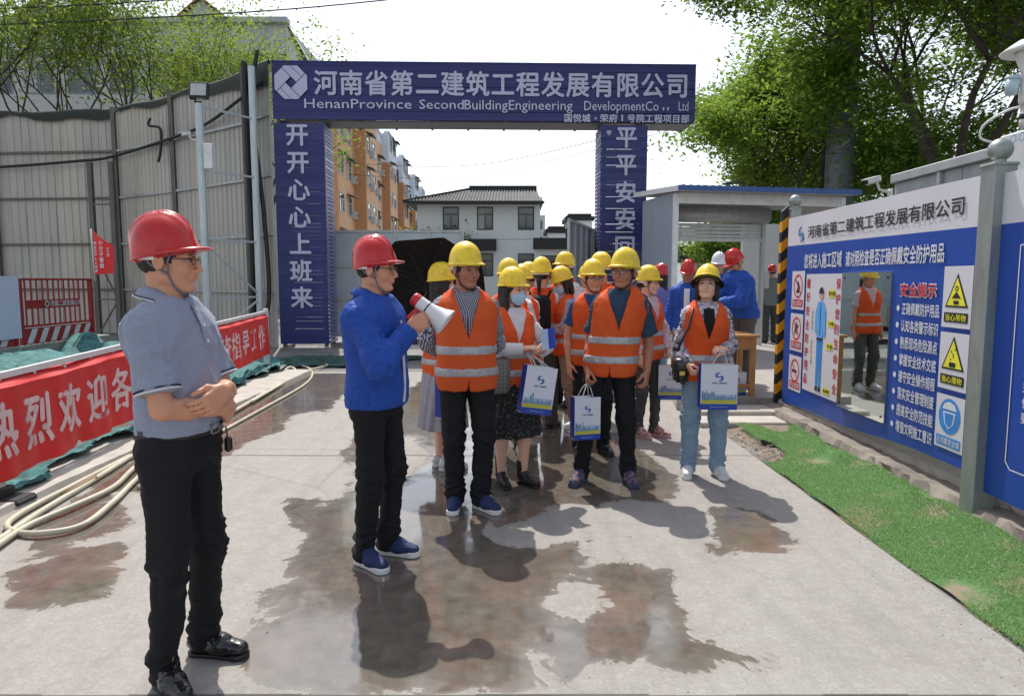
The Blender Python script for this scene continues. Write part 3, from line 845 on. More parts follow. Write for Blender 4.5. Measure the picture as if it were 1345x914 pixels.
        k.tube([(c_[i],b_[i],zs[i]) for i in range(14)],.0032,6); k.build('zip',ZIPM,vobj,True)
    if placket:
        k=MB(); zs=np.linspace(*placket[1],16)
        f_=lambda z,j:np.interp(z,[q[0] for q in st],[q[j] for q in st])
        pts=[(f_(z,1),f_(z,2)-f_(z,4)-shirt_loose-.016,z) for z in zs]
        for i in range(15): k.bar(pts[i],pts[i+1],placket[2],.006,up=(0,1,0))
        k.build('placket',placket[0],root)
    # shoes ------------------------------------------------------------
    ms=shoe_meshes(shoes); um,smt,lm=shoe_mats or (BLACKP,BLACKP,BLACKP)
    for i,(fx,fy,fyaw) in enumerate(feet):
        o=link('shoe',ms[0],root,um,loc=(fx,fy,ank_z[i]),rot=(0,0,R(fyaw)))
        link('sole',ms[1],o,smt)
        if len(ms)>2: link('lace',ms[2],o,lm)
    # hair -------------------------------------------------------------
    Hm=Matrix([[*M[0]],[*M[1]],[*M[2]]]).to_4x4(); HT=Matrix.Translation(Vector(hc))@Hm; p.HT=HT
    def hp_(q): return hc+M@np.array(q,float)
    if hair:
        G=Field(hc-V3(.2,.2,.36 if hair!='short' else .2),hc+V3(.2,.2,.17),max(vox*.8,.005))
        G.ell(hp_((0,.016,.028)),(.083,.097,.094),0,M=M.T)
        if hair=='short':
            # trim: face, below the nape, round the ears
            G.halfspace(hp_((0,0,-.048)),M@V3(0,-.35,-1),.006)
            fr=hp_((0,-.046,0)); G.apply(lambda x,y,z:((x-fr[0])*(M@V3(0,1,0))[0]+(y-fr[1])*(M@V3(0,1,0))[1]+(z-fr[2])*(M@V3(0,1,0))[2]),hc-.2,hc+.2,.006,'-')
            for sg in (-1,1): G.ell(hp_((sg*.085,.012,-.018)),(.03,.026,.036),.006,'-',M=M.T)
        else:
            fr=hp_((0,-.052,0)); n_=M@V3(0,1,0)
            G.apply(lambda x,y,z:((x-fr[0])*n_[0]+(y-fr[1])*n_[1]+(z-fr[2])*n_[2]),hc-.2,hc+.2,.006,'-')
            if hair=='bob':
                for sg in (-1,1):
                    G.cone(hp_((sg*.074,.0,.01)),hp_((sg*.078,-.012,-.10)),.026,.020,.02); G.cone(hp_((sg*.055,.055,.0)),hp_((sg*.055,.05,-.12)),.040,.030,.02)
                G.cone(hp_((0,.08,0)),hp_((0,.07,-.12)),.045,.035,.03)
            elif hair=='long':
                for sg in (-1,1):
                    G.cone(hp_((sg*.072,.012,.02)),hp_((sg*.074,.012,-.10)),.026,.026,.02); G.cone(hp_((sg*.050,.055,.0)),hp_((sg*.05,.055,-.16)),.040,.034,.02)
                    G.cone(hp_((sg*.074,.012,-.10)),hp_((sg*.080,-.045,-.25)),.026,.014,.02)
                G.cone(hp_((0,.075,0)),hp_((0,.085,-.20)),.045,.036,.03)
            elif hair=='tail':
                for sg in (-1,1): G.ell(hp_((sg*.085,.006,-.018)),(.03,.022,.034),.006,'-',M=M.T)
                G.halfspace(hp_((0,0,-.060)),M@V3(0,-.25,-1),.006)
                G.cone(hp_((0,.10,-.02)),hp_((0,.13,-.06)),.022,.026,.01); G.cone(hp_((0,.13,-.06)),hp_((0,.12,-.20)),.026,.012,.01)
        finish(G,'hair',HAIR,root,lambda P:.0028*ridge(P*[70,70,14],seed+12))
    # hat --------------------------------------------------------------
    if hat is not None:
        if hat_kind not in HATS: HATS[hat_kind]=hat_mesh(hat_kind)
        o=link('hard_hat',HATS[hat_kind],root,hat); hat_up=0
        ht=HT@Matrix.Translation((0,.008,.028 if hat_kind=='ridge' else .041))@Matrix.Rotation(R(-6+hat_tilt),4,'X'); o.matrix_local=ht; p.hat=o; p.hatM=ht
        # shell edge cushions and straps, drawn in head coordinates then moved under the hat
        inv=ht.inverted(); Hh=lambda q: inv@(HT@Vector(q))
        if strap:
            k=MB(); sm_=STRAP if strap is True else STRAP_D
            w=.0042
            for sg in (-1,1):
                k.tube([Hh((sg*.082,-.040,.040)),Hh((sg*.083,-.022,-.005)),Hh((sg*.072,-.022,-.050)),Hh((sg*.058,-.036,-.092)),Hh((sg*.03,-.060,-.120)),Hh((0,-.068,-.126))],w*.9,6)
                k.tube([Hh((sg*.070,.075,.030)),Hh((sg*.086,.030,-.020)),Hh((sg*.076,-.020,-.046))],w*.9,6)
            k.tube([Hh((0.01,-.068,-.126)),Hh((.014,-.075,-.150)),Hh((.012,-.070,-.175))],w*.6,6)
            k.build('chin_strap',sm_,o,True)
            k=MB()
            pts=[Hh((.088*math.sin(a),.014+.100*math.cos(a)*1.0,.012)) for a in np.linspace(-1.5,1.5,15)]
            for i in range(14): k.bar(pts[i],pts[i+1],.004,.026,up=(0,0,1))
            k.build('headband',WHITEP,o)
    if glasses:
        k=MB(); Hw=lambda q: HT@Vector(q)
        for sg in (-1,1):
            k.tube([Hw((sg*.033+.023*math.cos(a),-.100+.004*abs(math.cos(a)),.002+.016*math.sin(a))) for a in np.linspace(0,2*math.pi,17)],.0014,6,caps=False)
            k.tube([Hw((sg*.056,-.096,.008)),Hw((sg*.070,-.060,.008)),Hw((sg*.080,.004,.006))],.0016,6)
        k.tube([Hw((-.010,-.103,.004)),Hw((0,-.106,.007)),Hw((.010,-.103,.004))],.0014,6)
        o=k.build('glasses',BLACKP,root,True)
        for sg in (-1,1):
            k=MB(); k.add([Hw((sg*.033+.022*math.cos(a),-.100+.003*abs(math.cos(a)),.002+.015*math.sin(a))) for a in np.linspace(0,2*math.pi,17)[:-1]],[tuple(range(16))])
            k.build('lens',LENS,o)
    if mask:
        G=Field(hc-V3(.15,.15,.17),hc+V3(.15,.15,.05),.005)
        G.ell(hp_((0,-.060,-.060)),(.058,.056,.060),0,M=M.T); G.cone(hp_((0,-.10,-.02)),hp_((0,-.112,-.05)),.014,.018,.02)
        G.cone(hp_((-.035,-.045,-.05)),hp_((-.035,-.05,-.07)),.035,.03,.02);G.cone(hp_((.035,-.045,-.05)),hp_((.035,-.05,-.07)),.035,.03,.02)
        pb=hp_((0,-.030,0)); G.halfspace(pb,M@V3(0,1,0),.004); G.halfspace(hp_((0,0,-.016)),M@V3(0,0.25,1),.004)
        def mf(P):
            q=(P-hc)@M; return .0022*np.sin(q[:,2]*520)
        mo=finish(G,'face_mask',MASKM,root,mf)
        k=MB(); Hw=lambda q: HT@Vector(q)
        for sg in (-1,1):
            k.tube([Hw((sg*.062,-.034,-.028)),Hw((sg*.080,-.004,.012)),Hw((sg*.086,.020,.006)),Hw((sg*.080,.010,-.030)),Hw((sg*.058,-.034,-.085))],.0013,5)
        k.build('ear_loop',WHITEP,mo,True)
    return p
def vest_mat():
    t=NT('vest_orange'); v=t.coord('Object',rnd=True); f=t.noise(v,10,4)
    c=t.ramp(f,[(0.3,(0.95,0.12,0.020,1)),(0.7,(1.0,0.165,0.035,1))])
    oi=t.n('ShaderNodeObjectInfo'); c=t.mix(t.math('MULTIPLY',oi.outputs['Random'],.7),c,(0.86,0.15,0.04,1)); fine=t.noise(v,420,2); t.set(Base_Color=c,Roughness=0.7); t.b.inputs['Specular IOR Level'].default_value=0.3
    t.bump(t.math('ADD',t.noise(v,38,5,0.6),t.math('MULTIPLY',fine,0.25)),0.3,0.006)
    tr=t.n('ShaderNodeBsdfTranslucent'); t.l(c,tr.inputs['Color']); mx=t.n('ShaderNodeMixShader'); mx.inputs[0].default_value=0.34
    t.l(t.b.outputs[0],mx.inputs[1]); t.l(tr.outputs[0],mx.inputs[2]); t.l(mx.outputs[0],t.out.inputs['Surface'])
    return t.m
VEST_MAT=vest_mat()
def refl_mat():
    t=NT('reflective_tape'); v=t.coord('Object'); f=t.noise(v,60,3)
    t.set(Base_Color=t.ramp(f,[(0.3,(0.34,0.34,0.35,1)),(0.7,(0.46,0.46,0.47,1))]),Roughness=0.45,Metallic=0.35); t.bump(t.noise(v,40,4),0.25,0.005); return t.m
REFL=refl_mat()
ZIPM=mat_cloth('vest_binding',(0.72,0.10,0.02,1),0.6)
MASKM=mat_cloth('mask_blue',(0.42,0.62,0.78,1),0.9)
def lens_mat():
    t=NT('lens_glass'); gl=t.n('ShaderNodeBsdfGlossy'); gl.inputs['Roughness'].default_value=0.02; tr=t.n('ShaderNodeBsdfTransparent'); mx=t.n('ShaderNodeMixShader'); mx.inputs[0].default_value=0.12
    t.l(tr.outputs[0],mx.inputs[1]); t.l(gl.outputs[0],mx.inputs[2]); t.l(mx.outputs[0],t.out.inputs['Surface']); return t.m
LENS=lens_mat()
# ================================================================== ground
def PX(px,py,z=0.0):
    """point of the ground (height z) that was measured at this spot of the picture"""
    x=(px-672.5)/CAM_F; y=(457-py)/CAM_F; c,s_=math.cos(CAM_P),math.sin(CAM_P)
    r=(x,c+y*s_,-s_+y*c); t=(z-CAM_H)/r[2]; return (r[0]*t,r[1]*t)
def in_poly(X,Y,poly):
    ins=np.zeros(X.shape,bool); n=len(poly)
    for i in range(n):
        x0,y0=poly[i];x1,y1=poly[(i+1)%n]
        c=((y0>Y)!=(y1>Y))&(X<(x1-x0)*(Y-y0)/((y1-y0)+1e-12)+x0); ins^=c
    return ins
def blur(a,n):
    for _ in range(n):
        a[1:-1,1:-1]=(a[1:-1,1:-1]*4+a[:-2,1:-1]+a[2:,1:-1]+a[1:-1,:-2]+a[1:-1,2:])/8
    return a
def ground_mats():
    # dry and wet concrete ------------------------------------------------
    t=NT('yard_concrete'); v=t.coord('Object')
    at=t.n('ShaderNodeAttribute',attribute_name='Col'); sp=t.n('ShaderNodeSeparateColor'); t.l(at.outputs['Color'],sp.inputs[0])
    n1=t.noise(v,1.3,6,0.6,0.6); n2=t.noise(v,9,6,0.65); n3=t.noise(v,70,4,0.6); n4=t.noise(v,0.45,4,0.5)
    edge=t.math('ADD',t.math('MULTIPLY',t.noise(v,4.2,8,0.68,0.8),1.15),t.math('MULTIPLY',n1,0.65))
    w=t.math('ADD',sp.outputs[0],t.math('SUBTRACT',edge,0.885))
    wet=t.ramp(w,[(0.47,(0,0,0,1)),(0.53,(1,1,1,1))])
    wetd=t.ramp(w,[(0.52,(0,0,0,1)),(0.80,(1,1,1,1))])
    damp=t.ramp(w,[(0.32,(0,0,0,1)),(0.53,(1,1,1,1))])
    base=t.ramp(n2,[(0.25,(0.245,0.228,0.208,1)),(0.5,(0.305,0.286,0.263,1)),(0.78,(0.36,0.341,0.316,1))])
    base=t.mix(t.ramp(n1,[(0.38,(0,0,0,1)),(0.66,(0.45,0.45,0.45,1))]),base,(0.36,0.344,0.322,1))
    # brushed streaks left by tyres and brooms
    vs=t.coord('Object',(26,1.6,1),(0,0,0.32)); st=t.noise(vs,1.0,4,0.6); base=t.mix(t.ramp(st,[(0.50,(0,0,0,1)),(0.75,(0.30,0.30,0.30,1))]),base,(0.30,0.28,0.26,1))
    spots=t.noise(v,5.5,3,0.5); base=t.mix(t.ramp(spots,[(0.70,(0,0,0,1)),(0.76,(0.5,0.5,0.5,1))]),base,(0.22,0.20,0.18,1))
    base=t.mix(t.ramp(n3,[(.35,(0,0,0,1)),(.75,(.6,.6,.6,1))]),base,(0.19,0.18,0.165,1)); n5=t.noise(v,28,6,.7); base=t.mix(t.ramp(n5,[(.52,(0,0,0,1)),(.62,(.35,.35,.35,1))]),base,(0.40,0.385,0.36,1)); n6=t.noise(t.coord('Object',(3,.5,1),(0,0,-.5)),2.2,6,.65); base=t.mix(t.ramp(n6,[(.50,(0,0,0,1)),(.62,(.30,.30,.30,1))]),base,(0.20,0.19,0.175,1))
    # hairline cracks
    vc=t.n('ShaderNodeTexVoronoi',feature='DISTANCE_TO_EDGE'); vc.inputs['Scale'].default_value=0.42
    wv=t.mix(0.40,v,t.n('ShaderNodeTexNoise').outputs['Color']); t.l(wv,vc.inputs['Vector'])
    crack=t.ramp(vc.outputs['Distance'],[(0.0,(1,1,1,1)),(0.006,(0,0,0,1))])
    base=t.mix(t.math('MULTIPLY',crack,0.28),base,(0.13,0.12,0.11,1))
    red=t.ramp(t.noise(v,0.9,4,0.6,0.4),[(0.50,(0,0,0,1)),(0.66,(1,1,1,1))])
    wetc=t.ramp(n2,[(0.3,(0.095,0.082,0.067,1)),(0.7,(0.170,0.150,0.124,1))])
    wetc=t.mix(t.math('MULTIPLY',red,0.45),wetc,(0.24,0.145,0.105,1))
    wetc=t.mix(t.ramp(st,[(0.45,(0,0,0,1)),(0.75,(0.22,0.22,0.22,1))]),wetc,(0.075,0.062,0.05,1))
    base=t.mix(t.math('MULTIPLY',damp,0.35),base,(0.26,0.235,0.205,1))
    c=t.mix(wet,base,wetc)
    c=t.mix(t.math('MULTIPLY',sp.outputs[1],0.8),c,(0.10,0.095,0.088,1))
    rd=t.math('ADD',0.72,t.math('MULTIPLY',n3,0.2))
    film=t.math('MULTIPLY',t.math('SUBTRACT',1.0,wetd),0.22)
    rw=t.math('ADD',0.035,t.math('ADD',film,t.math('MULTIPLY',n2,0.05)))
    rm=t.n('ShaderNodeMix',data_type='FLOAT'); t.l(wet,rm.inputs[0]); t.l(rd,rm.inputs[2]); t.l(rw,rm.inputs[3])
    t.set(Base_Color=c,Roughness=rm.outputs[0]); im=t.n('ShaderNodeMix',data_type='FLOAT'); t.l(wet,im.inputs[0]); im.inputs[2].default_value=1.40; im.inputs[3].default_value=1.85; t.l(im.outputs[0],t.b.inputs['IOR'])
    h=t.math('ADD',t.math('MULTIPLY',n3,0.35),t.math('MULTIPLY',n2,0.65)); hw=t.math('MULTIPLY',h,t.math('SUBTRACT',1.0,t.math('MULTIPLY',wet,0.93)))
    h2=hw
    t.bump(h2,0.35,0.006); MATS['yard']=t.m
    # far old paving
    t=NT('old_paving'); v=t.coord('Object'); n=t.noise(v,1.5,6,0.6); f=t.noise(v,30,5)
    c=t.ramp(n,[(0.3,(0.13,0.125,0.118,1)),(0.7,(0.27,0.26,0.245,1))]); c=t.mix(t.math('MULTIPLY',f,0.4),c,(0.10,0.095,0.09,1))
    t.set(Base_Color=c,Roughness=t.ramp(n,[(0.40,(0.3,0.3,0.3,1)),(0.55,(0.85,0.85,0.85,1))])); t.bump(f,0.3,0.006); MATS['old']=t.m
    t=NT('bare_soil'); v=t.coord('Object'); n=t.noise(v,4,6,0.6); f=t.noise(v,45,5)
    c=t.ramp(n,[(0.3,(0.17,0.13,0.10,1)),(0.7,(0.33,0.27,0.21,1))]); c=t.mix(t.math('MULTIPLY',f,0.5),c,(0.10,0.08,0.06,1)); t.set(Base_Color=c,Roughness=.95); t.bump(f,0.8,0.02); MATS['soil']=t.m
ground_mats()
def grid_sheet(name,x0,x1,y0,y1,step,zf,mat,colf=None,kind='structure',parent=None):
    nx=int(round((x1-x0)/step))+1; ny=int(round((y1-y0)/step))+1
    X,Y=np.meshgrid(np.linspace(x0,x1,nx),np.linspace(y0,y1,ny),indexing='ij')
    Z=zf(X,Y) if callable(zf) else np.full(X.shape,float(zf))
    I=np.arange(nx*ny).reshape(nx,ny); Q=np.stack([I[:-1,:-1],I[1:,:-1],I[1:,1:],I[:-1,1:]],-1).reshape(-1,4)
    me=raw_mesh(name,np.stack([X,Y,Z],-1).reshape(-1,3),Q,None if colf is None else colf(X,Y).reshape(-1,3))
    o=link(name,me,parent,mat)
    if kind: tag(o,kind=kind)
    return o
k=MB(); S_=320; k.add([(-S_,-60,-.012),(S_,-60,-.012),(S_,S_,-.012),(-S_,S_,-.012)],[(0,1,2,3)]); tag(k.build('ground',MATS['old']),kind='structure')
WET=[[(590,462),(760,470),(815,520),(790,560),(850,590),(905,635),(885,668),(820,655),(775,668),(735,655),(700,690),(700,735),(760,700),(850,700),(893,750),(905,830),(880,914),(340,914),(300,880),(325,800),(362,760),(385,705),(362,668),(400,628),(440,606),(470,565),(520,520),(560,495)],
 [(290,530),(345,505),(400,490),(480,490),(448,520),(432,548),(335,578),(300,600),(190,650),(110,640),(200,575)],
 [(0,745),(60,738),(150,706),(182,715),(152,742),(172,775),(100,795),(0,820)],
 [(925,655),(975,668),(1000,665),(1038,700),(1042,738),(1002,716),(985,745),(960,715),(930,765),(918,740),(935,690)],
 [(30,690),(120,640),(170,660),(175,690),(100,715),(20,740)],
 [(990,840),(1030,845),(1040,880),(1000,880)],[(870,840),(960,830),(950,880),(880,890)]]
DRY=[[(775,705),(825,700),(865,722),(855,748),(805,738),(768,725)],[(722,775),(770,750),(800,800),(745,812),(718,795)],[(690,845),(740,850),(748,892),(700,898)],[(775,880),(840,862),(905,914),(765,914)],
 [(395,625),(445,600),(470,640),(420,668),(390,655)],[(640,690),(700,690),(695,720),(655,715)],[(480,590),(540,570),(560,600),(520,640),(480,630)],[(380,545),(425,538),(420,560),(370,570)]]
def wetcol(X,Y):
    m=np.full(X.shape,0.10)
    for p in WET: m[in_poly(X,Y,[PX(*q) for q in p])]=0.78
    for p in DRY: m[in_poly(X,Y,[PX(*q) for q in p])]=0.22
    m=blur(m,16)
    jt=np.zeros(X.shape)
    c=np.stack([m,jt,jt],-1); return c
road=grid_sheet('concrete_yard',-6.2,2.10,-3.0,11.42,0.04,0.0,MATS['yard'],wetcol)
# saw-cut joints: narrow strips of mortar lying in the sheet
JM=mat_simple('joint_dark',(0.10,0.095,0.085,1),0.9)
k=MB()
for y in (2.38,5.85,8.6):
    n=26; 
    for i in range(n):
        xa=-6.2+8.3*i/n; xb=-6.2+8.3*(i+1)/n; w=0.004+0.003*random.random(); yy=y+0.004*math.sin(i*1.7)
        k.add([(xa,yy-w,.004),(xb,yy-w,.004),(xb,yy+w,.004),(xa,yy+w,.004)],[(0,1,2,3)])
k.add([(-6.2,11.40,.004),(2.1,11.40,.004),(2.1,11.46,.004),(-6.2,11.46,.004)],[(0,1,2,3)])
tag(k.build('paving_joint',JM),kind='structure')
# grit and crumbs lying about on the yard
k=MB(); rq=random.Random(77)
for i in range(700):
    x=rq.uniform(-3.2,2.08); y=rq.uniform(2.3,9.5); r=rq.uniform(.0012,.0040)*(1.9 if rq.random()<.06 else 1)
    if rq.random()<.4: x=2.09-abs(rq.gauss(0,.12))
    k.add([(x+r*rq.uniform(.6,1.3)*a,y+r*rq.uniform(.6,1.3)*b,.001+r*rq.uniform(.4,.9)*c) for a,b,c in ((1,0,0),(0,1,0),(-1,0,0),(0,-1,0),(0,0,1))],[(0,1,4),(1,2,4),(2,3,4),(3,0,4)])
tag(k.build('grit',mat_simple('grit_grey',(.16,.145,.125,1),.95,var=.4,nscale=2)),kind='stuff')
# soil beside the yard, right and left
soil=grid_sheet('soil_strip',2.10,4.6,1.0,7.75,0.05,lambda X,Y:-.02+.05*np.clip((X-2.12)*3,0,1)+.018*vnoise(np.stack([X.ravel()*9,Y.ravel()*9,X.ravel()*0],1),4).reshape(X.shape),MATS['soil'])
# artificial turf --------------------------------------------------------
def turf_z(X,Y):
    z=-.004+.060*np.clip((X-2.10)*2.2,0,1)
    f=lambda a,b,s:vnoise(np.stack([X.ravel()*a,Y.ravel()*b,X.ravel()*0+s],1),21).reshape(X.shape)
    z+=.026*f(2.2,1.6,.3)+.013*f(7,5,.7)
    # a rolled fold along the wall
    cx=2.70+.05*np.sin(Y*2.1)+.04*np.sin(Y*5.3); z+=.085*np.exp(-((X-cx)/.060)**2)*np.clip(.55+.6*np.sin(Y*1.3+1),0.15,1)+.030*np.exp(-((X-2.38-.12*np.sin(Y*.9))/.09)**2)*np.clip(np.sin(Y*1.9),0,1)
    z+=.05*np.exp(-((X-2.42)/.07)**2-((Y-6.35)/.35)**2)
    return z
def turf_in(X,Y):
    e=.06*np.sin(Y*3.1)+.04*np.sin(Y*7.7+1)
    hole=((X-2.20)/.16)**2+((Y-5.95)/.34)**2<1
    return (X>2.105+.025*np.abs(np.sin(Y*5.3)*np.sin(Y*2.1+1)))&(X<2.90+e*.7)&(Y>1.0)&(Y<6.75+.2*np.sin(X*9))&~hole&~((Y>6.15)&(X<2.28))
def turf():
    t=NT('turf_backing'); v=t.coord('Object'); f=t.noise(v,80,4); n=t.noise(v,3,5)
    c=t.ramp(f,[(0.3,(0.05,0.13,0.035,1)),(0.7,(0.10,0.21,0.065,1))]); c=t.mix(t.ramp(n,[(0.56,(0,0,0,1)),(0.68,(0.9,0.9,0.9,1))]),c,(0.25,0.20,0.14,1)); t.set(Base_Color=c,Roughness=.95); t.bump(f,.8,.01)
    st=.03; xs=np.arange(2.10,2.96,st); ys=np.arange(1.0,7.0,st); X,Y=np.meshgrid(xs,ys,indexing='ij'); Z=turf_z(X,Y)
    I=np.arange(X.size).reshape(X.shape); Q=np.stack([I[:-1,:-1],I[1:,:-1],I[1:,1:],I[:-1,1:]],-1).reshape(-1,4)
    ok=turf_in(X,Y).ravel(); Q=Q[ok[Q].all(1)]
    o=link('turf_mat',raw_mesh('turf_mat',np.stack([X,Y,Z+.006],-1).reshape(-1,3),Q),None,t.m); tag(o,kind='structure')
    rng=np.random.default_rng(3); n=150000
    x=rng.uniform(2.10,2.95,n); y=1.9+rng.random(n)**1.35*5.0; ok=turf_in(x,y)
    thin=vnoise(np.stack([x*3.2,y*2.2,x*0],1),8); ok&=(thin<.50+rng.random(n)*.30); x=x[ok];y=y[ok];n=len(x); z=turf_z(x,y)+.004
    a=rng.uniform(0,6.28,n); h=rng.uniform(.007,.017,n); w=rng.uniform(.0015,.0028,n); lx=rng.normal(0,.008,n); ly=rng.normal(0,.008,n)
    P=np.stack([np.stack([x-np.cos(a)*w,y-np.sin(a)*w,z],1),np.stack([x+np.cos(a)*w,y+np.sin(a)*w,z],1),np.stack([x+lx,y+ly,z+h],1)],1).reshape(-1,3)
    v=rng.uniform(.85,1.6,n); yl=rng.random(n)*.8; col=np.stack([(.17+.11*yl)*v,(.33+.04*yl)*v,.125*v],1); col=np.repeat(col,3,0)
    t=NT('turf_blade'); at=t.n('ShaderNodeAttribute',attribute_name='Col'); t.set(Base_Color=at.outputs['Color'],Roughness=.55)
    tr=t.n('ShaderNodeBsdfTranslucent'); t.l(at.outputs['Color'],tr.inputs['Color']); mx=t.n('ShaderNodeMixShader'); mx.inputs[0].default_value=.3; t.l(t.b.outputs[0],mx.inputs[1]);t.l(tr.outputs[0],mx.inputs[2]);t.l(mx.outputs[0],t.out.inputs['Surface'])
    o=link('turf_blades',raw_mesh('turf_blades',P,np.arange(3*n).reshape(-1,3),col,False),None,t.m); tag(o,kind='stuff')
turf()
# rubble along the strip
rng=random.Random(5)
STONE=mat_simple('stone_grey',(0.26,0.24,0.22,1),0.95,bump=.6,bscale=80,var=.3)
k=MB()
for i in range(260):
    if i<150: x=rng.uniform(2.12,2.42); y=rng.uniform(5.55,6.6)
    else: x=rng.uniform(2.76,2.98); y=rng.uniform(2.6,7.2)
    r=rng.uniform(.004,.016)*(1.6 if rng.random()<.1 else 1); z=.045+r*.3 if x>2.5 else .035
    vs=[(x+r*rng.uniform(.6,1.2)*a,y+r*rng.uniform(.6,1.2)*b,z+r*rng.uniform(.5,.9)*c) for a,b,c in ((1,0,0),(0,1,0),(-1,0,0),(0,-1,0),(0,0,1),(0,0,-1))]
    k.add(vs,[(0,1,4),(1,2,4),(2,3,4),(3,0,4),(1,0,5),(2,1,5),(3,2,5),(0,3,5)])
tag(k.build('gravel',STONE),kind='stuff')
# concrete footing under the boards (rough) ------------------------------
FOOT=mat_simple('footing_concrete',(0.22,0.19,0.165,1),0.92,bump=.8,bscale=30,var=.35,nscale=5)
PALE=mat_simple('pale_concrete',(0.44,0.41,0.37,1),0.9,bump=.5,bscale=40,var=.15,nscale=5)
def rough_slab(name,x0,x1,y0,y1,z0,z1,mat,seed,amp=.018,st=.08):
    k=MB(); n=max(2,int((y1-y0)/st)); rr=random.Random(seed); rings=[]
    for i in range(n+1):
        y=y0+(y1-y0)*i/n; j=lambda:rr.uniform(-amp,amp)
        rings.append([(x0+j(),y,z0),(x0+j()*1.6,y,z1*.6+z0*.4),(x0+.03+j(),y,z1+j()*.4),(x1-.02,y,z1+j()*.3),(x1,y,z0)])
    vs=[p for r_ in rings for p in r_]; fs=[]
    for i in range(n):
        for q in range(4): a=i*5+q; fs.append((a,a+5,a+6,a+1))
    fs.append((0,1,2,3,4)); fs.append(tuple(n*5+q for q in (4,3,2,1,0)))
    k.add(vs,fs); o=k.build(name,mat); tag(o,kind='structure'); return o
rough_slab('footing',2.86,3.45,1.0,7.9,-.02,.115,FOOT,1)
rough_slab('footing',3.06,3.9,1.0,7.9,.10,.160,PALE,2,.012)
# raised pavement by the guard house -------------------------------------
PAVE=mat_simple('pavement_concrete',(0.33,0.30,0.275,1),0.9,bump=.3,bscale=30,var=.12,nscale=3)
def platform():
    edge=[(2.08,7.95),(2.18,8.6),(2.34,9.6),(2.42,11),(2.40,14),(2.3,22)]
    k=MB(); vs=[];n=len(edge)
    top=[(x,y,.15) for x,y in edge]+[(9.5,22,.15),(9.5,7.78,.15)]; bot=[(x,y,-.01) for x,y,_ in top]
    m=len(top); k.add(top+bot,[tuple(range(m))[::-1]]+[(i,(i+1)%m,(i+1)%m+m,i+m) for i in range(m)])
    tag(k.build('pavement',PAVE),kind='structure')
    # kerb stones along the curved edge, each with its own joint
    pts=[]
    for i in range(n-1):
        for j in range(6): t=j/6; pts.append((edge[i][0]*(1-t)+edge[i+1][0]*t,edge[i][1]*(1-t)+edge[i+1][1]*t))
    run=0; last=pts[0]
    L=[0]
    for a,b in zip(pts,pts[1:]): L.append(L[-1]+math.hypot(b[0]-a[0],b[1]-a[1]))
    X=lambda s_:(np.interp(s_,L,[p[0] for p in pts]),np.interp(s_,L,[p[1] for p in pts]))
    root=None; s_=0
    while s_<9:
        a=X(s_+.006);b=X(s_+.594); k=MB(); k.bar((a[0]-.075,a[1],.072),(b[0]-.075,b[1],.072),.14,.175+random.uniform(-.004,.004))
        o=k.build('kerb_stone',PALE); tag(o,kind='structure'); s_+=.6
platform()
for i,(x0,x1,y0,y1,z0,z1) in enumerate(((2.02,2.92,7.36,7.76,-.01,.10),(1.95,2.86,6.98,7.34,-.01,.055))):
    k=MB(); k.box((x0,y0,z0),(x1,y1,z1),bev=.012); tag(k.build('step',PALE),kind='structure')
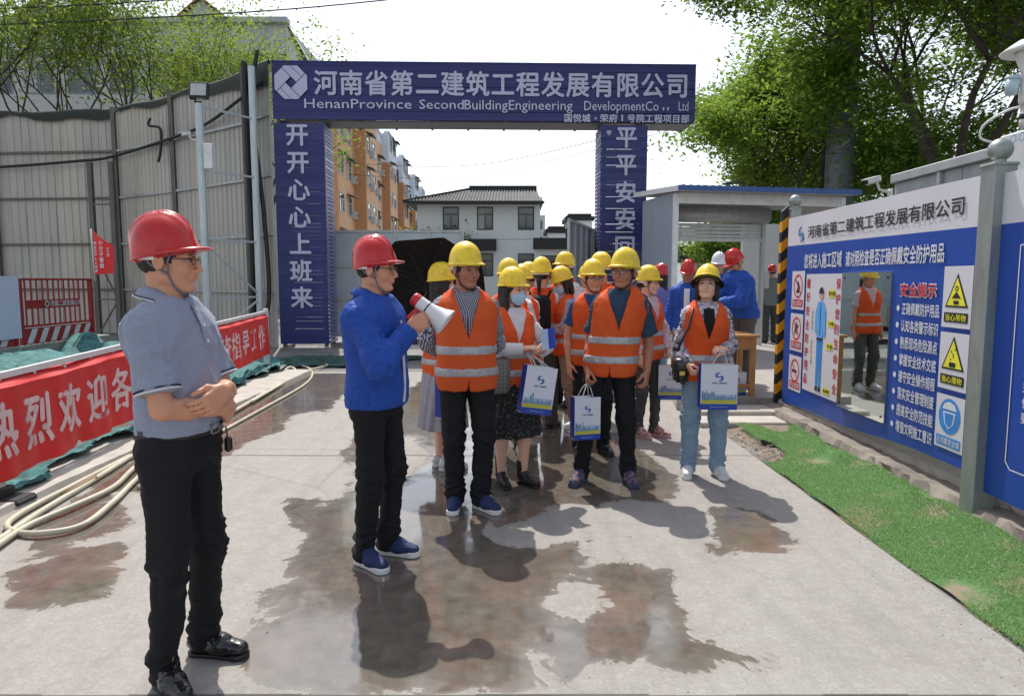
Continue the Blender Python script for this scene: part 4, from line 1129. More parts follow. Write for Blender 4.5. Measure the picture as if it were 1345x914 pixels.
# left side: kerb, bank under the netting --------------------------------
rough_slab('kerb_strip',-3.95,-3.30,2.4,11.3,-.02,.045,PALE,6,.010)
def net_z(X,Y):
    f=lambda a,b,s:vnoise(np.stack([X.ravel()*a+Y.ravel()*.3,Y.ravel()*b,X.ravel()*0+s],1),31).reshape(X.shape)
    d=np.clip((-3.48-X),0,5); z=.05+.34*np.clip(d/3.6,0,1)**.9*np.clip((12.3-Y)/2,0.3,1)
    z=z+.09*f(2.0,1.2,.2)*np.clip(d*2,0,1)+.085*np.abs(f(5,3.2,.9))*np.clip(d*4,0.3,1)+.024*(1-2*np.abs(f(12,6,.4)))+.008*(1-2*np.abs(f(30,16,.1)))
    return z
def netting():
    t=NT('green_netting'); v=t.coord('Object'); n=t.noise(v,6,6,.6,1.0); f=t.noise(v,260,2)
    c=t.ramp(n,[(0.36,(0.008,0.055,0.055,1)),(0.5,(0.020,0.150,0.150,1)),(0.72,(0.055,0.24,0.235,1))]); c=t.mix(t.math('MULTIPLY',f,.35),c,(.01,.09,.09,1))
    t.set(Base_Color=c,Roughness=.75); t.bump(t.noise(v,40,5,.6),.5,.012)
    def inn(X,Y): return (X<-3.50+.08*np.sin(Y*3)+.06*np.sin(Y*8)-.05*(Y-4.5)*(Y>4.5))&(Y>2.2)&(Y<12.0+.3*np.sin(X*4))
    st=.035; xs=np.arange(-7.9,-3.3,st); ys=np.arange(2.2,12.6,st); X,Y=np.meshgrid(xs,ys,indexing='ij'); Z=net_z(X,Y)
    I=np.arange(X.size).reshape(X.shape); Q=np.stack([I[:-1,:-1],I[1:,:-1],I[1:,1:],I[:-1,1:]],-1).reshape(-1,4); ok=inn(X,Y).ravel(); Q=Q[ok[Q].all(1)]
    o=link('dust_netting',raw_mesh('dust_netting',np.stack([X,Y,Z],-1).reshape(-1,3),Q),None,t.m)
    tag(o,'crumpled teal dust netting spread over the bank behind the red banner','netting')
    def pile(name,cx,cy,rx,ry,h,mat,lab,seed):
        xs=np.linspace(-1,1,60); X,Y=np.meshgrid(xs,xs,indexing='ij'); r=np.sqrt(X*X+Y*Y)
        f=vnoise(np.stack([X.ravel()*3+seed,Y.ravel()*3,X.ravel()*0],1),seed).reshape(X.shape); g=vnoise(np.stack([X.ravel()*8,Y.ravel()*8,X.ravel()*0],1),seed+1).reshape(X.shape)
        rr=r+.25*f; Z=h*np.clip(1-rr,0,1)**.6*(1+.5*g)+.012; I=np.arange(X.size).reshape(X.shape); Q=np.stack([I[:-1,:-1],I[1:,:-1],I[1:,1:],I[:-1,1:]],-1).reshape(-1,4); ok=(rr<1).ravel(); Q=Q[ok[Q].all(1)]
        o=link(name,raw_mesh(name,np.stack([cx+X*rx,cy+Y*ry,Z],-1).reshape(-1,3),Q),None,mat); tag(o,lab,'netting')
    dk=NT('dark_netting'); v=dk.coord('Object'); dk.set(Base_Color=dk.ramp(dk.noise(v,8,5),[(0.4,(.008,.03,.028,1)),(.7,(.02,.10,.08,1))]),Roughness=.85)
    pile('dark_netting',-3.55,12.6,1.0,.75,.10,dk.m,'dark green netting heap lying flat beyond the far banner post',5)
    pile('dark_netting',-2.4,13.3,.8,.5,.05,dk.m,'thin dark netting trail on the paving in front of the left gate column',9)
    # the peak of netting gathered against the wall end
    xs=np.linspace(0,1,40); ys=np.linspace(0,1,24); U,W=np.meshgrid(xs,ys,indexing='ij')
    X=-7.6+2.2*U; Z=.10+W*(.50-.40*U)*(1+.12*np.sin(U*19))+.02*np.sin(U*40+W*9); Y=11.9-1.1*(1-W)+.08*np.sin(U*25+W*4)
    I=np.arange(X.size).reshape(X.shape); Q=np.stack([I[:-1,:-1],I[1:,:-1],I[1:,1:],I[:-1,1:]],-1).reshape(-1,4)
    o=link('draped_netting',raw_mesh('draped_netting',np.stack([X,Y,Z],-1).reshape(-1,3),Q),None,t.m); tag(o,'folded teal netting hanging in a peak below the red guard fence','netting')
netting()
LOWW=mat_simple('low_wall_concrete',(0.23,0.235,0.22,1),0.9,bump=.5,bscale=20,var=.3,nscale=2.5)
k=MB(); k.box((-8.6,4.0,-.01),(-7.62,12.95,.50),bev=.01); tag(k.build('low_wall',LOWW),'low grey concrete wall carrying the red guard fence','wall')

# ================================================================== corrugated hoarding
def hoard_mat():
    t=NT('hoarding_steel'); v=t.coord('Object'); n=t.noise(t.coord('Object',(1,1,.25)),1.2,6,.6); r=t.noise(t.coord('Object',(9,9,.5)),1,5,.6); f=t.noise(v,40,4)
    c=t.ramp(n,[(0.3,(0.45,0.405,0.33,1)),(0.7,(0.62,0.58,0.50,1))]); c=t.mix(t.ramp(r,[(0.54,(0,0,0,1)),(0.74,(.55,.55,.55,1))]),c,(.155,.125,.095,1)); c=t.mix(t.math('MULTIPLY',f,.2),c,(.15,.14,.13,1))
    oi=t.n('ShaderNodeObjectInfo'); c=t.mix(t.math('MULTIPLY',oi.outputs['Random'],.30),c,(.24,.28,.31,1))
    t.set(Base_Color=c,Roughness=.5,Metallic=.05); t.bump(f,.15,.005); return t.m
HOARD=hoard_mat()
def galv(name,a=(0.30,0.31,0.32,1),b=(0.44,0.45,0.46,1),metal=.55,rough=.42,rust=True):
    t=NT(name); v=t.coord('Object'); n=t.noise(t.coord('Object',(6,6,1.2)),1.5,6,.6); f=t.noise(v,90,3)
    c=t.ramp(n,[(0.3,a),(0.7,b)])
    if rust: c=t.mix(t.ramp(t.noise(t.coord('Object',(10,10,2)),2,5,.6),[(0.60,(0,0,0,1)),(0.78,(.6,.6,.6,1))]),c,(.20,.13,.09,1))
    t.set(Base_Color=c,Metallic=metal,Roughness=t.math('ADD',rough-.1,t.math('MULTIPLY',f,.2))); t.bump(f,.1,.003); return t.m
GALV=galv('galvanised_steel'); GALVD=galv('weathered_steel',(.10,.095,.085,1),(.17,.16,.145,1),.3,.6); BLKC=mat_simple('black_cable',(0.012,0.012,0.012,1),.55)
def sheet_mesh(w,h,wave):
    prof=[]; n=int(round(w/wave))
    for i in range(n):
        x=i*w/n
        for u,d in ((0,.0),(.70,.0),(.76,-.022),(.92,-.022),(.98,0)): prof.append((x+u*w/n,d))
    prof.append((w,0)); k=MB(); vs=[(x,y,0) for x,y in prof]+[(x,y,h) for x,y in prof]; m=len(prof)
    k.add(vs,[(i,i+1,i+1+m,i+m) for i in range(m-1)]); 
    k.add([(x,y+.004,z) for x,y,z in vs],[(i+m,i+1+m,i+1,i) for i in range(m-1)])
    return k.mesh('sheet_panel')
FP=[(-5.32,15.55),(-6.25,16.45),(-8.92,18.45),(-11.28,19.95),(-15.0,20.25),(-24.0,20.9)]
def hoarding():
    H=6.25
    for si,(lab,seg) in enumerate((('tall grey corrugated steel hoarding curving back from the blue gateway',FP[:4]),('brown stained corrugated steel hoarding running behind the red guard fence',FP[3:]))):
        root=empty('steel_hoarding',(*seg[0],0),0,lab,'fence')
        inv=Matrix.Translation((-seg[0][0],-seg[0][1],0))
        def loc(p): return (p[0]-seg[0][0],p[1]-seg[0][1],p[2] if len(p)>2 else 0)
        for a,b in zip(seg,seg[1:]):
            dx,dy=b[0]-a[0],b[1]-a[1]; L=math.hypot(dx,dy); n=max(1,round(L/.95)); w=L/n; ang=math.atan2(dy,dx)
            key=('sheet',round(w,3))
            if key not in MATS: MATS[key]=sheet_mesh(w-.006,H,.19 if si==0 else .236)
            # build from b towards a, so that the outside of the sheet faces the yard
            for i in range(n):
                t=(n-i)/n; o=link('sheet_panel',MATS[key],root,HOARD,loc=loc((a[0]+dx*t,a[1]+dy*t,random.uniform(-.03,.03))),rot=(0,0,ang+math.pi))
            nx,ny=-dy/L,dx/L
            if ny>0: nx,ny=-nx,-ny
            for z in (1.25,2.55,3.85,5.15):
                k=MB(); k.bar(loc((a[0]+nx*.055,a[1]+ny*.055,z)),loc((b[0]+nx*.055,b[1]+ny*.055,z)),.045,.06); k.build('rail',GALVD if si else GALV,root)
        for p in ((seg[1],seg[2],seg[3]) if si==0 else (seg[1],)):
            k=MB(); k.bar(loc((p[0]+.05,p[1]-.12,0)),loc((p[0]+.05,p[1]-.12,H+.1)),.11,.11); k.build('post',GALVD,root)
        # black sheeting sagging over the top edge
        k=MB(); rr=random.Random(si); pts=[]
        for a,b in zip(seg,seg[1:]):
            L=math.hypot(b[0]-a[0],b[1]-a[1]); m=int(L/.22)
            for i in range(m): t=i/m; pts.append((a[0]+(b[0]-a[0])*t,a[1]+(b[1]-a[1])*t))
        n=len(pts); vs=[]
        for i,(x,y) in enumerate(pts):
            d=.22+.07*math.sin(i*.35)+.05*math.sin(i*.9)+rr.uniform(-.02,.02)
            if si==0: d=.55-.40*min(1,i/16)+.05*math.sin(i*.6)
            hz=H+.05+.03*math.sin(i*.5)
            x,y,_=loc((x,y)); vs+=[(x+.01,y+.08,hz-.05),(x,y-.02,hz+.02),(x,y-.10,hz-.03),(x+.01,y-.115,hz-d*.5),(x,y-.11,hz-d)]
        fs=[(i*5+q,i*5+q+1,i*5+q+6,i*5+q+5) for i in range(n-1) for q in range(4)]
        k.add(vs,fs); o=k.build('top_sheeting',mat_simple('black_sheeting',(.018,.024,.018,1),.7,bump=.6,bscale=12),root,True)
hoarding()
def cable(name,pts,r,mat,lab,cat='cable',n=6,sub=6,group=None):
    # smooth curve through the points
    P=[Vector(p) for p in pts]; out=[]
    for i in range(len(P)-1):
        p0=P[max(i-1,0)];p1=P[i];p2=P[i+1];p3=P[min(i+2,len(P)-1)]
        for j in range(sub):
            t=j/sub; out.append(.5*((2*p1)+(-p0+p2)*t+(2*p0-5*p1+4*p2-p3)*t*t+(-p0+3*p1-3*p2+p3)*t**3))
    out.append(P[-1]); k=MB(); k.tube(out,r,n); o=k.build(name,mat,None,True); tag(o,lab,cat,group); return o
cable('black_cable',[(-24,20.2,4.95),(-18,20.05,4.72),(-15,20.0,4.72),(-12.2,19.7,4.85),(-11.2,19.6,4.95),(-8.9,18.2,5.15),(-7.5,17.2,5.3),(-6.3,16.2,5.6),(-5.5,15.55,5.85)],.04,BLKC,'thick black cable sagging across the grey hoarding below its top')
cable('black_cable',[(-5.95,15.75,6.35),(-5.92,15.7,5.6),(-5.90,15.65,4),(-5.86,15.6,2.2),(-5.86,15.55,1.0),(-5.8,15.5,.25)],.07,BLKC,'thick black cable dropping straight down beside the blue gateway')
cable('black_cable',[(-5.55,15.5,6.5),(-5.75,15.5,5.4),(-5.62,15.45,4.2),(-5.50,15.4,3.0),(-5.42,15.35,1.6),(-5.45,15.3,.9),(-5.62,15.3,.86)],.05,BLKC,'bent black cable leaning down to a short elbow next to the gateway')
cable('black_cable',[(-9.5,18.5,5.75),(-9.52,18.45,5.55),(-9.2,18.4,5.45),(-9.22,18.4,4.9),(-9.3,18.4,4.6)],.035,BLKC,'short black pipe hooked over the hoarding between two posts')
def truss(name,xa,ya,xb,yb,h,rungs,diags,lab,mat,ra=.05,rb=.05,tube=False,za=None):
    root=empty(name,(xa,ya,0),0,lab,'frame'); d=(xb-xa,yb-ya)
    for i,(x,y,hh) in enumerate(((0,0,za or h),(d[0],d[1],h))):
        k=MB()
        if tube: k.tube([(x,y,0),(x,y,hh)],ra if i==0 else rb,12)
        else: k.bar((x,y,0),(x,y,hh),ra*2,ra*2)
        k.build('upright',mat,root)
    for z in rungs: k=MB(); k.bar((0,-.02,z),(d[0],d[1]-.02,z),.04,.04); k.build('rung',mat,root)
    for z0,z1 in diags: k=MB(); k.bar((0,-.03,z0),(d[0],d[1]-.03,z1),.035,.035); k.build('brace',mat,root)
    return root
truss('steel_truss',-11.65,19.3,-11.00,19.2,4.75,(3.6,2.45,.98,2.43-.0),((.0,.95),(2.3,1.0)),'dark steel ladder frame standing at the bend of the hoarding',GALVD,.06,.06)
truss('lamp_mast',-6.30,14.2,-5.62,15.3,6.1,(5.0,3.75,2.35,1.15),((2.3,1.2),(.25,1.1)),'pale galvanised ladder mast beside the gateway with a floodlight on top',galv('pale_steel',(.42,.46,.48,1),(.58,.62,.64,1),.3,.4,False),.075,.075,True,5.05)
def floodlight():
    root=empty('floodlight',(-6.30,14.15,5.05),0,'black framed floodlight on top of the pale mast','floodlight')
    k=MB(); k.box((-.16,-.06,.08),(.20,.04,.42),bev=.01); b=k.build('housing',BLACKP,root,rot=(-.25,0,.1))
    k=MB(); k.box((-.13,-.068,.13),(.17,-.058,.38)); k.build('glass',mat_simple('flood_glass',(.45,.50,.47,1),.15),root,rot=(-.25,0,.1))
    k=MB(); k.bar((-.05,0,0),(-.05,0,.14),.03); k.bar((-.05,0,.02),(.08,0,.02),.03); k.build('bracket',BLACKP,root)
    def cctv(loc,rz,lab,sc=1.0,drop=True):
        r=empty('security_camera',loc,rz,lab,'camera',scale=sc)
        k=MB(); k.tube([(0,-.09,0),(0,.09,0)],.036,14); k.box((-.042,-.12,.026),(.042,.08,.038)); k.build('camera_body',WHITEP,r,rot=(.25,0,0))
        k=MB(); k.tube([(0,-.096,0),(0,-.090,0)],.030,14); k.build('lens',BLACKP,r,rot=(.25,0,0))
        k=MB(); k.tube([(0,.06,-.02),(0,.10,-.10),(0,.24,-.12)],.014,8); k.box((-.03,.24,-.16),(.03,.26,-.08)); k.build('bracket',WHITEP,r)
    cctv((-6.50,14.0,4.42),R(-50),'small white security camera on the side of the pale mast')
    cctv((3.28,6.35,2.42),R(-75),'white bullet security camera above the far part of the safety board',.8)
    k=MB(); k.box((-6.20,14.08,3.75),(-6.03,14.18,4.25),bev=.01); tag(k.build('junction_box',WHITEP),'white junction box fixed half way up the pale mast','box')
    k=MB(); k.box((-6.42,14.3,4.42),(-6.32,14.4,4.88),bev=.01); tag(k.build('equipment_box',mat_simple('box_grey',(.55,.56,.56,1),.5)),'narrow pale box behind the camera on the mast','box')
floodlight()

# ================================================================== gateway
def slat_mat(name,a,b,rough=.35):
    t=NT(name); v=t.coord('Object'); n=t.noise(t.coord('Object',(.7,3,3)),2.0,5,.6); oi=t.n('ShaderNodeObjectInfo')
    c=t.ramp(n,[(.3,a),(.7,b)]); c=t.mix(t.math('MULTIPLY',oi.outputs['Random'],.35),c,scl(a,.7)); t.set(Base_Color=c,Roughness=t.math('ADD',rough,t.math('MULTIPLY',oi.outputs['Random'],.15))); t.bump(t.noise(v,25,4),.12,.004); return t.m
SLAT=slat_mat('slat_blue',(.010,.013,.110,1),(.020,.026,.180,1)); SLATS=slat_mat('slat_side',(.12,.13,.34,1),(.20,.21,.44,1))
LETW=mat_simple('letter_white',(.50,.50,.66,1),.5,var=.05)
LETL=mat_simple('letter_edge',(.55,.55,.7,1),.5)
def gateway():
    gx0,gx1=-5.27,4.10; gz0,gz1=5.00,6.28; y=15.55; ang=math.atan2(.28,9.37); dep=.85
    root=empty('site_gateway',(gx0,y,0),ang,'dark blue slatted gateway with white lettering spanning the site entrance','gateway')
    W=(gx1-gx0)/math.cos(ang); pitch=.0875; shs={}
    def slat(x0,x1,z,yy=0,depth=False,mat=SLAT,th=.018,hh=None):
        hh=hh or pitch-(.0115 if random.random()<.02 else .0020); key=(round(x1-x0,3),round(hh,3),depth)
        if key not in shs:
            k=MB(); L=x1-x0
            if depth: k.box((-th/2,0,-hh/2),(th/2,L,hh/2))
            else: k.box((0,-th/2,-hh/2),(L,th/2,hh/2))
            shs[key]=k.mesh('slat')
        j=random.uniform(-.0035,.0035)
        o=link('slat',shs[key],root,mat,loc=((yy,x0,z) if depth else (x0,yy,z+j)),rot=(0,0,0) if depth else (0,random.uniform(-.0012,.0012),0)); return o
    cols=((0,1.10),(7.28,8.32))
    n=int((gz1-gz0)/pitch)
    for i in range(n+1):
        z=gz1-pitch*(i+.5)
        if z<gz0+.02: break
        slat(0,W,z,0)
        slat(0,dep,z,W,True)
        slat(0,W,z,dep)
    for ci,(a,b) in enumerate(cols):
        i=0
        while True:
            z=gz0-.03-pitch*(i+.5); i+=1
            if z<.06: break
            slat(a,b,z,0.0)
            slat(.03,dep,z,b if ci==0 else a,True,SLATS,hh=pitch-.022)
            if ci==1 or True: slat(.03,dep,z,a if ci==0 else b,True)
    # frames inside
    for a,b in cols:
        for x in (a+.08,b-.08):
            for yy in (.08,dep-.08): k=MB(); k.bar((x,yy,0),(x,yy,gz0),.08); k.build('frame_tube',GALVD,root)
    k=MB(); k.box((.05,.06,gz0+.02),(W-.05,dep-.06,gz0+.05)); k.build('soffit',slat_mat('soffit_dark',(.05,.052,.07,1),(.09,.09,.12,1)),root)
    for x in np.linspace(.1,W-.1,12):
        for yy in (.05,dep-.05): k=MB(); k.bar((x,yy,gz0),(x,yy,gz1-.05),.05); k.build('frame_tube',GALVD,root)
    k=MB(); k.box((-.01,-.02,gz1-.005),(W+.01,dep+.02,gz1+.02)); k.build('top_cap',SLAT,root)
    F=Frame((0,-.03,0),(1,0,0),(0,0,1))
    off=.012; th=.016
    # company name
    s='河南省第二建筑工程发展有限公司'; x0=.88; x1=9.22; w=(x1-x0)/len(s)
    xs=(0.90,9.24)
    for i,ch in enumerate(s):
        u=xs[0]+(xs[1]-xs[0])*i/len(s); F.text('character',ch,u+.03,u+(xs[1]-xs[0])/len(s)-.035,5.575,6.09,LETW,root,off,.022,thick=th,em=True)
    def latin(txt,a,b,z0,z1):
        vs,fs=text_data(txt,.006); 
        z0,z1=(z0-5.345)*1.4+5.215,(z1-5.545)+5.485
        F.text('lettering',txt,a,b,z0,z1,LETL,root,off,.006,thick=th)
    latin('HenanProvince',.70,3.05,5.395-.0,5.545); latin('SecondBuildingEn',3.25,5.02,5.375,5.545) if False else None
    latin('Second',3.22,4.20,5.395,5.545); latin('BuildingEn',4.22,5.12,5.36,5.545) if False else None
    latin('BuildingEngineering',4.22,6.62,5.345,5.545); latin('DevelopmentCo',6.88,8.55,5.345,5.545); latin('.',8.64,8.68,5.395,5.425); latin('.',8.74,8.78,5.395,5.425); latin('Ltd',9.00,9.22,5.395,5.545)
    s='国悦城·荣府1号院工程项目部'
    for i,ch in enumerate(s):
        u=6.42+2.83*i/len(s)
        if ch=='·': F.poly('character',disc(u+.11,5.11,.025,10),LETL,root,off,th)
        else: F.text('character',ch,u+.015,u+.195,5.025,5.20,LETL,root,off,.018,thick=th,em=(ch!='1')) if ch!='1' else F.text('character','1',u+.085,u+.12,5.05,5.19,LETL,root,off,.0,thick=th)
    for (s,cx,z1,dz,sz) in (('开开心心上班来',.52,5.02,.598,.47),('平平安安回家',7.84,5.01,.605,.46)):
        for i,ch in enumerate(s):
            zc=z1-dz*(i+.5); F.text('character',ch,cx-sz/2,cx+sz/2,zc-sz/2,zc+sz/2,LETW,root,off,.024,thick=th,em=True)
    # octagon emblem of two folded bands round a square hole
    cx,cz,r=.42,5.83,.385; oc=[(cx+r*math.cos(R(22.5+45*i)),cz+r*math.sin(R(22.5+45*i))) for i in range(8)]
    sq=[(cx+.12*math.cos(R(90*i)),cz+.12*math.sin(R(90*i))) for i in range(4)]
    # ring of eight quads, cut by dark seams
    k=MB(); A=[F.p(u,v,off) for u,v in oc]; B_=[F.p(u,v,off) for u,v in sq]
    fs=[]
    for i in range(8):
        a=i;b=(i+1)%8; s0=8+((i+1)//2)%4; s1=8+((i+2)//2)%4
        fs.append((a,b,s0) if s0==s1 else (a,b,s1,s0))
    k.add(A+B_,fs)
    em=k.build('emblem',LETW,root)
    k=MB()
    def seam(p,q,w=.010):
        a=F.p(*p,off+.003);b=F.p(*q,off+.003); d=(b-a).normalized(); s_=F.n.cross(d)*w/2; k.add([a-s_,b-s_,b+s_,a+s_],[(0,1,2,3)])
    def pt(u,v): return (cx+u*r,cz+v*r)
    for q in range(4):
        c_,s_=math.cos(R(90*q)),math.sin(R(90*q)); rt=lambda u,v:pt(u*c_-v*s_,u*s_+v*c_)
        seam(rt(.0,.31),rt(-.59,.90),.014); seam(rt(.31,.0),rt(.0,.31),.012)
        seam(rt(-.30,.62),rt(-.92,.0),.010) if q%2 else None
    k.build('seam',SLAT,em)
    k=MB(); k.lathe([(0,-.24),(.10,-.22),(.17,-.12),(.18,-.02),(.17,0),(0,0)],20,(7.45,.16,4.86)); k.build('dome_camera',mat_simple('dome_grey',(.35,.37,.42,1),.25),root,True)
gateway()
# gate leaves ------------------------------------------------------------
LEAFM=galv('gate_sheet',(.40,.45,.47,1),(.50,.55,.57,1),.15,.45,False); LEAFF=galv('gate_frame_steel',(.42,.42,.40,1),(.52,.52,.50,1),.3,.5)
def leaf(a,b,h,lab,nx,rows,zb=.12,panel=LEAFM):
    ang=math.atan2(b[1]-a[1],b[0]-a[0]); L=math.hypot(b[0]-a[0],b[1]-a[1]); root=empty('gate_leaf',(*a,0),ang,lab,'gate')
    k=MB(); 
    for x in np.linspace(.03,L-.03,nx+1): k=MB(); k.bar((x,0,zb),(x,0,h-.03),.06,.05); k.build('stile',LEAFF,root)
    zs=[zb+.03]+list(rows)+[h-.03]
    for z in zs: k=MB(); k.bar((0,-.005,z),(L,-.005,z),.05,.055); k.build('rail',LEAFF,root)
    for i in range(nx):
        for z0,z1 in zip(zs,zs[1:]):
            k=MB(); k.box((.06+(L-.06)*i/nx,.012,z0+.025),((L-.06)*(i+1)/nx,.018,z1-.025)); k.build('panel',panel,root)
    return root
leaf((-4.52,17.0),(-1.18,16.95),2.74,'wide pale grey sheet gate leaf standing open behind the left column',4,(.95,1.65) if False else (1.05,1.85))
leaf((1.12,13.75),(2.08,17.1),2.74,'grey gate leaf swung open next to the right column',5,(1.4,),panel=galv('gate_sheet_dark',(.22,.27,.33,1),(.30,.36,.43,1),.2,.4,False))
# low road bar seen under the umbrella
for i,(y,z) in enumerate(((13.6,.62),(13.6,.28))):
    pass
def boom():
    root=empty('barrier_rail',(-2.35,13.4,0),0,'low black and white rail barrier behind the umbrella','barrier')
    for z in (.18,.40): k=MB(); k.box((0,-.03,z),(1.5,.03,z+.07),bev=.008); k.build('rail',WHITEP,root)
    for z in (.27,.52): k=MB(); k.box((0,-.04,z),(1.5,.04,z+.10),bev=.008); k.build('rail',BLACKP,root)
    for x in (.06,1.44): k=MB(); k.box((x-.04,-.05,0),(x+.04,.05,.62)); k.build('post',BLACKP,root)
    k=MB(); k.box((-1.95,13.0,.60),(-1.35,13.4,1.05),bev=.01); tag(k.build('cardboard_box',mat_simple('cardboard',(.42,.27,.11,1),.85)),'brown cardboard box beside the umbrella handle','box')
boom()
# ================================================================== guard house
WALLP=mat_simple('panel_grey',(.30,.34,.40,1),.5,var=.06); WHW=mat_simple('wall_white',(.62,.63,.62,1),.8,var=.04); ROOFB=mat_simple('roof_blue',(.030,.085,.26,1),.45)
ALU=galv('shutter_aluminium',(.42,.43,.43,1),(.54,.55,.55,1),.35,.4,False)
def guard_house():
    x0,x1,y0,y1,z0,zt=2.93,6.35,12.6,14.1,.15,3.12
    root=empty('guard_house',(x0,y0,z0),R(11),'grey panel guard shelter with blue edged roof and rolled up shutter','building')
    T=lambda x,y,z:(x-x0,y-y0,z-z0)
    def bx(n,a,b,m,par=root,bev=0):
        k=MB(); k.box(T(*a),T(*b),bev=bev); return k.build(n,m,par)
    ys=np.linspace(y0,y1,4)
    for i in range(3): bx('wall_panel',(x0,ys[i]+.004,z0),(x0+.08,ys[i+1]-.004,zt-.02),WALLP)
    for i in range(3): bx('wall_panel',(x1-.08,ys[i]+.004,z0),(x1,ys[i+1]-.004,zt-.02),WHW)
    # white right bay with its own wall beside the opening
    for x in (x0-.02,x1-.06): bx('corner_post',(x,y0-.06,z0),(x+.09,y0+.0,zt-.05),mat_simple('post_white',(.66,.68,.68,1),.45))
    bx('fascia',(x0,y0-.05,zt-.22),(x1,y0-.01,zt-.03),mat_simple('fascia_white',(.60,.61,.60,1),.5))
    # shutter box and slats, hung behind the opening at the back
    sb=MB(); sb.tube([T(x0+.12,y1-.25,2.84),T(5.56,y1-.25,2.84)],.165,20); sh=sb.build('shutter_drum',ALU,root,True)
    for z in (2.64,2.565,2.49,2.415): bx('shutter_slat',(x0+.12,y1-.14,z-.034),(5.50,y1-.12,z+.034),ALU,sh,.008)
    bx('bottom_rail',(x0+.12,y1-.17,2.31),(5.50,y1-.09,2.375),ALU,sh)
    bx('shutter_guide',(5.50,y1-.18,z0),(5.57,y1-.08,2.7),ALU); bx('shutter_guide',(x0+.09,y1-.18,z0),(x0+.15,y1-.08,2.7),ALU)
    bx('lintel',(x0+.08,y1-.08,2.99),(x1-.09,y1,zt-.02),WHW)
    # control box
    bx('control_box',(5.60,y1-.16,1.35),(5.70,y1-.08,1.70),mat_simple('ctrl',(.5,.52,.52,1),.4))
    # roof: sheet with ribs, blue edge
    k=MB(); xa,xb=x0-.08,x1+.12; ya,yb=y0-.35,y1+.3; n=26; vs=[];m=0
    prof=[]
    for i in range(n):
        w=(xb-xa)/n; x=xa+i*w; prof+= [(x,0),(x+w*.62,0),(x+w*.72,.045),(x+w*.90,.045)]
    prof.append((xb,0)); m=len(prof)
    zr=zt+.03
    vs=[T(x,ya,zr+z) for x,z in prof]+[T(x,yb,zr+.14+z) for x,z in prof]
    k.add(vs,[(i,i+1,i+1+m,i+m) for i in range(m-1)]); k.build('roof',ROOFB,root)
    bx('roof_edge',(xa,ya-.03,zt-.03),(xb,ya,zt+.06),ROOFB); 
    k=MB(); k.add([T(xa,ya,zt-.03),T(xb,ya,zt-.03),T(xb,yb,zt+.10),T(xa,yb,zt+.10)],[(0,1,2,3)]); k.build('ceiling',mat_simple('ceiling_grey',(.45,.46,.46,1),.7),root)
    k=MB(); k.bar(T(xa+.01,ya,zt+.01),T(xa+.01,yb,zt+.14),.03,.09); k.build('roof_edge',WHW,root)
    k=MB(); k.bar(T(4.0,y0+.1,zt+.17),T(4.4,y0+.4,zt+.24),.16,.04); k.build('roof_flap',BLACKP,root)
guard_house()
k=MB(); k.box((5.75,17.2,.1),(9.5,17.4,2.9)); w_=k.build('white_wall',WHW); tag(w_,'plain white wall behind the man in the grey hooded jacket','wall')

# ================================================================== two-storey house
ROOFD=mat_simple('roof_tile_grey',(.105,.108,.105,1),.8,var=.25,nscale=3); RIDGE=mat_simple('ridge_dark',(.028,.028,.030,1),.7); WINF=mat_simple('window_frame_dark',(.022,.026,.030,1),.5)
def glassm(name,a,b,rough=.08):
    t=NT(name); v=t.coord('Object'); n=t.noise(v,1.4,4); oi=t.n('ShaderNodeObjectInfo'); c=t.ramp(n,[(.3,a),(.7,b)]); c=t.mix(oi.outputs['Random'],c,scl(a,.6)); t.set(Base_Color=c,Roughness=rough); t.b.inputs['Specular IOR Level'].default_value=.8; return t.m
GLASS=glassm('window_glass',(.03,.035,.04,1),(.10,.12,.13,1)); CURT=mat_simple('curtain_pale',(.42,.42,.40,1),.9)
def window(parent,fr,u,v,w,h,frame=WINF,sill=None,div=True,fw=.06,curtain=0.0,dep=.07):
    """a window set in a wall: frame, pane and bars, all in the wall's frame"""
    k=MB()
    def bb(u0,u1,v0,v1,o0,o1):
        c=[fr.p(a,b,o) for o in (o0,o1) for a,b in ((u0,v0),(u1,v0),(u1,v1),(u0,v1))]
        k.add(c,[(3,2,1,0),(4,5,6,7),(0,1,5,4),(1,2,6,5),(2,3,7,6),(3,0,4,7)])
    bb(u,u+w,v,v+fw,-.01,dep*.5); bb(u,u+w,v+h-fw,v+h,-.01,dep*.5); bb(u,u+fw,v+fw,v+h-fw,-.01,dep*.5); bb(u+w-fw,u+w,v+fw,v+h-fw,-.01,dep*.5)
    if div: bb(u+w/2-fw*.4,u+w/2+fw*.4,v+fw,v+h*.66,-.01,dep*.4); bb(u+fw,u+w-fw,v+h*.66,v+h*.66+fw*.8,-.01,dep*.4)
    o=k.build('window',frame,parent)
    fr.rect('pane',u+fw,u+w-fw,v+fw,v+h-fw,GLASS,o,.004)
    if curtain>0: fr.rect('curtain',u+fw,u+fw+(w-2*fw)*curtain,v+fw,v+h-fw,CURT,o,.010)
    return o
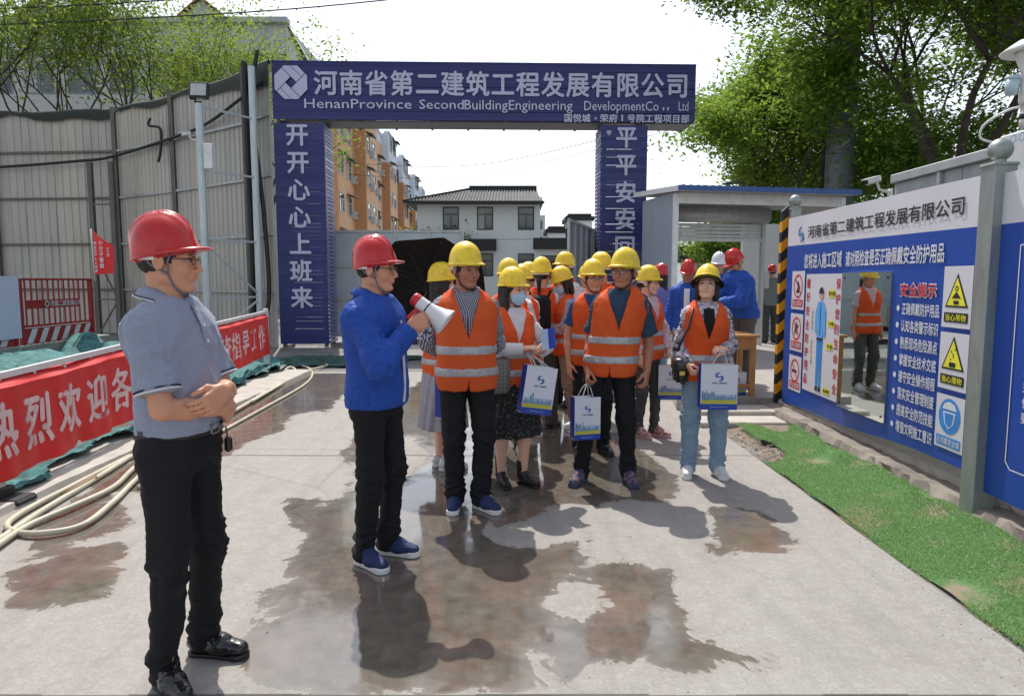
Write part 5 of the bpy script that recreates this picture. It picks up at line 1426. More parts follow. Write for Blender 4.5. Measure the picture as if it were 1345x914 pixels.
def house():
    y=40.0; xa,xb=-5.45,1.62; root=empty('white_house',(xa,y,0),0,'white two storey house with dark tiled roof seen through the gateway','house')
    T=lambda x,yy,z:(x-xa,yy-y,z)
    WALL=mat_simple('house_wall',(.76,.79,.80,1),.85,var=.03,nscale=.6)
    k=MB(); k.box(T(xa,y,0),T(xb,y+8,5.92)); k.build('wall',WALL,root)
    k=MB(); k.box(T(-4.6,y-.04,3.86),T(xb+.02,y-.001,3.93)); k.build('string_course',mat_simple('course',(.64,.66,.66,1),.8),root)
    fr=Frame((-0.0,-.0,0),(1,0,0),(0,0,1))
    for u in (-3.98,-2.01,.35):
        window(root,fr,u-xa,4.40,.92,1.30,curtain=0.45 if u==-2.01 else 0)
    for u in (-2.01,.35): window(root,fr,u-xa,1.75,.92,1.30)
    for x,w in ((-2.6,1.7),):
        k=MB(); k.box(T(x,y-.55,3.20),T(x+w,y-.01,3.85)); k.build('porch_roof',RIDGE,root)
    # roof, hipped on the left: real pan tiles as ribs up the slope
    ex0,ex1,ey=-6.05,1.78,y-.75; rx0,rx1,ry,rz=-2.65,1.48,y+3.2,7.02; ez=5.90
    k=MB(); k.add([T(ex0,ey,ez),T(ex1,ey,ez),T(rx1,ry,rz),T(rx0,ry,rz)],[(0,1,2,3)]); k.add([T(ex0,ey,ez),T(rx0,ry,rz),T(ex0,y+7,ez)],[(0,1,2)]); k.add([T(ex1,ey,ez),T(ex1,y+8,ez),T(rx1,ry,rz)],[(0,1,2)])
    k.add([T(ex0,ey,ez-.06),T(ex1,ey,ez-.06),T(ex1,y+8,ez-.06),T(ex0,y+7,ez-.06)],[(0,1,2,3)])
    rf=k.build('roof',ROOFD,root)
    k=MB(); n=44
    for i in range(n):
        t=(i+.5)/n; xe=ex0+(ex1-ex0)*t
        # slope length shortened by the hip
        f=1.0 if xe>rx0 else (xe-ex0)/(rx0-ex0)
        xt=xe+ (0 if xe>rx0 and xe<rx1 else 0); 
        if xe>rx1: f=(ex1-xe)/(ex1-rx1)
        k.tube([T(xe,ey-.02,ez+.035),T(xt,ey+(ry-ey)*f,ez+(rz-ez)*f+.035)],.055,5)
    o=k.build('tile_row',ROOFD,rf); tag(o,kind='stuff')
    k=MB(); k.box(T(rx0,ry-.12,rz-.02),T(rx1+.05,ry+.12,rz+.30)); k.build('ridge',RIDGE,rf)
    k=MB(); k.bar(T(ex0-.05,ey-.05,ez+.05),T(rx0,ry,rz+.1),.16,.16); k.bar(T(ex0-.05,ey-.05,ez-.02),T(ex1+.05,ey-.05,ez-.02),.12,.14); k.build('roof_edge',RIDGE,rf)
    # lower wing to the right with a tiled wall cap
    r2=empty('garden_wall',(1.3,y-1,0),0,'white garden wall with dark tiled cap right of the white house','wall')
    k=MB(); k.box((0,0,0),(4.2,.3,3.25)); k.build('wall',WALL,r2)
    k=MB(); k.box((-.1,-.45,3.26),(4.3,.5,3.86)); k.build('cap',RIDGE,r2)
    k=MB()
    for i in range(12): k.lathe([(.0,0),(.10,.02),(.10,.14),(0,.16)],8,(2.3+i*.17,-.5,3.34+.04*(i%2)))
    tag(k.build('cap_ornament',WHW,r2),kind='stuff')
    fr=Frame((0,-.002,0),(1,0,0),(0,0,1)); window(r2,fr,.35,1.6,2.4,1.3,div=True)
    # grey band of parked cars / low plinth in front
    # small tiled gables beyond the right leaf
    for i,(px_,z,w) in enumerate(((2.15,4.6,1.1),(3.35,5.35,1.5))):
        r3=empty('gable_wall',(px_,y+2,0),0,('lower' if i==0 else 'taller')+' white stepped gable with a dark cap left of the right gate column','wall')
        k=MB(); k.box((0,0,0),(w,3,z-.25)); k.build('wall',WALL,r3)
        k=MB(); k.box((-.12,-.12,z-.24),(w+.12,3.1,z)); k.build('cap',RIDGE,r3)
        k=MB(); k.box((.05,-.06,z+.001),(w-.05,3,z+.16)); k.build('coping',RIDGE,r3)
    # house behind the guard shelter
    r4=empty('white_building',(9.0,34,0),0,'pale building with dark canopy seen through the guard shelter','building')
    k=MB(); k.box((0,0,0),(4.4,6,4.2)); k.build('wall',WALL,r4); k=MB(); k.box((-1,-1.0,2.35),(3.0,-.01,3.15)); k.build('canopy',RIDGE,r4)
    fr=Frame((0,-.004,0),(1,0,0),(0,0,1)); window(r4,fr,.2,.5,1.6,1.7,div=False)
house()
# ================================================================== orange apartment block
def apartments():
    A=Vector((-13.35,53,0)); B_=Vector((-18.2,152,0)); d=(B_-A).normalized(); L=(B_-A).length; Ht=16.6
    root=empty('apartment_block',tuple(A),0,'orange and white apartment block with stepped bays receding beyond the gateway','building')
    OR=mat_simple('render_orange',(.60,.37,.215,1),.85,var=.05,nscale=.3); ORD=mat_simple('render_deep_orange',(.50,.25,.12,1),.85,var=.05,nscale=.3); WH=mat_simple('render_bluewhite',(.60,.66,.73,1),.85,var=.04,nscale=.3)
    AWN=mat_simple('awning_grey',(.06,.065,.075,1),.6); AC=mat_simple('ac_white',(.5,.5,.48,1),.6); FRW=mat_simple('frame_pale',(.40,.42,.43,1),.5); GR=mat_simple('awning_green',(.03,.20,.12,1),.5)
    nb=13; bl=L/nb; n_=Vector((d.y,-d.x,0)); 
    if n_.x<0: n_=-n_
    rr=random.Random(4)
    fl=2.95
    for b in range(nb):
        s0=b*bl; step=(0.0,.95,0.35,1.1)[b%4]; top=Ht+(.0,.9,.3,.7)[b%4]
        o=d*s0+n_*step
        def bx(nm,a0,a1,z0,z1,o0,o1,m,par=root):
            k=MB(); c=[]
            for off in (o0,o1):
                for s_,z in ((a0,z0),(a1,z0),(a1,z1),(a0,z1)): q=o+d*s_+n_*off; c.append((q.x,q.y,z))
            k.add(c,[(0,1,2,3),(7,6,5,4),(0,4,5,1),(1,5,6,2),(2,6,7,3),(3,7,4,0)]); return k.build(nm,m,par)
        zsplit=(15.0,14.2)[b%2] if b<6 else 12.2
        if b<3: zsplit=Ht-.6
        bay=bx('bay_wall',0,bl,0,zsplit,-9,0,OR); bx('upper_wall',0,bl,zsplit,top,-9,.0,WH)
        bx('pier',-.02,.42,0,zsplit,-8.9,.10,ORD)
        bx('parapet',-.03,bl+.03,top,top+.25,-.5,.12,WH)
        P0=o; fr=Frame(tuple(P0),tuple(d),(0,0,1))
        if fr.n.dot(n_)<0: fr=Frame(tuple(P0+d*bl),tuple(-d),(0,0,1))
        for f in range(0,6):
            z=f*fl+.95
            for u,w in ((1.0,1.9),(4.3,1.9)):
                if z+1.5>top: continue
                wn_=window(bay,fr,u,z,w,1.55,FRW,fw=.07,curtain=rr.choice((0,.3,.5,.0,.6)),div=True,dep=.12)
                q=rr.random()
                if q<.50:
                    k=MB(); c=[fr.p(u-.15,z+1.75,.02),fr.p(u+w+.15,z+1.75,.02),fr.p(u+w+.25,z+1.50,.65),fr.p(u-.25,z+1.50,.65)]; k.add(c+[p+Vector((0,0,-.05)) for p in c],[(0,1,2,3),(7,6,5,4),(0,4,5,1),(1,5,6,2),(2,6,7,3),(3,7,4,0)]); k.build('awning',GR if (b==0 and f==3) else AWN,bay)
                if rr.random()<.45 and b<9:
                    k=MB(); uu=u+w+.2; c=[fr.p(a,b2,o2) for o2 in (.02,.38) for a,b2 in ((uu,z-.1),(uu+.75,z-.1),(uu+.75,z+.5),(uu,z+.5))]; k.add(c,[(3,2,1,0),(4,5,6,7),(0,1,5,4),(1,2,6,5),(2,3,7,6),(3,0,4,7)]); ac=k.build('air_conditioner',AC,bay)
                    fr.poly('fan',disc(uu+.32,z+.2,.22,12),BLACKP,ac,.385)
                if rr.random()<.18:
                    k=MB()
                    for i in range(8): k.bar(fr.p(u+w*i/7,z,.35),fr.p(u+w*i/7,z+1.5,.35),.03)
                    for zz in (0,.75,1.5): k.bar(fr.p(u,z+zz,.35),fr.p(u+w,z+zz,.35),.03)
                    tag(k.build('window_cage',AWN,bay),kind='stuff')
apartments()
# ================================================================== pale building, upper left
def pale_block():
    y=36.0; xa,xb=-34,-11.4; root=empty('pale_apartment_building',(xa,y,0),0,'long pale building with red tiled dormers behind the trees at upper left','building')
    WL=mat_simple('render_pale_grey',(.50,.51,.51,1),.85,var=.06,nscale=.3); RT=mat_simple('roof_red',(.22,.075,.045,1),.8); BRK=mat_simple('brick_brown',(.22,.12,.08,1),.85)
    L=xb-xa; zt=14.35
    k=MB(); k.box((0,0,0),(L,6,zt)); k.build('wall',WL,root)
    k=MB(); k.add([(L-.4,-.02,zt),(L+.1,-.02,zt),(L+.5,5.5,zt-2.0),(L+.5,6,zt-2.0),(L-.4,6,zt)],[(0,1,2,3,4)]); k.build('roof_verge',WL,root)
    k=MB(); k.box((-.2,-.35,zt+.001),(L+.15,.2,zt+.25)); k.box((-.2,-.35,zt-1.55),(L+.1,-.01,zt-1.40)); k.build('cornice',mat_simple('cornice_grey',(.44,.45,.45,1),.8),root)
    fr=Frame((0,-.005,0),(1,0,0),(0,0,1))
    for f in range(5):
        for i in range(11):
            window(root,fr,.8+i*2.12,zt-3.4-f*2.9,1.45,1.6,mat_simple('frame_grey_green',(.20,.25,.24,1),.5),curtain=.4 if (i*3+f)%4==0 else 0)
    for x in (4.2,10.6,13.0,18.6):
        k=MB(); w=.85; hh=.75
        k.add([(x-w,-.5,zt+.26),(x+w,-.5,zt+.26),(x,-.5,zt+.26+hh),(x-w,5,zt+.26),(x+w,5,zt+.26),(x,5,zt+.26+hh)],[(0,1,2),(5,4,3),(0,2,5,3),(1,4,5,2)]); g=k.build('dormer_wall',WL,root)
        for sg in (-1,1): k=MB(); xo=x+sg*(w+.3); zo=zt+.10; k.add([(x,-.7,zt+.26+hh+.12),(xo,-.7,zo+.12),(xo,5,zo+.12),(x,5,zt+.26+hh+.12),(x,-.7,zt+.26+hh),(xo,-.7,zo),(xo,5,zo),(x,5,zt+.26+hh)],[(0,1,2,3),(7,6,5,4),(0,4,5,1),(1,5,6,2),(3,2,6,7)]); k.build('dormer_roof',RT,root)
    k=MB(); k.box((16.9,-.4,zt-3.6),(17.9,-.02,zt-1.6)); k.build('brick_panel',BRK,root)
    k=MB(); k.box((2.2,130,0),(6.2,138,13.6)); o=k.build('tower',mat_simple('tower_far',(.52,.53,.52,1),.9)); tag(o,'distant pale tower block right of the white house','building')
    fr=Frame((2.2,129.98,0),(1,0,0),(0,0,1))
    k=MB()
    for f in range(4):
        for i in range(3): pass
    for f in range(4):
        for i in range(3): fr.rect('window',.5+i*1.2,1.1+i*1.2,2+f*3,3.6+f*3,GLASS,o,.01)
pale_block()

# ================================================================== trees
def leaf_mat(name,tr=.48):
    t=NT(name); at=t.n('ShaderNodeAttribute',attribute_name='Col'); t.set(Base_Color=at.outputs['Color'],Roughness=.6); t.b.inputs['Specular IOR Level'].default_value=.12
    x=t.n('ShaderNodeBsdfTranslucent'); c2=t.mix(0.6,at.outputs['Color'],(.34,.48,.07,1)); t.l(c2,x.inputs['Color']); mx=t.n('ShaderNodeMixShader'); mx.inputs[0].default_value=tr; t.l(t.b.outputs[0],mx.inputs[1]);t.l(x.outputs[0],mx.inputs[2]);t.l(mx.outputs[0],t.out.inputs['Surface']); return t.m
LEAFMAT=leaf_mat('leaf'); BARK=mat_simple('bark',(.060,.048,.038,1),.95,var=.3,nscale=6,bump=.8,bscale=30)
def tree(loc,h,fork,cr,rz_,seed,lab,nleaf=26000,lsize=.055,col=(.050,.115,.020),dens=.33,trunk_r=.13,lean=(0,0),squash=.8,spread=1.0,twig=3,group=None,clump=.42,droop=0.0,off=(0,0)):
    rr=random.Random(seed); rg=np.random.default_rng(seed); root=empty('tree',loc,0,lab,'tree',group)
    k=MB(); tips=[]
    def limb(p,d,L,r,lv):
        n=5; pts=[p]; rs=[r]
        for i in range(n):
            d=(d+Vector((rr.gauss(0,.13),rr.gauss(0,.13),rr.gauss(.05,.08)))).normalized(); p=p+d*L/n; pts.append(p); rs.append(r*(1-.45*(i+1)/n))
        k.tube(pts,rs,7 if lv<2 else 5)
        if lv>=2:
            for q in pts[2:]: tips.append(q)
        if lv<twig:
            for c in range(3 if lv<2 else 3):
                a=rr.uniform(0,6.28); tilt=rr.uniform(.35,.95)*spread; u=d.orthogonal().normalized(); u.rotate(Matrix.Rotation(a,3,d)); nd=(d*math.cos(tilt)+u*math.sin(tilt)+Vector((0,0,.12))).normalized()
                limb(pts[-1-(c%3 if lv>0 else 0)],nd,L*rr.uniform(.62,.85),rs[-1-(c%3 if lv>0 else 0)]*.72,lv+1)
    d=Vector((lean[0],lean[1],1)).normalized()
    base=Vector((0,0,-.1)); tp=base+d*fork; n=5
    k.tube([base+d*fork*i/n+Vector((.05*math.sin(i*2+seed),0,0)) for i in range(n)]+[tp],[trunk_r*(1.25-.45*i/n) for i in range(n+1)],9)
    m0=len(k.v)
    nb=4
    for i in range(nb):
        a=6.28*i/nb+rr.uniform(-.4,.4); tilt=rr.uniform(.35,.75)*spread; limb(tp,Vector((math.cos(a)*math.sin(tilt)+lean[0],math.sin(a)*math.sin(tilt)+lean[1],math.cos(tilt))).normalized(),(h-fork)*.42,trunk_r*.62,0)
    k.build('trunk',BARK,root,True)
    # leaf clumps round the twigs, fitted into the crown's size
    T=np.array([t[:] for t in tips]); c=np.array([T[:,0].mean(),T[:,1].mean(),(h+fork*1.0)/2])
    nc=len(T); pick=rg.integers(0,nc,nleaf); cen=T[pick]; kk=rg.random(nleaf)
    P=cen+rg.normal(0,1,(nleaf,3))*clump*np.array([1,1,.55])*(.5+.7*rg.random((nc,1))[pick])
    P[:,2]-=droop*np.abs(rg.normal(0,1,nleaf))
    P[:,:2]+=np.array(off)*np.clip((P[:,2:3]-fork)/(h-fork),0,1)
    tone=(rg.normal(0,.25,nc))[pick]
    a=rg.uniform(0,6.28,nleaf); L=lsize*rg.uniform(.6,1.4,nleaf); w=L*.42
    ax=np.stack([np.cos(a),np.sin(a),rg.normal(-.15,.45,nleaf)],1); ax/=np.linalg.norm(ax,axis=1,keepdims=True)
    up=rg.normal(0,.5,(nleaf,3))+np.array([0,0,1]); sd=np.cross(ax,up); sd/=np.linalg.norm(sd,axis=1,keepdims=True)+1e-9
    V=np.stack([P-ax*L[:,None],P+sd*w[:,None],P+ax*L[:,None],P-sd*w[:,None]],1).reshape(-1,3)
    br=np.clip(1+tone+rg.normal(0,.22,nleaf),.35,2.0); yl=np.clip(rg.normal(.25,.3,nleaf),0,1)
    C=np.stack([col[0]*br*(1+.9*yl),col[1]*br*(1+.15*yl),col[2]*br],1); C=np.repeat(C,4,0)
    o=link('crown',raw_mesh('crown',V,np.arange(4*nleaf).reshape(-1,4),C,False),root,LEAFMAT); tag(o,kind='stuff')
    return root
D_=(.030,.085,.014); B1=(.085,.19,.028); B2=(.12,.21,.045)
GR_='trees behind the boards and the guard shelter'
tree((9.9,15.5,0),10.5,3.6,4,1,11,'dark leaning locust tree with forked trunk behind the safety board',76000,.066,(.070,.160,.030),trunk_r=.17,spread=1.15,clump=.42,lean=(-.06,0),off=(-1.9,0))
tree((8.0,21,0),8.6,2.4,3,1,12,'bright green bushy tree left of the grey pole',46000,.080,B1,trunk_r=.12,spread=1.0,clump=.50)
tree((13.6,22,0),12.5,3,4,1,13,'tall green tree right of the grey pole',38000,.09,(.075,.17,.03),trunk_r=.18,spread=1.0,clump=.6)
tree((11.2,19.0,0),6.2,1.5,3,1,14,'low dense tree behind the top rail of the boards',28000,.07,(.08,.18,.032),trunk_r=.12,clump=.55)
tree((12.6,13.0,0),10.0,3.3,4,1,15,'dark tree at the right edge behind the sensor cabinet',32000,.066,(.07,.15,.028),trunk_r=.15,spread=1.1,clump=.45)
tree((16.5,18,0),12.5,3.3,4,1,16,'tallest tree at upper right behind the others',30000,.095,(.07,.16,.028),trunk_r=.15,spread=1.1,clump=.6)
tree((10.2,24,0),7.2,1.6,3,1,17,'pale green tree low behind the shelter roof',30000,.085,B2,trunk_r=.1,clump=.55)
# left trees behind the hoarding
LG=(.13,.21,.045)
for i,(x,y,h,s,n,lab) in enumerate(((-20.5,25,14.5,21,9500,'airy tree with dark trunk at the far upper left'),(-17.6,27,13.4,22,7500,'loose light green tree second from the left above the hoarding'),(-14.8,26,12.8,23,7000,'bare branched light green tree in the middle above the hoarding'),(-11.8,24.5,12.0,24,5000,'slender tree with black branches above the floodlight'),(-9.3,25.5,10.2,25,4200,'small thin tree nearest the blue gateway'),(-22.5,23,12,26,6500,'tree cut by the left edge of the picture'))):
    tree((x,y,0),h,3.4,3,1,s,lab,int(n*1.35),.080,(LG,B2,B2,LG,B1,D_)[i],trunk_r=.14,spread=.80,clump=.62,twig=3,droop=.55)
tree((-4.2,42,0),5.2,1.5,2,1,31,'small yellow green tree in front of the orange block',5000,.11,(.16,.18,.05),trunk_r=.07,clump=.45)
tree((12.2,30,0),6.2,1.6,3,1,32,'round green tree seen through the guard shelter',16000,.10,B1,trunk_r=.12,clump=.55)
tree((9.2,26,0),4.2,1.0,3,1,33,'bushy tree seen through the shelter opening',12000,.09,B1,trunk_r=.10,clump=.5)
tree((4.6,33,0),3.0,.7,2,1,34,'low shrub tree glimpsed beyond the glasses man',4000,.09,B1,trunk_r=.05,clump=.35)

# ================================================================== poles and wires
PG=mat_simple('pole_grey',(.13,.15,.16,1),.5,var=.1)
def big_pole():
    x,y=8.42,18.0; root=empty('grey_pole',(x,y,0),0,'very thick dark grey pole rising out of the trees','pole')
    k=MB(); k.lathe([(.40,0),(.37,5),(.31,18),(.31,18)],24); k.build('shaft',PG,root,True)
    for z in (2.9,4.6,6.2): k=MB(); k.lathe([(.37,z),(.40,z+.02),(.40,z+.10),(.36,z+.12)],24); k.build('collar',PG,root,True)
    for dx in (-.50,-.44): k=MB(); k.tube([(dx,-.1,0),(dx,-.1,18)],.026,8); k.build('conduit',BLKC,root,True)
big_pole()
WIRE=mat_simple('wire_dark',(.03,.03,.032,1),.7)
cable('overhead_wire',[(-30,22.5,9.75),(-16.9,22.5,9.99),(-10,22.5,10.32),(-2,22.5,10.9),(6,22.5,11.8)],.022,WIRE,'upper black overhead wire crossing the sky at upper left','wire',5,8)
cable('overhead_wire',[(-30,22.4,9.1),(-16.9,22.4,9.47),(-11,22.4,9.72),(-5.3,22.4,10.1),(4,22.4,11.1)],.022,WIRE,'lower black overhead wire crossing the tree crowns','wire',5,8)
cable('overhead_wire',[(-14,58,11.2),(-4,50,9.6),(4,44,9.9),(14,38,11.8),(26,32,14)],.022,WIRE,'thin sagging wire seen through the gateway','wire',5,8)
cable('overhead_wire',[(-14,59,10.4),(-4,51,8.9),(4,45,9.5),(14,39,11.2),(26,33,13.6)],.018,WIRE,'lowest sagging wire seen through the gateway','wire',5,8)
# ================================================================== safety board on the right
A_=Vector((3.06,7.70,0)); B__=Vector((2.93,4.25,0)); ED=(B__-A_).normalized()
BLUE=mat_simple('board_blue',(.010,.060,.34,1),.42,var=.06,nscale=1.5,bump=.12,bscale=4); BWHITE=mat_simple('board_white',(.60,.59,.64,1),.45,var=.03,nscale=1.5,bump=.1,bscale=5)
INKB=mat_simple('ink_black',(.012,.012,.016,1),.6); INKW=mat_simple('ink_white',(.62,.63,.68,1),.6,var=.02); INKR=mat_simple('ink_red',(.55,.018,.02,1),.6); INKY=mat_simple('ink_yellow',(.72,.68,.04,1),.6); INKS=mat_simple('ink_sky',(.03,.22,.62,1),.6)
SKINP=mat_simple('ink_skin',(.55,.36,.27,1),.6)
POSTM=galv('board_post_steel',(.24,.27,.26,1),(.36,.40,.38,1),.45,.42)
def board_post(loc,h,w,lab,stripes=False):
    root=empty('board_post',loc,math.atan2(ED.y,ED.x)+math.pi/2,lab,'post')
    k=MB(); k.box((-w/2,-w/2,0),(w/2,w/2,h-.17),bev=.006); k.build('shaft',POSTM,root)
    k=MB(); k.box((-w/2-.006,-w/2-.006,h-.175),(w/2+.006,w/2+.006,h-.155),bev=.004); k.lathe([(0.035,h-.155),(.035,h-.125),(.052,h-.120),(.040,h-.10)],16); k.build('cap',POSTM,root)
    r=.068; k=MB(); k.lathe([(r*math.sin(a),h-.075-r*math.cos(a)) for a in np.linspace(.02,3.12,15)],24); k.build('ball',POSTM,root,True)
    k=MB(); k.box((w/2,-w/4,0),(w/2+.05,w/4,h-.30),bev=.004); k.build('side_channel',POSTM,root)
    return root
def boards():
    root=empty('safety_board',tuple(A_),0,'long blue and white safety notice board with a mirror, on steel posts at the right','sign board')
    n0=Frame((0,0,0),tuple(ED),(0,0,1))
    # flexible banner face, slightly wavy, split in a white head and a blue field
    def face(name,u0,u1,va,vb,mat,par,fn=lambda u,v:0):
        nx,nz=48,20; P=[];Q=[]
        for i in range(nx+1):
            for j in range(nz+1):
                u=u0+(u1-u0)*i/nx; lo=va(u) if callable(va) else va; hi=vb(u) if callable(vb) else vb; v=lo+(hi-lo)*j/nz
                P.append(n0.p(u,v,fn(u,v)))
        for i in range(nx):
            for j in range(nz): a=i*(nz+1)+j; Q.append((a,a+nz+1,a+nz+2,a+1))
        me=raw_mesh(name,[p[:] for p in P],Q); return link(name,me,par,mat)
    top=lambda u:2.195-.025*u/3.4; mid=lambda u:1.892-.011*u; bot=lambda u:.150+.045*u+.012*math.sin(u*3)
    wav=lambda u,v:.004*math.sin(u*5+v*3)*max(0,(v-1.95)/.25)+.006*math.sin(u*4)*max(0,(.45-v)/.3)
    W=3.40
    face('white_header',.03,W-.02,mid,top,BWHITE,root,wav); fb=face('blue_field',.03,W-.02,bot,mid,BLUE,root,wav)
    k=MB(); c=[n0.p(u,v,o) for o in (-.012,-.05) for u,v in ((.02,.16),(W,.30),(W,2.15),(.02,2.18))]; k.add(c,[(0,1,2,3),(7,6,5,4),(0,4,5,1),(1,5,6,2),(2,6,7,3),(3,7,4,0)]); k.build('backing',GALV,root)
    for v in (.35,2.02): k=MB(); k.bar(n0.p(0,v,-.065),n0.p(W,v,-.065),.03,.04); k.build('rear_rail',GALV,root)
    T=lambda *a,**k_:n0.text(*a,**k_)
    o=.008
    T('lettering','河南省第二建筑工程发展有限公司',.60,3.19,1.945,2.065,INKB,root,o,.014)
    # round S emblem
    def emblem(fr,cu,cv,r,par,off,asp=1.0,one=False):
        k=MB(); 
        def arc(cx,cy,rad,a0,a1,w0,w1,m):
            P=[]; N=12
            for i in range(N+1):
                a=R(a0+(a1-a0)*i/N); w=(w0+(w1-w0)*i/N)*r
                P.append(fr.p(cu+(cx*r+rad*r*math.cos(a))*asp,cv+cy*r+rad*r*math.sin(a),off)); P.append(fr.p(cu+(cx*r+(rad*r-w)*math.cos(a))*asp,cv+cy*r+(rad*r-w)*math.sin(a),off))
            k.add(P,[(2*i,2*i+2,2*i+3,2*i+1) for i in range(N)],m)
        arc(0,.38,.62,80,270,.20,.30,0); arc(0,-.38,.62,-100,90,.20,.30,0); arc(-.30,.30,.55,60,250,.12,.22,1); arc(.30,-.30,.55,-120,70,.12,.22,1)
        return k.build('emblem',[INKS,INKB],par)
    emblem(n0,.42,1.995,.085,root,o)
    T('lettering','您将进入施工区域',.54,1.42,1.640,1.785,INKW,root,o,.022); T('lettering','请对照检查是否正确佩戴安全防护用品',1.50,3.00,1.640,1.775,INKW,root,o,.022)
    # three prohibition signs
    for i,(v0,v1,txt) in enumerate(((1.19,1.635,'禁止烟火'),(.745,1.185,'禁止抛物'),(.315,.735,'禁止吸烟'))):
        v0+=.02;v1-=.02; u0,u1=.225,.575
        b=n0.rect('warning_sign',u0,u1,v0,v1,BWHITE,root,o); cu=(u0+u1)/2; cv=v1-.16
        n0.ring('red_ring',cu,cv,.125,.020,INKR,b,o+.002)
        a=R(135); k=MB(); p=[(cu+.115*math.cos(a+.07*s1)*s2,cv+.115*math.sin(a+.07*s1)*s2) for s1,s2 in ((-1,1),(1,1),(-1,-1),(1,-1))]
        k.add([n0.p(*q,o+.003) for q in p],[(0,1,2,3)]); k.build('red_bar',INKR,b)
        if i==0: n0.poly('pictogram',[(cu-.05,cv-.07),(cu-.01,cv+.0),(cu-.03,cv+.07),(cu+.03,cv+.03),(cu+.06,cv-.02),(cu+.03,cv-.07)],INKB,b,o+.0015)
        elif i==1: n0.poly('pictogram',[(cu-.06,cv-.08),(cu-.04,cv+.03),(cu,cv+.08),(cu+.02,cv+.03),(cu+.07,cv+.05),(cu+.01,cv-.02),(cu+.03,cv-.08),(cu-.01,cv-.03)],INKB,b,o+.0015)
        else: n0.poly('pictogram',[(cu-.08,cv-.02),(cu+.05,cv-.02),(cu+.05,cv+.01),(cu-.08,cv+.01)],INKB,b,o+.0015)
        n0.rect('caption_bar',cu-.145,cu+.145,v0+.03,v0+.105,INKR,b,o+.002); T('caption',txt,cu-.13,cu+.13,v0+.04,v0+.095,INKW,b,o+.0035,.01)
    # poster with a worker wearing protective clothing
    b=n0.rect('dress_code_poster',.62,1.475,.395,1.58,BWHITE,root,o); 
    for txt,cu in (('戴好安全防护用品',.69),('保护您的生命安全',1.385)):
        for i,ch in enumerate(txt):
            v=1.535-i*.139; T('character',ch,cu-.045,cu+.045,v-.095,v-.0,INKR,b,o+.003,.02)
    cu=1.02
    P=lambda nm,pts,m,of: n0.poly(nm,[(cu+x,y) for x,y in pts],m,b,of)
    P('worker_trousers',[(-.075,.98),(.065,.98),(.055,.47),(.005,.47),(.0,.86),(-.02,.47),(-.07,.47)],INKS,o+.003)
    P('worker_jacket',[(-.06,1.31),(.06,1.31),(.12,1.24),(.125,.99),(.09,.97),(.07,1.0),(.065,.96),(-.07,.96),(-.08,1.02),(-.125,1.0),(-.13,1.20)],mat_simple('ink_light_blue',(.10,.35,.75,1),.6),o+.005)
    P('worker_belt',[(-.072,.935),(.066,.935),(.066,.955),(-.072,.955)],INKB,o+.007); P('worker_zip',[(-.004,.98),(.006,.98),(.006,1.30),(-.004,1.30)],INKB,o+.007)
    P('worker_head',disc(0,1.375,.048,16),SKINP,o+.004); P('worker_helmet',[(-.055,1.39),(.058,1.39),(.045,1.435),(0,1.455),(-.042,1.435)],INKB,o+.006)
    P('worker_boots',[(-.072,.43),(-.018,.43),(-.018,.475),(-.072,.475)],INKB,o+.004); P('worker_boots',[(.002,.43),(.058,.43),(.055,.475),(.004,.475)],INKB,o+.004)
    for x,y,w,h_,t_ in ((.16,1.36,.15,.07,'戴安全帽'),(.17,1.08,.14,.06,'工作服'),(.16,.86,.14,.065,'手套'),(.12,.43,.15,.06,'防滑鞋')):
        q=n0.rect('yellow_tag',cu+x,cu+x+w,y,y+h_,INKY,b,o+.003); T('caption',t_,cu+x+.01,cu+x+w-.01,y+.012,y+h_-.012,INKB,q,o+.0045,.01)
    for y,t_ in ((1.22,'扣紧袖口'),(.92,'系好安全带')):
        for i,ch in enumerate(t_): T('caption',ch,cu-.22,cu-.185,y-i*.05-.04,y-i*.05,mat_simple('ink_olive',(.35,.38,.05,1),.6),b,o+.003,.01)
    # mirror
    t=NT('mirror_glass'); v=t.coord('Object'); t.set(Base_Color=(.62,.68,.65,1),Metallic=1.0,Roughness=t.math('ADD',.02,t.math('MULTIPLY',t.ramp(t.noise(v,5,5),[(.55,(0,0,0,1)),(.8,(1,1,1,1))]),.10))); t.bump(t.noise(v,1.2,2),.05,.02)
    k=MB(); c=[n0.p(u,v,w_) for u,v,w_ in ((1.53,.385,.044),(2.335,.385,.016),(2.335,1.585,.016),(1.53,1.585,.044),(1.53,.385,.004),(2.335,.385,.002),(2.335,1.585,.002),(1.53,1.585,.004))]
    k.add(c,[(0,1,2,3),(0,4,5,1),(1,5,6,2),(2,6,7,3),(3,7,4,0)]); mr=k.build('mirror',t.m,root)
    for u,v,w_ in ((1.58,.42,.046),(2.285,.43,.022),(1.58,1.54,.046),(2.285,1.54,.022)): n0.poly('screw',disc(u,v,.010,10),BLACKP,mr,w_)
    # safety tips
    T('lettering','安全提示',2.46,2.94,1.395,1.50,INKW,root,o,.050); T('lettering','安全提示',2.465,2.935,1.40,1.495,INKR,root,o+.0025,.022)
    lines=('正确佩戴防护用品','认知各类警示标识','熟悉现场危险源点','掌握安全技术交底','遵守安全操作规程','落实安全管理制度','提高安全防范技能','增强文明施工意识')
    for i,s in enumerate(lines):
        v=1.300-i*.128; n0.poly('bullet',disc(2.445,v+.008,.022,16),INKW,root,o); T('lettering',s,2.50,2.985,v-.040,v+.050,INKW,root,o,.022)
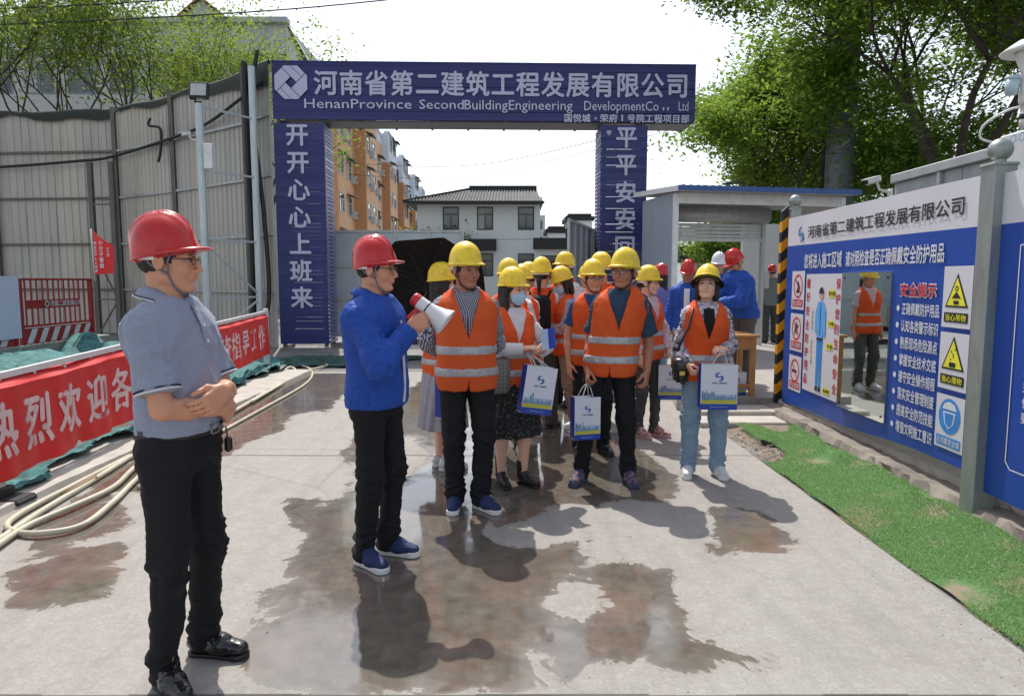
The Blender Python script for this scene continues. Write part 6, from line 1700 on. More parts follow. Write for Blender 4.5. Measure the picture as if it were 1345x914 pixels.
    # warning signs on the right
    for i,(v0,v1,txt) in enumerate(((1.205,1.612,'当心吊物'),(.79,1.172,'当心落物'),(.385,.752,'必须戴安全帽'))):
        b=n0.rect('warning_sign',3.02,3.335,v0,v1,BWHITE,root,o); cu=3.177
        if i<2:
            v=v0+.135; n0.poly('triangle_edge',[(cu-.125,v),(cu+.125,v),(cu,v+.225)],INKB,b,o+.002); n0.poly('triangle',[(cu-.102,v+.012),(cu+.102,v+.012),(cu,v+.198)],INKY,b,o+.0035)
            if i==0: 
                n0.ring('hook',cu,v+.125,.018,.008,INKB,b,o+.005); n0.poly('load',[(cu-.05,v+.06),(cu+.05,v+.06),(cu,v+.105)],INKB,b,o+.005); n0.poly('block',[(cu-.028,v+.02),(cu+.028,v+.02),(cu+.028,v+.045),(cu-.028,v+.045)],INKB,b,o+.005)
            else:
                n0.poly('block',[(cu-.035,v+.018),(cu+.035,v+.018),(cu+.035,v+.05),(cu-.035,v+.05)],INKB,b,o+.005)
                for q in range(5): n0.poly('debris',disc(cu+(-.02+.012*q)*(-1)**q,v+.07+.017*q,.007,6),INKB,b,o+.005)
            n0.rect('caption_bar',cu-.13,cu+.13,v0+.035,v0+.10,INKB,b,o+.002); T('caption',txt,cu-.11,cu+.11,v0+.045,v0+.09,INKY,b,o+.0035,.02)
        else:
            v=v0+.225; n0.poly('blue_disc',disc(cu,v,.120,28),INKS,b,o+.002); n0.poly('pictogram',[(cu-.07,v+.03),(cu+.07,v+.03),(cu+.05,v-.05),(cu,v-.09),(cu-.05,v-.05)],INKW,b,o+.0035); n0.poly('pictogram',[(cu-.082,v+.045),(cu+.082,v+.045),(cu+.055,v+.085),(cu,v+.10),(cu-.055,v+.085)],INKW,b,o+.0035)
            n0.poly('pictogram',[(cu-.05,v+.02),(cu+.05,v+.02),(cu+.035,v-.05),(cu,v-.075),(cu-.035,v-.05)],INKS,b,o+.005)
            n0.rect('caption_bar',cu-.135,cu+.135,v0+.02,v0+.085,INKS,b,o+.002); T('caption',txt,cu-.125,cu+.125,v0+.03,v0+.075,INKW,b,o+.0035,.014)
    # second board, beyond the near post
    r2=empty('notice_board',tuple(B__),0,'second blue notice board cut off by the right edge of the picture','sign board')
    n1=Frame((0,0,0),tuple(ED),(0,0,1)); w2=3.2
    n1.rect('white_header',.06,w2,1.85,2.15,BWHITE,r2,.01); n1.rect('blue_field',.06,w2,.22,1.85,BLUE,r2,.01); k=MB()
    c=[n1.p(u,v,o_) for o_ in (0,-.05) for u,v in ((.06,.24),(w2,.24),(w2,2.14),(.06,2.14))]; k.add(c,[(0,1,2,3),(7,6,5,4),(0,4,5,1),(1,5,6,2),(2,6,7,3),(3,7,4,0)]); k.build('backing',GALV,r2)
    k=MB()
    def ln(a,b,w=.008):
        p=n1.p(*a,.014);q=n1.p(*b,.014); d=(q-p).normalized(); s_=n1.n.cross(d)*w/2; k.add([p-s_,q-s_,q+s_,p+s_],[(0,1,2,3)])
    ln((.30,1.72),(.30,.46)); ln((.30,.46),(.34,.42)); ln((.34,.42),(2.9,.42)); ln((.30,1.72),(2.9,1.72)); k.build('border_line',INKW,r2)
    for i,s in enumerate(('期限','程序','现场','情况','要求')): n1.text('lettering',s,.40,.56,1.05-i*.085,1.11-i*.085,INKW,r2,.013,.015)
    board_post((3.15,7.74,.0),2.47,.105,'far galvanised board post with a ball finial next to the striped post')
    board_post((2.925,4.20,.0),2.37,.135,'near galvanised board post with a ball finial, thickest in view')
    # striped post
    r=empty('striped_post',(3.065,7.82,.10),0,'black and yellow hazard striped post at the far end of the safety board','post')
    seg=.115; YEL=mat_simple('hazard_yellow',(.72,.30,.01,1),.5,var=.1); 
    for i in range(19):
        k=MB(); z0=i*seg; s_=.05
        w=.035
        P=[(-w,-w,z0),(w,-w,z0+s_*1.3),(w,w,z0+s_*1.3),(-w,w,z0),(-w,-w,z0+seg),(w,-w,z0+seg+s_*1.3),(w,w,z0+seg+s_*1.3),(-w,w,z0+seg)]
        k.add(P,[(0,3,2,1),(4,5,6,7),(0,1,5,4),(1,2,6,5),(2,3,7,6),(3,0,4,7)]); k.build('stripe',YEL if i%2 else mat_simple('hazard_black',(.015,.015,.016,1),.5),r)
    # grey steel cabinet top and rail behind the boards
    k=MB(); k.box((3.32,3.0,2.26),(3.50,7.0,2.44),bev=.01); 
    r5=empty('rear_rail_wall',(3.45,5,0),0,'grey metal sheet wall with a top rail behind the safety board','fence')
    GS=galv('rear_sheet',(.36,.38,.39,1),(.44,.46,.47,1),.3,.45,False)
    for i in range(5): k=MB(); k.box((0,-3.4+i*.94,0),(.03,-2.47+i*.94,2.38)); k.build('sheet_panel',GS,r5)
    k=MB(); k.box((-.04,-3.4,2.385),(.08,1.3,2.46),bev=.006); k.build('top_rail',GS,r5)
    for y in (-2.4,-1.4,-.4,.6): k=MB(); k.box((-.035,y-.02,.1),(-.002,y+.02,2.38)); k.build('stud',GS,r5)
boards()
def sensor():
    # cabinet and weather sensor above the near post
    root=empty('sensor_cabinet',(3.35,4.83,0),0,'white dust monitoring cabinet rising behind the near board post','cabinet')
    k=MB(); k.box((0,-1.2,1.5),(.35,0,2.50),bev=.01); k.build('cabinet_body',mat_simple('cabinet_white',(.60,.61,.60,1),.4,var=.03),root)
    f=Frame((-.001,0,0),(0,-1,0),(0,0,1))
    f.poly('screw_cover',disc(.06,2.45,.014,4),BLACKP,root,.004); k=MB()
    for q in (.14,.22): f.ring('emblem',q,2.455,.028,.004,INKS,root,.004,asp=1.0)
    r=empty('weather_sensor',(3.27,4.5,2.49),0,'white weather sensor with a domed cap on a short mast at the upper right','sensor',scale=.64)
    k=MB(); k.lathe([(0,0),(.040,0),(.040,.10),(.036,.10),(.036,.22),(.045,.22),(.058,.26),(.058,.46),(.052,.50),(.052,.50)],20); k.build('mast',mat_simple('sensor_white',(.62,.62,.60,1),.4),r,True)
    k=MB(); k.lathe([(.052,.48),(.055,.54),(.115,.70),(.115,.735),(.10,.735)],24); k.build('funnel',MATS['sensor_white'],r,True)
    k=MB(); k.lathe([(.10,.735),(.235,.715),(.245,.73),(.165,.79),(.09,.84),(.02,.86),(0,.862)],28); k.build('cap',MATS['sensor_white'],r,True)
    k=MB(); k.lathe([(.041,.08),(.045,.08),(.045,.13),(.041,.13)],20); k.build('clamp',BLACKP,r,True)
    k=MB(); k.tube([(-.13,.02,.32),(-.13,.02,.47)],[.052,.060],14); k.tube([(-.13,.02,.47),(-.13,.02,.50)],.065,14); k.bar((-.10,.02,.42),(0,0,.42),.02); k.build('rain_cup',mat_simple('cup_blue',(.38,.50,.55,1),.3),r,True)
    cable('sensor_cable',[(3.27,4.5,2.62),(3.20,4.55,2.61),(3.12,4.65,2.54),(3.14,4.70,2.46),(3.30,4.72,2.43)],.008,WHITEP,'thin white cable looping from the sensor mast to the cabinet','cable')
sensor()

# ================================================================== red banner rail on the left
BARW=mat_simple('barrier_white',(.62,.62,.63,1),.45,var=.06); RUB=mat_simple('rubber_black',(.014,.014,.015,1),.7,bump=.3)
RED=mat_simple('banner_red',(.62,.014,.016,1),.6,var=.08,nscale=3); REDT=mat_simple('banner_letter',(.72,.50,.52,1),.6)
def banner():
    Pn=Vector((-3.50,4.55,0)); Pf=Vector((-4.10,11.40,0)); d=(Pf-Pn).normalized(); L=(Pf-Pn).length
    root=empty('barrier_rail',tuple(Pn),0,'white metal rail barrier on black rubber feet carrying the red welcome banner','barrier')
    fr=Frame((0,0,0),tuple(d),(0,0,1))      # reads from near to far; out faces the yard
    zt=lambda u:.865+.125*u/L
    for u in (-.0,L):
        k=MB(); p=fr.p(u,0,0); k.box((p.x-.035,p.y-.035,.03),(p.x+.035,p.y+.035,zt(u)+(.06 if u else .04)),bev=.006); k.build('post',BARW,root)
        k=MB(); k.box((p.x-.20,p.y-.11,.0),(p.x+.20,p.y+.11,.055),bev=.02); k.box((p.x-.07,p.y-.07,.05),(p.x+.07,p.y+.07,.12),bev=.01); k.build('foot',RUB,root)
    for dv in (0,-.16,-.70):
        k=MB(); k.bar(fr.p(-2.2,zt(-2.2)+dv,-.01),fr.p(L,zt(L)+dv,-.01),.04,.045); k.build('rail',BARW,root)
    for i in range(22):
        u=-1.9+i*.40
        if u>L-.2: break
        k=MB(); k.bar(fr.p(u,zt(u)-.70,-.01),fr.p(u,zt(u),-.01),.022,.022); k.build('bar',BARW,root)
    # cloth
    def w(u,v): 
        e=.012*math.sin(u*11)+.008*math.sin(u*23+v*4); b=.05*math.exp(-((v)/.10)**2)*0
        return .045+e*(.3+(1-v)*.9)
    top=lambda u:.79+.135*u/L-.012*abs(math.sin(u*2.1)); bot=lambda u:.16+.135*u/L if u<L*.6 else .16+.135*u/L
    nx,nz=200,22; P=[];Q=[]; U0,U1=-2.2,L-.02
    prof=[]
    for i in range(nx+1):
        u=U0+(U1-U0)*i/nx
        for j in range(nz+1):
            v=j/nz; z=bot(u)+(top(u)-bot(u))*v; off=w(u,v)+(.018*math.sin(u*9+2)*(v<.22)*(1-v/.22))
            P.append(fr.p(u,z,off)[:])
    for i in range(nx):
        for j in range(nz): a=i*(nz+1)+j; Q.append((a,a+nz+1,a+nz+2,a+1))
    ban=link('welcome_banner',raw_mesh('welcome_banner',P,Q),None,RED,loc=tuple(Pn)); 
    tag(ban,'red fabric banner with pale welcome lettering hung on the white rail','banner')
    # back fold seen above
    P=[];Q=[]
    for i in range(nx+1):
        u=U0+(U1-U0)*i/nx
        for j,(z,o) in enumerate(((top(u)-.03,-.045),(top(u)+.065+.012*math.sin(u*5),-.05),(top(u)+.055+.012*math.sin(u*5),-.02),(top(u),.046+.01*math.sin(u*11)))): P.append(fr.p(u,z,o)[:])
    for i in range(nx):
        for j in range(3): a=i*4+j; Q.append((a,a+4,a+5,a+1))
    link('top_fold',raw_mesh('top_fold',P,Q),ban,RED)
    # letters laid on the cloth: every vertex follows its waves
    txt='热烈欢迎各位领导莅临检查指导工作'
    ends=[(-.42,)] 
    u=.02-.60; W_=.0
    # measured spans: first five characters, then the rest evenly
    us=np.array([-.18+.515*i for i in range(16)]); tot=(L-.22)-(-.18); us=-.18+tot*np.arange(16)/16; cw=tot/16*.82
    for i,ch in enumerate(txt):
        vs,fs=text_data(ch,.030); u0=us[i]; zz=lambda u,t: bot(u)+(top(u)-bot(u))*(.235+.60*t)
        Pv=[]
        for v_ in vs:
            uu=u0+v_[0]*cw; t=(v_[1]+.08)/.92; vv=.235+.60*t; Pv.append(fr.p(uu,zz(uu,t),w(uu,vv)+.004)[:])
        k=MB()
        for bi,(bu,bz) in enumerate(((0,0),(.012,0),(-.012,0),(0,.010),(0,-.010))): k.add([(p_[0]+fr.x.x*bu+fr.n.x*-.0004*bi,p_[1]+fr.x.y*bu+fr.n.y*-.0004*bi,p_[2]+bz) for p_ in Pv],fs)
        k.build('character',REDT,ban)
banner()
# red guard fence on the low wall ------------------------------------------
def guard_fence():
    X=-7.72; GRED=mat_simple('guard_red',(.25,.012,.012,1),.5,var=.2,nscale=5)
    STR=mat_simple('guard_stripe_white',(.50,.52,.55,1),.6)
    def panel(y0,y1,lab,sheet=False):
        root=empty('guard_fence_panel',(X,y0,.50),0,lab,'fence'); L=y1-y0; H=1.05
        fr=Frame((0,0,0),(0,1,0),(0,0,1))   # u from near to far, out towards +X
        for y in (.0,L-.06): k=MB(); k.box((-.03,y,0),(.03,y+.06,H),bev=.004); k.build('post',GRED,root)
        for z in (.24,.52 if False else .27,H-.03): pass
        for z in (.27,H-.035): k=MB(); k.box((-.02,.06,z),(.02,L-.06,z+.035)); k.build('rail',GRED,root)
        n=13
        for i in range(n): y=.06+(L-.12)*(i+.6)/n; k=MB(); k.box((-.009,y,.30),(.009,y+.022,H-.035)); k.build('bar',GRED,root)
        k=MB(); k.box((-.012,.06,.0),(.012,L-.06,.25)); b=k.build('kick_plate',GRED,root)
        for i in range(6):
            u=.10+i*(L-.2)/6; fr.poly('white_stripe',[(u,.01),(u+.14,.01),(u+.28,.24),(u+.14,.24)],STR,b,.016)
        if not sheet:
            k=MB(); k.box((.012,.12,.56),(.020,L-.38,.70)); b=k.build('name_plate',GRED,root)
            # frame reads towards the far end
            fr.ring('emblem',.62,.632,.055,.020,STR,b,.024,8); fr.text('lettering','河南二建发展公司',.70,1.52,.585,.680,STR,b,.024,.02)
        else:
            t=NT('notice_paper'); v=t.coord('Object'); wv=t.math('FRACT',t.math('MULTIPLY',t.n('ShaderNodeSeparateXYZ').outputs[2],1.0)); 
            sp=t.n('ShaderNodeSeparateXYZ'); t.l(v,sp.inputs[0]); ln=t.math('GREATER_THAN',t.math('FRACT',t.math('MULTIPLY',sp.outputs[2],26)),.62); wd=t.math('GREATER_THAN',t.noise(t.coord('Object',(1,38,26)),1,2),.45)
            t.set(Base_Color=t.mix(t.math('MULTIPLY',t.math('MULTIPLY',ln,wd),.35),(.50,.54,.68,1),(.15,.18,.35,1)),Roughness=.6)
            nn=fr.rect('notice_sheet',-.1,L+.04,.12,H+.03,t.m,root,.045,.008)
    panel(10.74,12.62,'red guard fence panel with white emblem plate on the low wall')
    panel(8.62,10.66,'red guard fence panel covered by a pale printed notice at the left edge',True)
    root=empty('red_flag',(X+.05,12.66,1.50),R(-8),'small red triangular pennant with white characters on the guard fence','flag')
    k=MB(); k.tube([(0,0,0),(-.02,0,.95)],.012,8); k.build('flag_pole',BARW,root,True)
    RF=mat_simple('flag_red',(.75,.02,.02,1),.6)
    nx=14; nz=10; P=[];Q=[]
    for i in range(nx+1):
        for j in range(nz+1):
            a=i/nx;b=j/nz; x=.0+a*.40; zt=.93-.30*a; zb=.12+.02*a; P.append((x,.03*math.sin(a*6+b*2),zb+(zt-zb)*b))
    for i in range(nx):
        for j in range(nz): q=i*(nz+1)+j; Q.append((q,q+nz+1,q+nz+2,q+1))
    fl=link('pennant',raw_mesh('pennant',P,Q),root,RF)
    f2=Frame((0,-.045,0),(1,0,0),(0,0,1)); 
    for s,u,z1,dz,sz in (('安全生产人人有责',.05,.72,.072,.058),('小分子警察',.155,.74,.105,.085),('工会',.30,.60,.09,.065)):
        for i,ch in enumerate(s): f2.text('character',ch,u,u+sz,z1-dz*i-sz,z1-dz*i,INKW,fl,0,.02)
guard_fence()
# hoses --------------------------------------------------------------------
HOSE=mat_simple('hose_cream',(.50,.47,.36,1),.5,var=.15,nscale=4); TAPE=mat_simple('hose_binding',(.20,.12,.06,1),.7)
def hose(px,r,lab,z=.0):
    pts=[(*PX(a,b,r),r+z*(1 if i%2 else .6)) for i,(a,b) in enumerate(px)]
    return cable('water_hose',pts,r,HOSE,lab,'hose',9,8,None)
hose([(-40,735),(0,708),(60,668),(120,632),(175,598),(240,560),(300,528),(345,500),(368,482),(372,478)],.021,'cream water hose lying nearest the banner, leftmost of the bundle')
hose([(-60,760),(-5,720),(40,690),(100,665),(150,640),(182,612),(240,575),(310,540),(352,512),(378,484),(388,488),(370,504),(300,545),(230,590),(182,628),(150,660),(110,690),(60,702),(22,700),(10,690),(40,668),(95,640),(170,600)],.019,'cream water hose doubling back in a long loop in front of the man in grey',.012)
hose([(182,640),(250,590),(330,545),(400,505),(410,488),(395,480),(360,478)],.017,'thin cream hose running up to the bend near the far banner post')
hose([(360,492),(380,480),(420,474),(400,476),(430,480),(405,488),(380,500),(330,530)],.016,'short pale hose coil at the foot of the far banner post',.02)
for px_,py_ in ((100,643),(112,637)):
    pass
k=MB(); a=PX(85,655);b=PX(125,632); k.tube([(*a,.021),((a[0]+b[0])/2,(a[1]+b[1])/2,.023),(*b,.021)],.027,10); tag(k.build('hose_binding',TAPE,None,True),'brown tape binding round the leftmost hose','tape')
k=MB(); k.box((-3.95,6.45,.05),(-3.72,6.75,.10),bev=.01); tag(k.build('timber_offcut',mat_simple('timber_dark',(.09,.07,.055,1),.9)),'dark piece of timber lying on the netting edge','timber')

# ================================================================== table with bags
WOOD=mat_simple('table_wood',(.40,.20,.065,1),.45,var=.15,nscale=4)
def table():
    x0,x1,y0,y1,z=2.05,2.86,7.98,8.50,.15; root=empty('wooden_table',(x0,y0,z),0,'varnished wooden table beside the hazard striped post','table'); h=.70
    w,d=x1-x0,y1-y0
    k=MB(); k.box((-.03,-.03,h),(w+.03,d+.03,h+.035),bev=.006); k.build('tabletop',WOOD,root)
    for x in (.0,w-.06):
        for y in (.0,d-.06): k=MB(); k.box((x,y,0),(x+.06,y+.06,h),bev=.004); k.build('leg',WOOD,root)
    k=MB(); k.box((.06,.01,h-.14),(w-.06,.03,h)); k.build('apron',WOOD,root)
    k=MB(); k.box((.06,.02,.10),(w-.06,.05,.15)); k.build('stretcher',WOOD,root); k=MB(); k.box((w-.05,.06,h-.12),(w-.03,d-.06,h)); k.build('apron',WOOD,root)
    k=MB(); k.box((2.28,8.02,.888),(2.58,8.26,1.06),bev=.005); tag(k.build('document_box',mat_simple('paper_white',(.62,.63,.64,1),.7)),'stack of white paper folders on the wooden table','papers')
table()
BAGW=mat_simple('bag_white',(.66,.67,.74,1),.5,var=.03); BAGB=mat_simple('bag_blue',(.012,.045,.34,1),.45,var=.05); BAGY=mat_simple('bag_yellow',(.50,.48,.04,1),.5); BAGP=mat_simple('bag_pinkish',(.56,.44,.50,1),.5); CORD=mat_simple('bag_cord',(.66,.66,.64,1),.7)
BSK=mat_simple('print_skyline',(.16,.27,.40,1),.6,var=.3,nscale=30); BSKP=mat_simple('print_sky',(.38,.50,.66,1),.6)
def paper_bag(loc,rz,w,h,d,lab,hand=None,front='white',tilt=0,handle=True,roll=0,dull=False,group=None):
    root=empty('paper_bag',loc,0,lab,'paper bag',group); root.rotation_euler=(tilt,roll,rz)
    k=MB(); g=.0
    k.box((-w/2,-d/2,0),(w/2,d/2,.004)); 
    k.add([(-w/2,-d/2,0),(w/2,-d/2,0),(w/2,-d/2+g,h),(-w/2,-d/2+g,h)],[(0,1,2,3)]); k.add([(w/2,d/2,0),(-w/2,d/2,0),(-w/2,d/2,h),(w/2,d/2,h)],[(0,1,2,3)])
    k.build('bag_body',BAGW,root)
    k=MB()
    for sg in (-1,1):
        x=sg*w/2; c=[(x,-d/2,0),(x,d/2,0),(x,d/2,h),(x-sg*.012,0,h),(x,-d/2,h)]; c2=[(x,-d/2,0),(x-sg*.010,0,.05),(x-sg*.012,0,h),(x,-d/2,h)]
        k.add(c2,[(0,1,2,3)]); k.add([(x-sg*.010,0,.05),(x,d/2,0),(x,d/2,h),(x-sg*.012,0,h)],[(0,1,2,3)]); k.add([(x,-d/2,0),(x,d/2,0),(x-sg*.010,0,.05)],[(0,1,2)])
    k.build('side_gusset',BAGB,root)
    for sg in (-1,1):
        f=Frame((-w/2*1 if sg<0 else w/2,sg*(d/2),0),(1,0,0) if sg<0 else (-1,0,0),(0,0,1)); 
        b=f.rect('base_band',0,w,.0,h*.13,BAGB,root,.0015)
        if sg>0: continue
        yb=f.rect('meadow_print',.02*w,.98*w,h*.135,h*.215,BAGY,root,.0015)
        f.rect('sky_print',.02*w,.98*w,h*.215,h*.34,BSKP,root,.0012)
        rr=random.Random(int(loc[0]*100)); u=.03*w
        while u<.93*w:
            ww=rr.uniform(.02,.07)*w; hh=rr.uniform(.04,.15)*h*(1.5 if u<.35*w else .8); f.rect('skyline_print',u,u+ww*.85,h*.215,h*.215+hh,BSK,root,.0018); u+=ww
        # emblem and small caption
        k=MB(); r=.125*w; cu,cv=w*.5,h*.73
        def arc(cx,cy,rad,a0,a1,w0,w1,m):
            P=[];N=10
            for i in range(N+1):
                a=R(a0+(a1-a0)*i/N); wd=(w0+(w1-w0)*i/N)*r; P.append(f.p(cu+cx*r+rad*r*math.cos(a),cv+cy*r+rad*r*math.sin(a),.002)); P.append(f.p(cu+cx*r+(rad*r-wd)*math.cos(a),cv+cy*r+(rad*r-wd)*math.sin(a),.002))
            k.add(P,[(2*i,2*i+2,2*i+3,2*i+1) for i in range(N)],m)
        arc(0,.38,.62,80,270,.20,.34,0); arc(0,-.38,.62,-100,90,.20,.34,0); arc(-.30,.30,.62,60,250,.16,.28,1); arc(.30,-.30,.62,-120,70,.16,.28,1)
        k.build('emblem',[INKS,mat_simple('ink_navy',(.02,.05,.16,1),.6)],root); f.text('lettering','河南二建集团',w*.30,w*.70,h*.575,h*.61,mat_simple('ink_navy',(.02,.05,.16,1),.6),root,.002,.01)
        f.text('lettering','HENAN SECOND CONSTRUCTION',w*.28,w*.72,h*.055,h*.075,INKW,root,.003,.0)
    if handle:
        for sg in (-1,1):
            k=MB()
            if hand is not None:
                M=root.matrix_basis.inverted() if False else (Matrix.Translation(loc)@Euler((tilt,roll,rz)).to_matrix().to_4x4()).inverted()
                t=M@Vector(hand)
            else: t=Vector((0,0,h+.09))
            y=sg*d/2
            k.tube([(-w*.22,y-sg*.002,h-.03),(-w*.21,y,h+.0),(-w*.10+t.x*.5,y*.6+t.y*.4,(h+t.z)/2+.015),tuple(t),(w*.10+t.x*.5,y*.6+t.y*.4,(h+t.z)/2+.015),(w*.21,y,h),(w*.22,y-sg*.002,h-.03)],.0032,6); k.build('handle',CORD,root,True)
    return root
# ------------------------------------------------------------------ clothing materials
def check_mat():
    t=NT('checked_cloth'); v=t.coord('Object',(1,1,1))
    sp=t.n('ShaderNodeSeparateXYZ'); t.l(v,sp.inputs[0])
    a=t.math('ADD',sp.outputs[0],t.math('MULTIPLY',sp.outputs[1],0.8))
    fx=t.math('GREATER_THAN',t.math('FRACT',t.math('MULTIPLY',a,75)),0.5); fz=t.math('GREATER_THAN',t.math('FRACT',t.math('MULTIPLY',sp.outputs[2],75)),0.5)
    sm=t.math('ADD',fx,fz); c=t.ramp(t.math('MULTIPLY',sm,0.5),[(0.0,(0.62,0.62,0.66,1)),(0.5,(0.10,0.10,0.15,1)),(1.0,(0.010,0.010,0.02,1))],'CONSTANT')
    t.t.nodes[-1]; t.set(Base_Color=c,Roughness=.85); t.bump(t.noise(v,40,4),0.3,0.006); return t.m
def blot_mat(name,a,b,scale,lo,hi,c3=None):
    t=NT(name); v=t.coord('Object'); f=t.noise(v,scale,6,0.65,1.2)
    c=t.ramp(f,[(lo,a),(hi,b)]); 
    if c3 is not None: c=t.mix(t.ramp(t.noise(v,scale*.6,4,0.6,2),[(0.52,(0,0,0,1)),(0.60,(1,1,1,1))]),c,c3)
    t.set(Base_Color=c,Roughness=.88); t.bump(t.noise(v,40,4),0.3,0.006); return t.m
def melange(name,a,b):
    t=NT(name); v=t.coord('Object',(1,1,1)); f=t.noise(v,420,2,0.7); g=t.noise(v,9,3)
    c=t.ramp(f,[(0.35,a),(0.65,b)]); t.set(Base_Color=t.mix(t.math('MULTIPLY',g,0.25),c,a),Roughness=.92); t.b.inputs['Sheen Weight'].default_value=0.15
    t.bump(t.math('ADD',t.math('MULTIPLY',f,0.4),t.noise(v,40,4)),0.3,0.005); return t.m
M_POLO=melange('polo_grey',(0.20,0.22,0.30,1),(0.31,0.34,0.43,1))
M_BLKT=mat_cloth('trousers_black',(0.010,0.010,0.013,1),0.75); M_BLUEJ=mat_cloth('jacket_blue',(0.016,0.070,0.36,1),0.62)
M_CHECK=check_mat(); M_NAVYT=mat_cloth('tshirt_slate',(0.035,0.060,0.105,1),0.9); M_WHITE=mat_cloth('cloth_white',(0.68,0.66,0.68,1),0.9)
M_JEANS=blot_mat('jeans_light',(0.17,0.26,0.36,1),(0.26,0.37,0.48,1),7,0.3,0.7); M_PINK=mat_cloth('cloth_pink',(0.62,0.46,0.50,1),0.9)
M_BEIGE=mat_cloth('cloth_beige',(0.42,0.34,0.34,1),0.9); M_KHAKI=mat_cloth('cloth_khaki',(0.36,0.24,0.17,1),0.9); M_TIE=blot_mat('tie_dye_cloth',(0.012,0.012,0.03,1),(0.62,0.54,0.58,1),22,0.42,0.52,(0.25,0.24,0.32,1))
M_FLORAL=blot_mat('skirt_floral',(0.010,0.010,0.013,1),(0.26,0.24,0.23,1),60,0.55,0.66); M_GSK=mat_cloth('skirt_grey',(0.34,0.33,0.36,1),0.9); M_PURP=mat_cloth('cloth_lilac',(0.20,0.19,0.46,1),0.9)
M_GREYJ=mat_cloth('cloth_greygreen',(0.20,0.23,0.23,1),0.9); M_GREYT=mat_cloth('cloth_grey',(0.075,0.08,0.075,1),0.9); M_TAUPE=mat_cloth('cloth_taupe',(0.10,0.085,0.075,1),0.9)
M_NAVY2=mat_cloth('tshirt_blue',(0.03,0.075,0.20,1),0.9)
SH_BLUE=(mat_simple('shoe_blue',(0.012,0.026,0.10,1),0.7,bump=.5,bscale=400),WHITEP,mat_simple('lace_blue',(0.015,0.03,0.1,1),0.8))
SH_BLK=(mat_simple('shoe_leather',(0.010,0.010,0.011,1),0.25,coat=.3),BLACKP,BLACKP); SH_WHT=(mat_simple('shoe_white',(0.66,0.66,0.68,1),0.6),WHITEP,mat_simple('lace_grey',(0.4,0.4,0.42,1),0.8))
SH_MIX=(blot_mat('shoe_patterned',(0.02,0.05,0.16,1),(0.30,0.16,0.10,1),30,0.45,0.55),mat_simple('sole_dark',(0.05,0.06,0.12,1),0.7),WHITEP); SH_PINK=(blot_mat('shoe_pink',(0.62,0.34,0.32,1),(0.12,0.07,0.07,1),30,0.45,0.6),mat_simple('sole_pink',(0.6,0.35,0.33,1),0.7),WHITEP)
SH_BOOT=(mat_simple('boot_leather',(0.014,0.014,0.015,1),0.35),BLACKP,BLACKP)


GC='people listening to the safety talk'
def near_hand(p,which,off=(0,0,0)):
    W=p.WR if which=='R' else p.WL; E_=p.ER if which=='R' else p.EL; q=W+nrm(W-E_)*.085+np.array(off); return p.M@Vector(q)
P1=make_person('man in grey polo shirt and red hard hat with folded arms at far left',(-1.25,2.53,0),84,1.71,'m',SK_TAN,.0045,wide=.98,belly=.016,lean=(0,.01),
  hoff=(0,.012,0),hy=16,hp=2,feet=((-.105,.035,-36),(.13,.018,-2)),
  RW=(.03,-.175,1.035),RP=(-.5,-.1,-1),RH=dict(d=(.75,.25,-.35),n=(-.1,.9,.3),curl=.8,thumb=.4,t=(0,-.3,1)),
  LW=(-.05,-.215,1.115),LP=(1,.35,-.7),LH=dict(d=(-.85,.25,-.45),n=(0,1,-.15),curl=.55,t=(0,0,1),thumb=.2),
  shirt='short',shirt_mat=M_POLO,shirt_loose=.016,hem=.955,sleeve=.80,vest=False,bot_mat=M_BLKT,leg_loose=-.006,shoes='dress',shoe_mats=SH_BLK,
  hat=H_RED,hat_kind='ridge',hat_tilt=-8,glasses=True,collar='polo',fold_seed=1)
def belt(p,z=.965,off=.020,wide=.98*.94,belly=.016):
    st=torso_st('m',(0,.01),wide,belly); f=lambda zz,j:np.interp(zz,[q[0] for q in st],[q[j] for q in st])
    k=MB(); n=48; vs=[]
    for zz in (z-.018,z+.018):
        for o in (off,off-.006):
            for i in range(n):
                a=2*math.pi*i/n; c,s_=math.cos(a),math.sin(a); e=2/2.4
                vs.append((f(zz,1)+(f(zz,3)+o)*abs(c)**e*(1 if c>0 else -1),f(zz,2)+(f(zz,4)+o)*abs(s_)**e*(1 if s_>0 else -1),zz))
    fs=[]
    for i in range(n):
        j=(i+1)%n; fs+=[(i,j,2*n+j,2*n+i),(n+j,n+i,3*n+i,3*n+j),(2*n+i,2*n+j,3*n+j,3*n+i),(j,i,n+i,n+j)]
    k.add(vs,fs); b=k.build('belt',mat_simple('belt_leather',(.010,.010,.011,1),.3),p.root,True)
    y=f(z,2)-f(z,4)-off-.004; k=MB()
    for a,c in (((-.028,y,z-.019),(.028,y,z-.013)),((-.028,y,z+.013),(.028,y,z+.019)),((-.028,y,z-.019),(-.022,y,z+.019)),((.022,y,z-.019),(.028,y,z+.019))): k.box((a[0],a[1]-.004,a[2]),(c[0],c[1]+.003,c[2]))
    k.build('buckle',mat_simple('buckle_steel',(.5,.5,.5,1),.25,.9),b)
    k=MB(); x=.125; y=-.085; k.tube([(x,y-.03,.945),(x,y-.035,.90)],.003,6); k.box((x-.016,y-.05,.845),(x+.016,y-.025,.905),bev=.008); k.build('key_fob',BLACKP,p.root)
belt(P1)
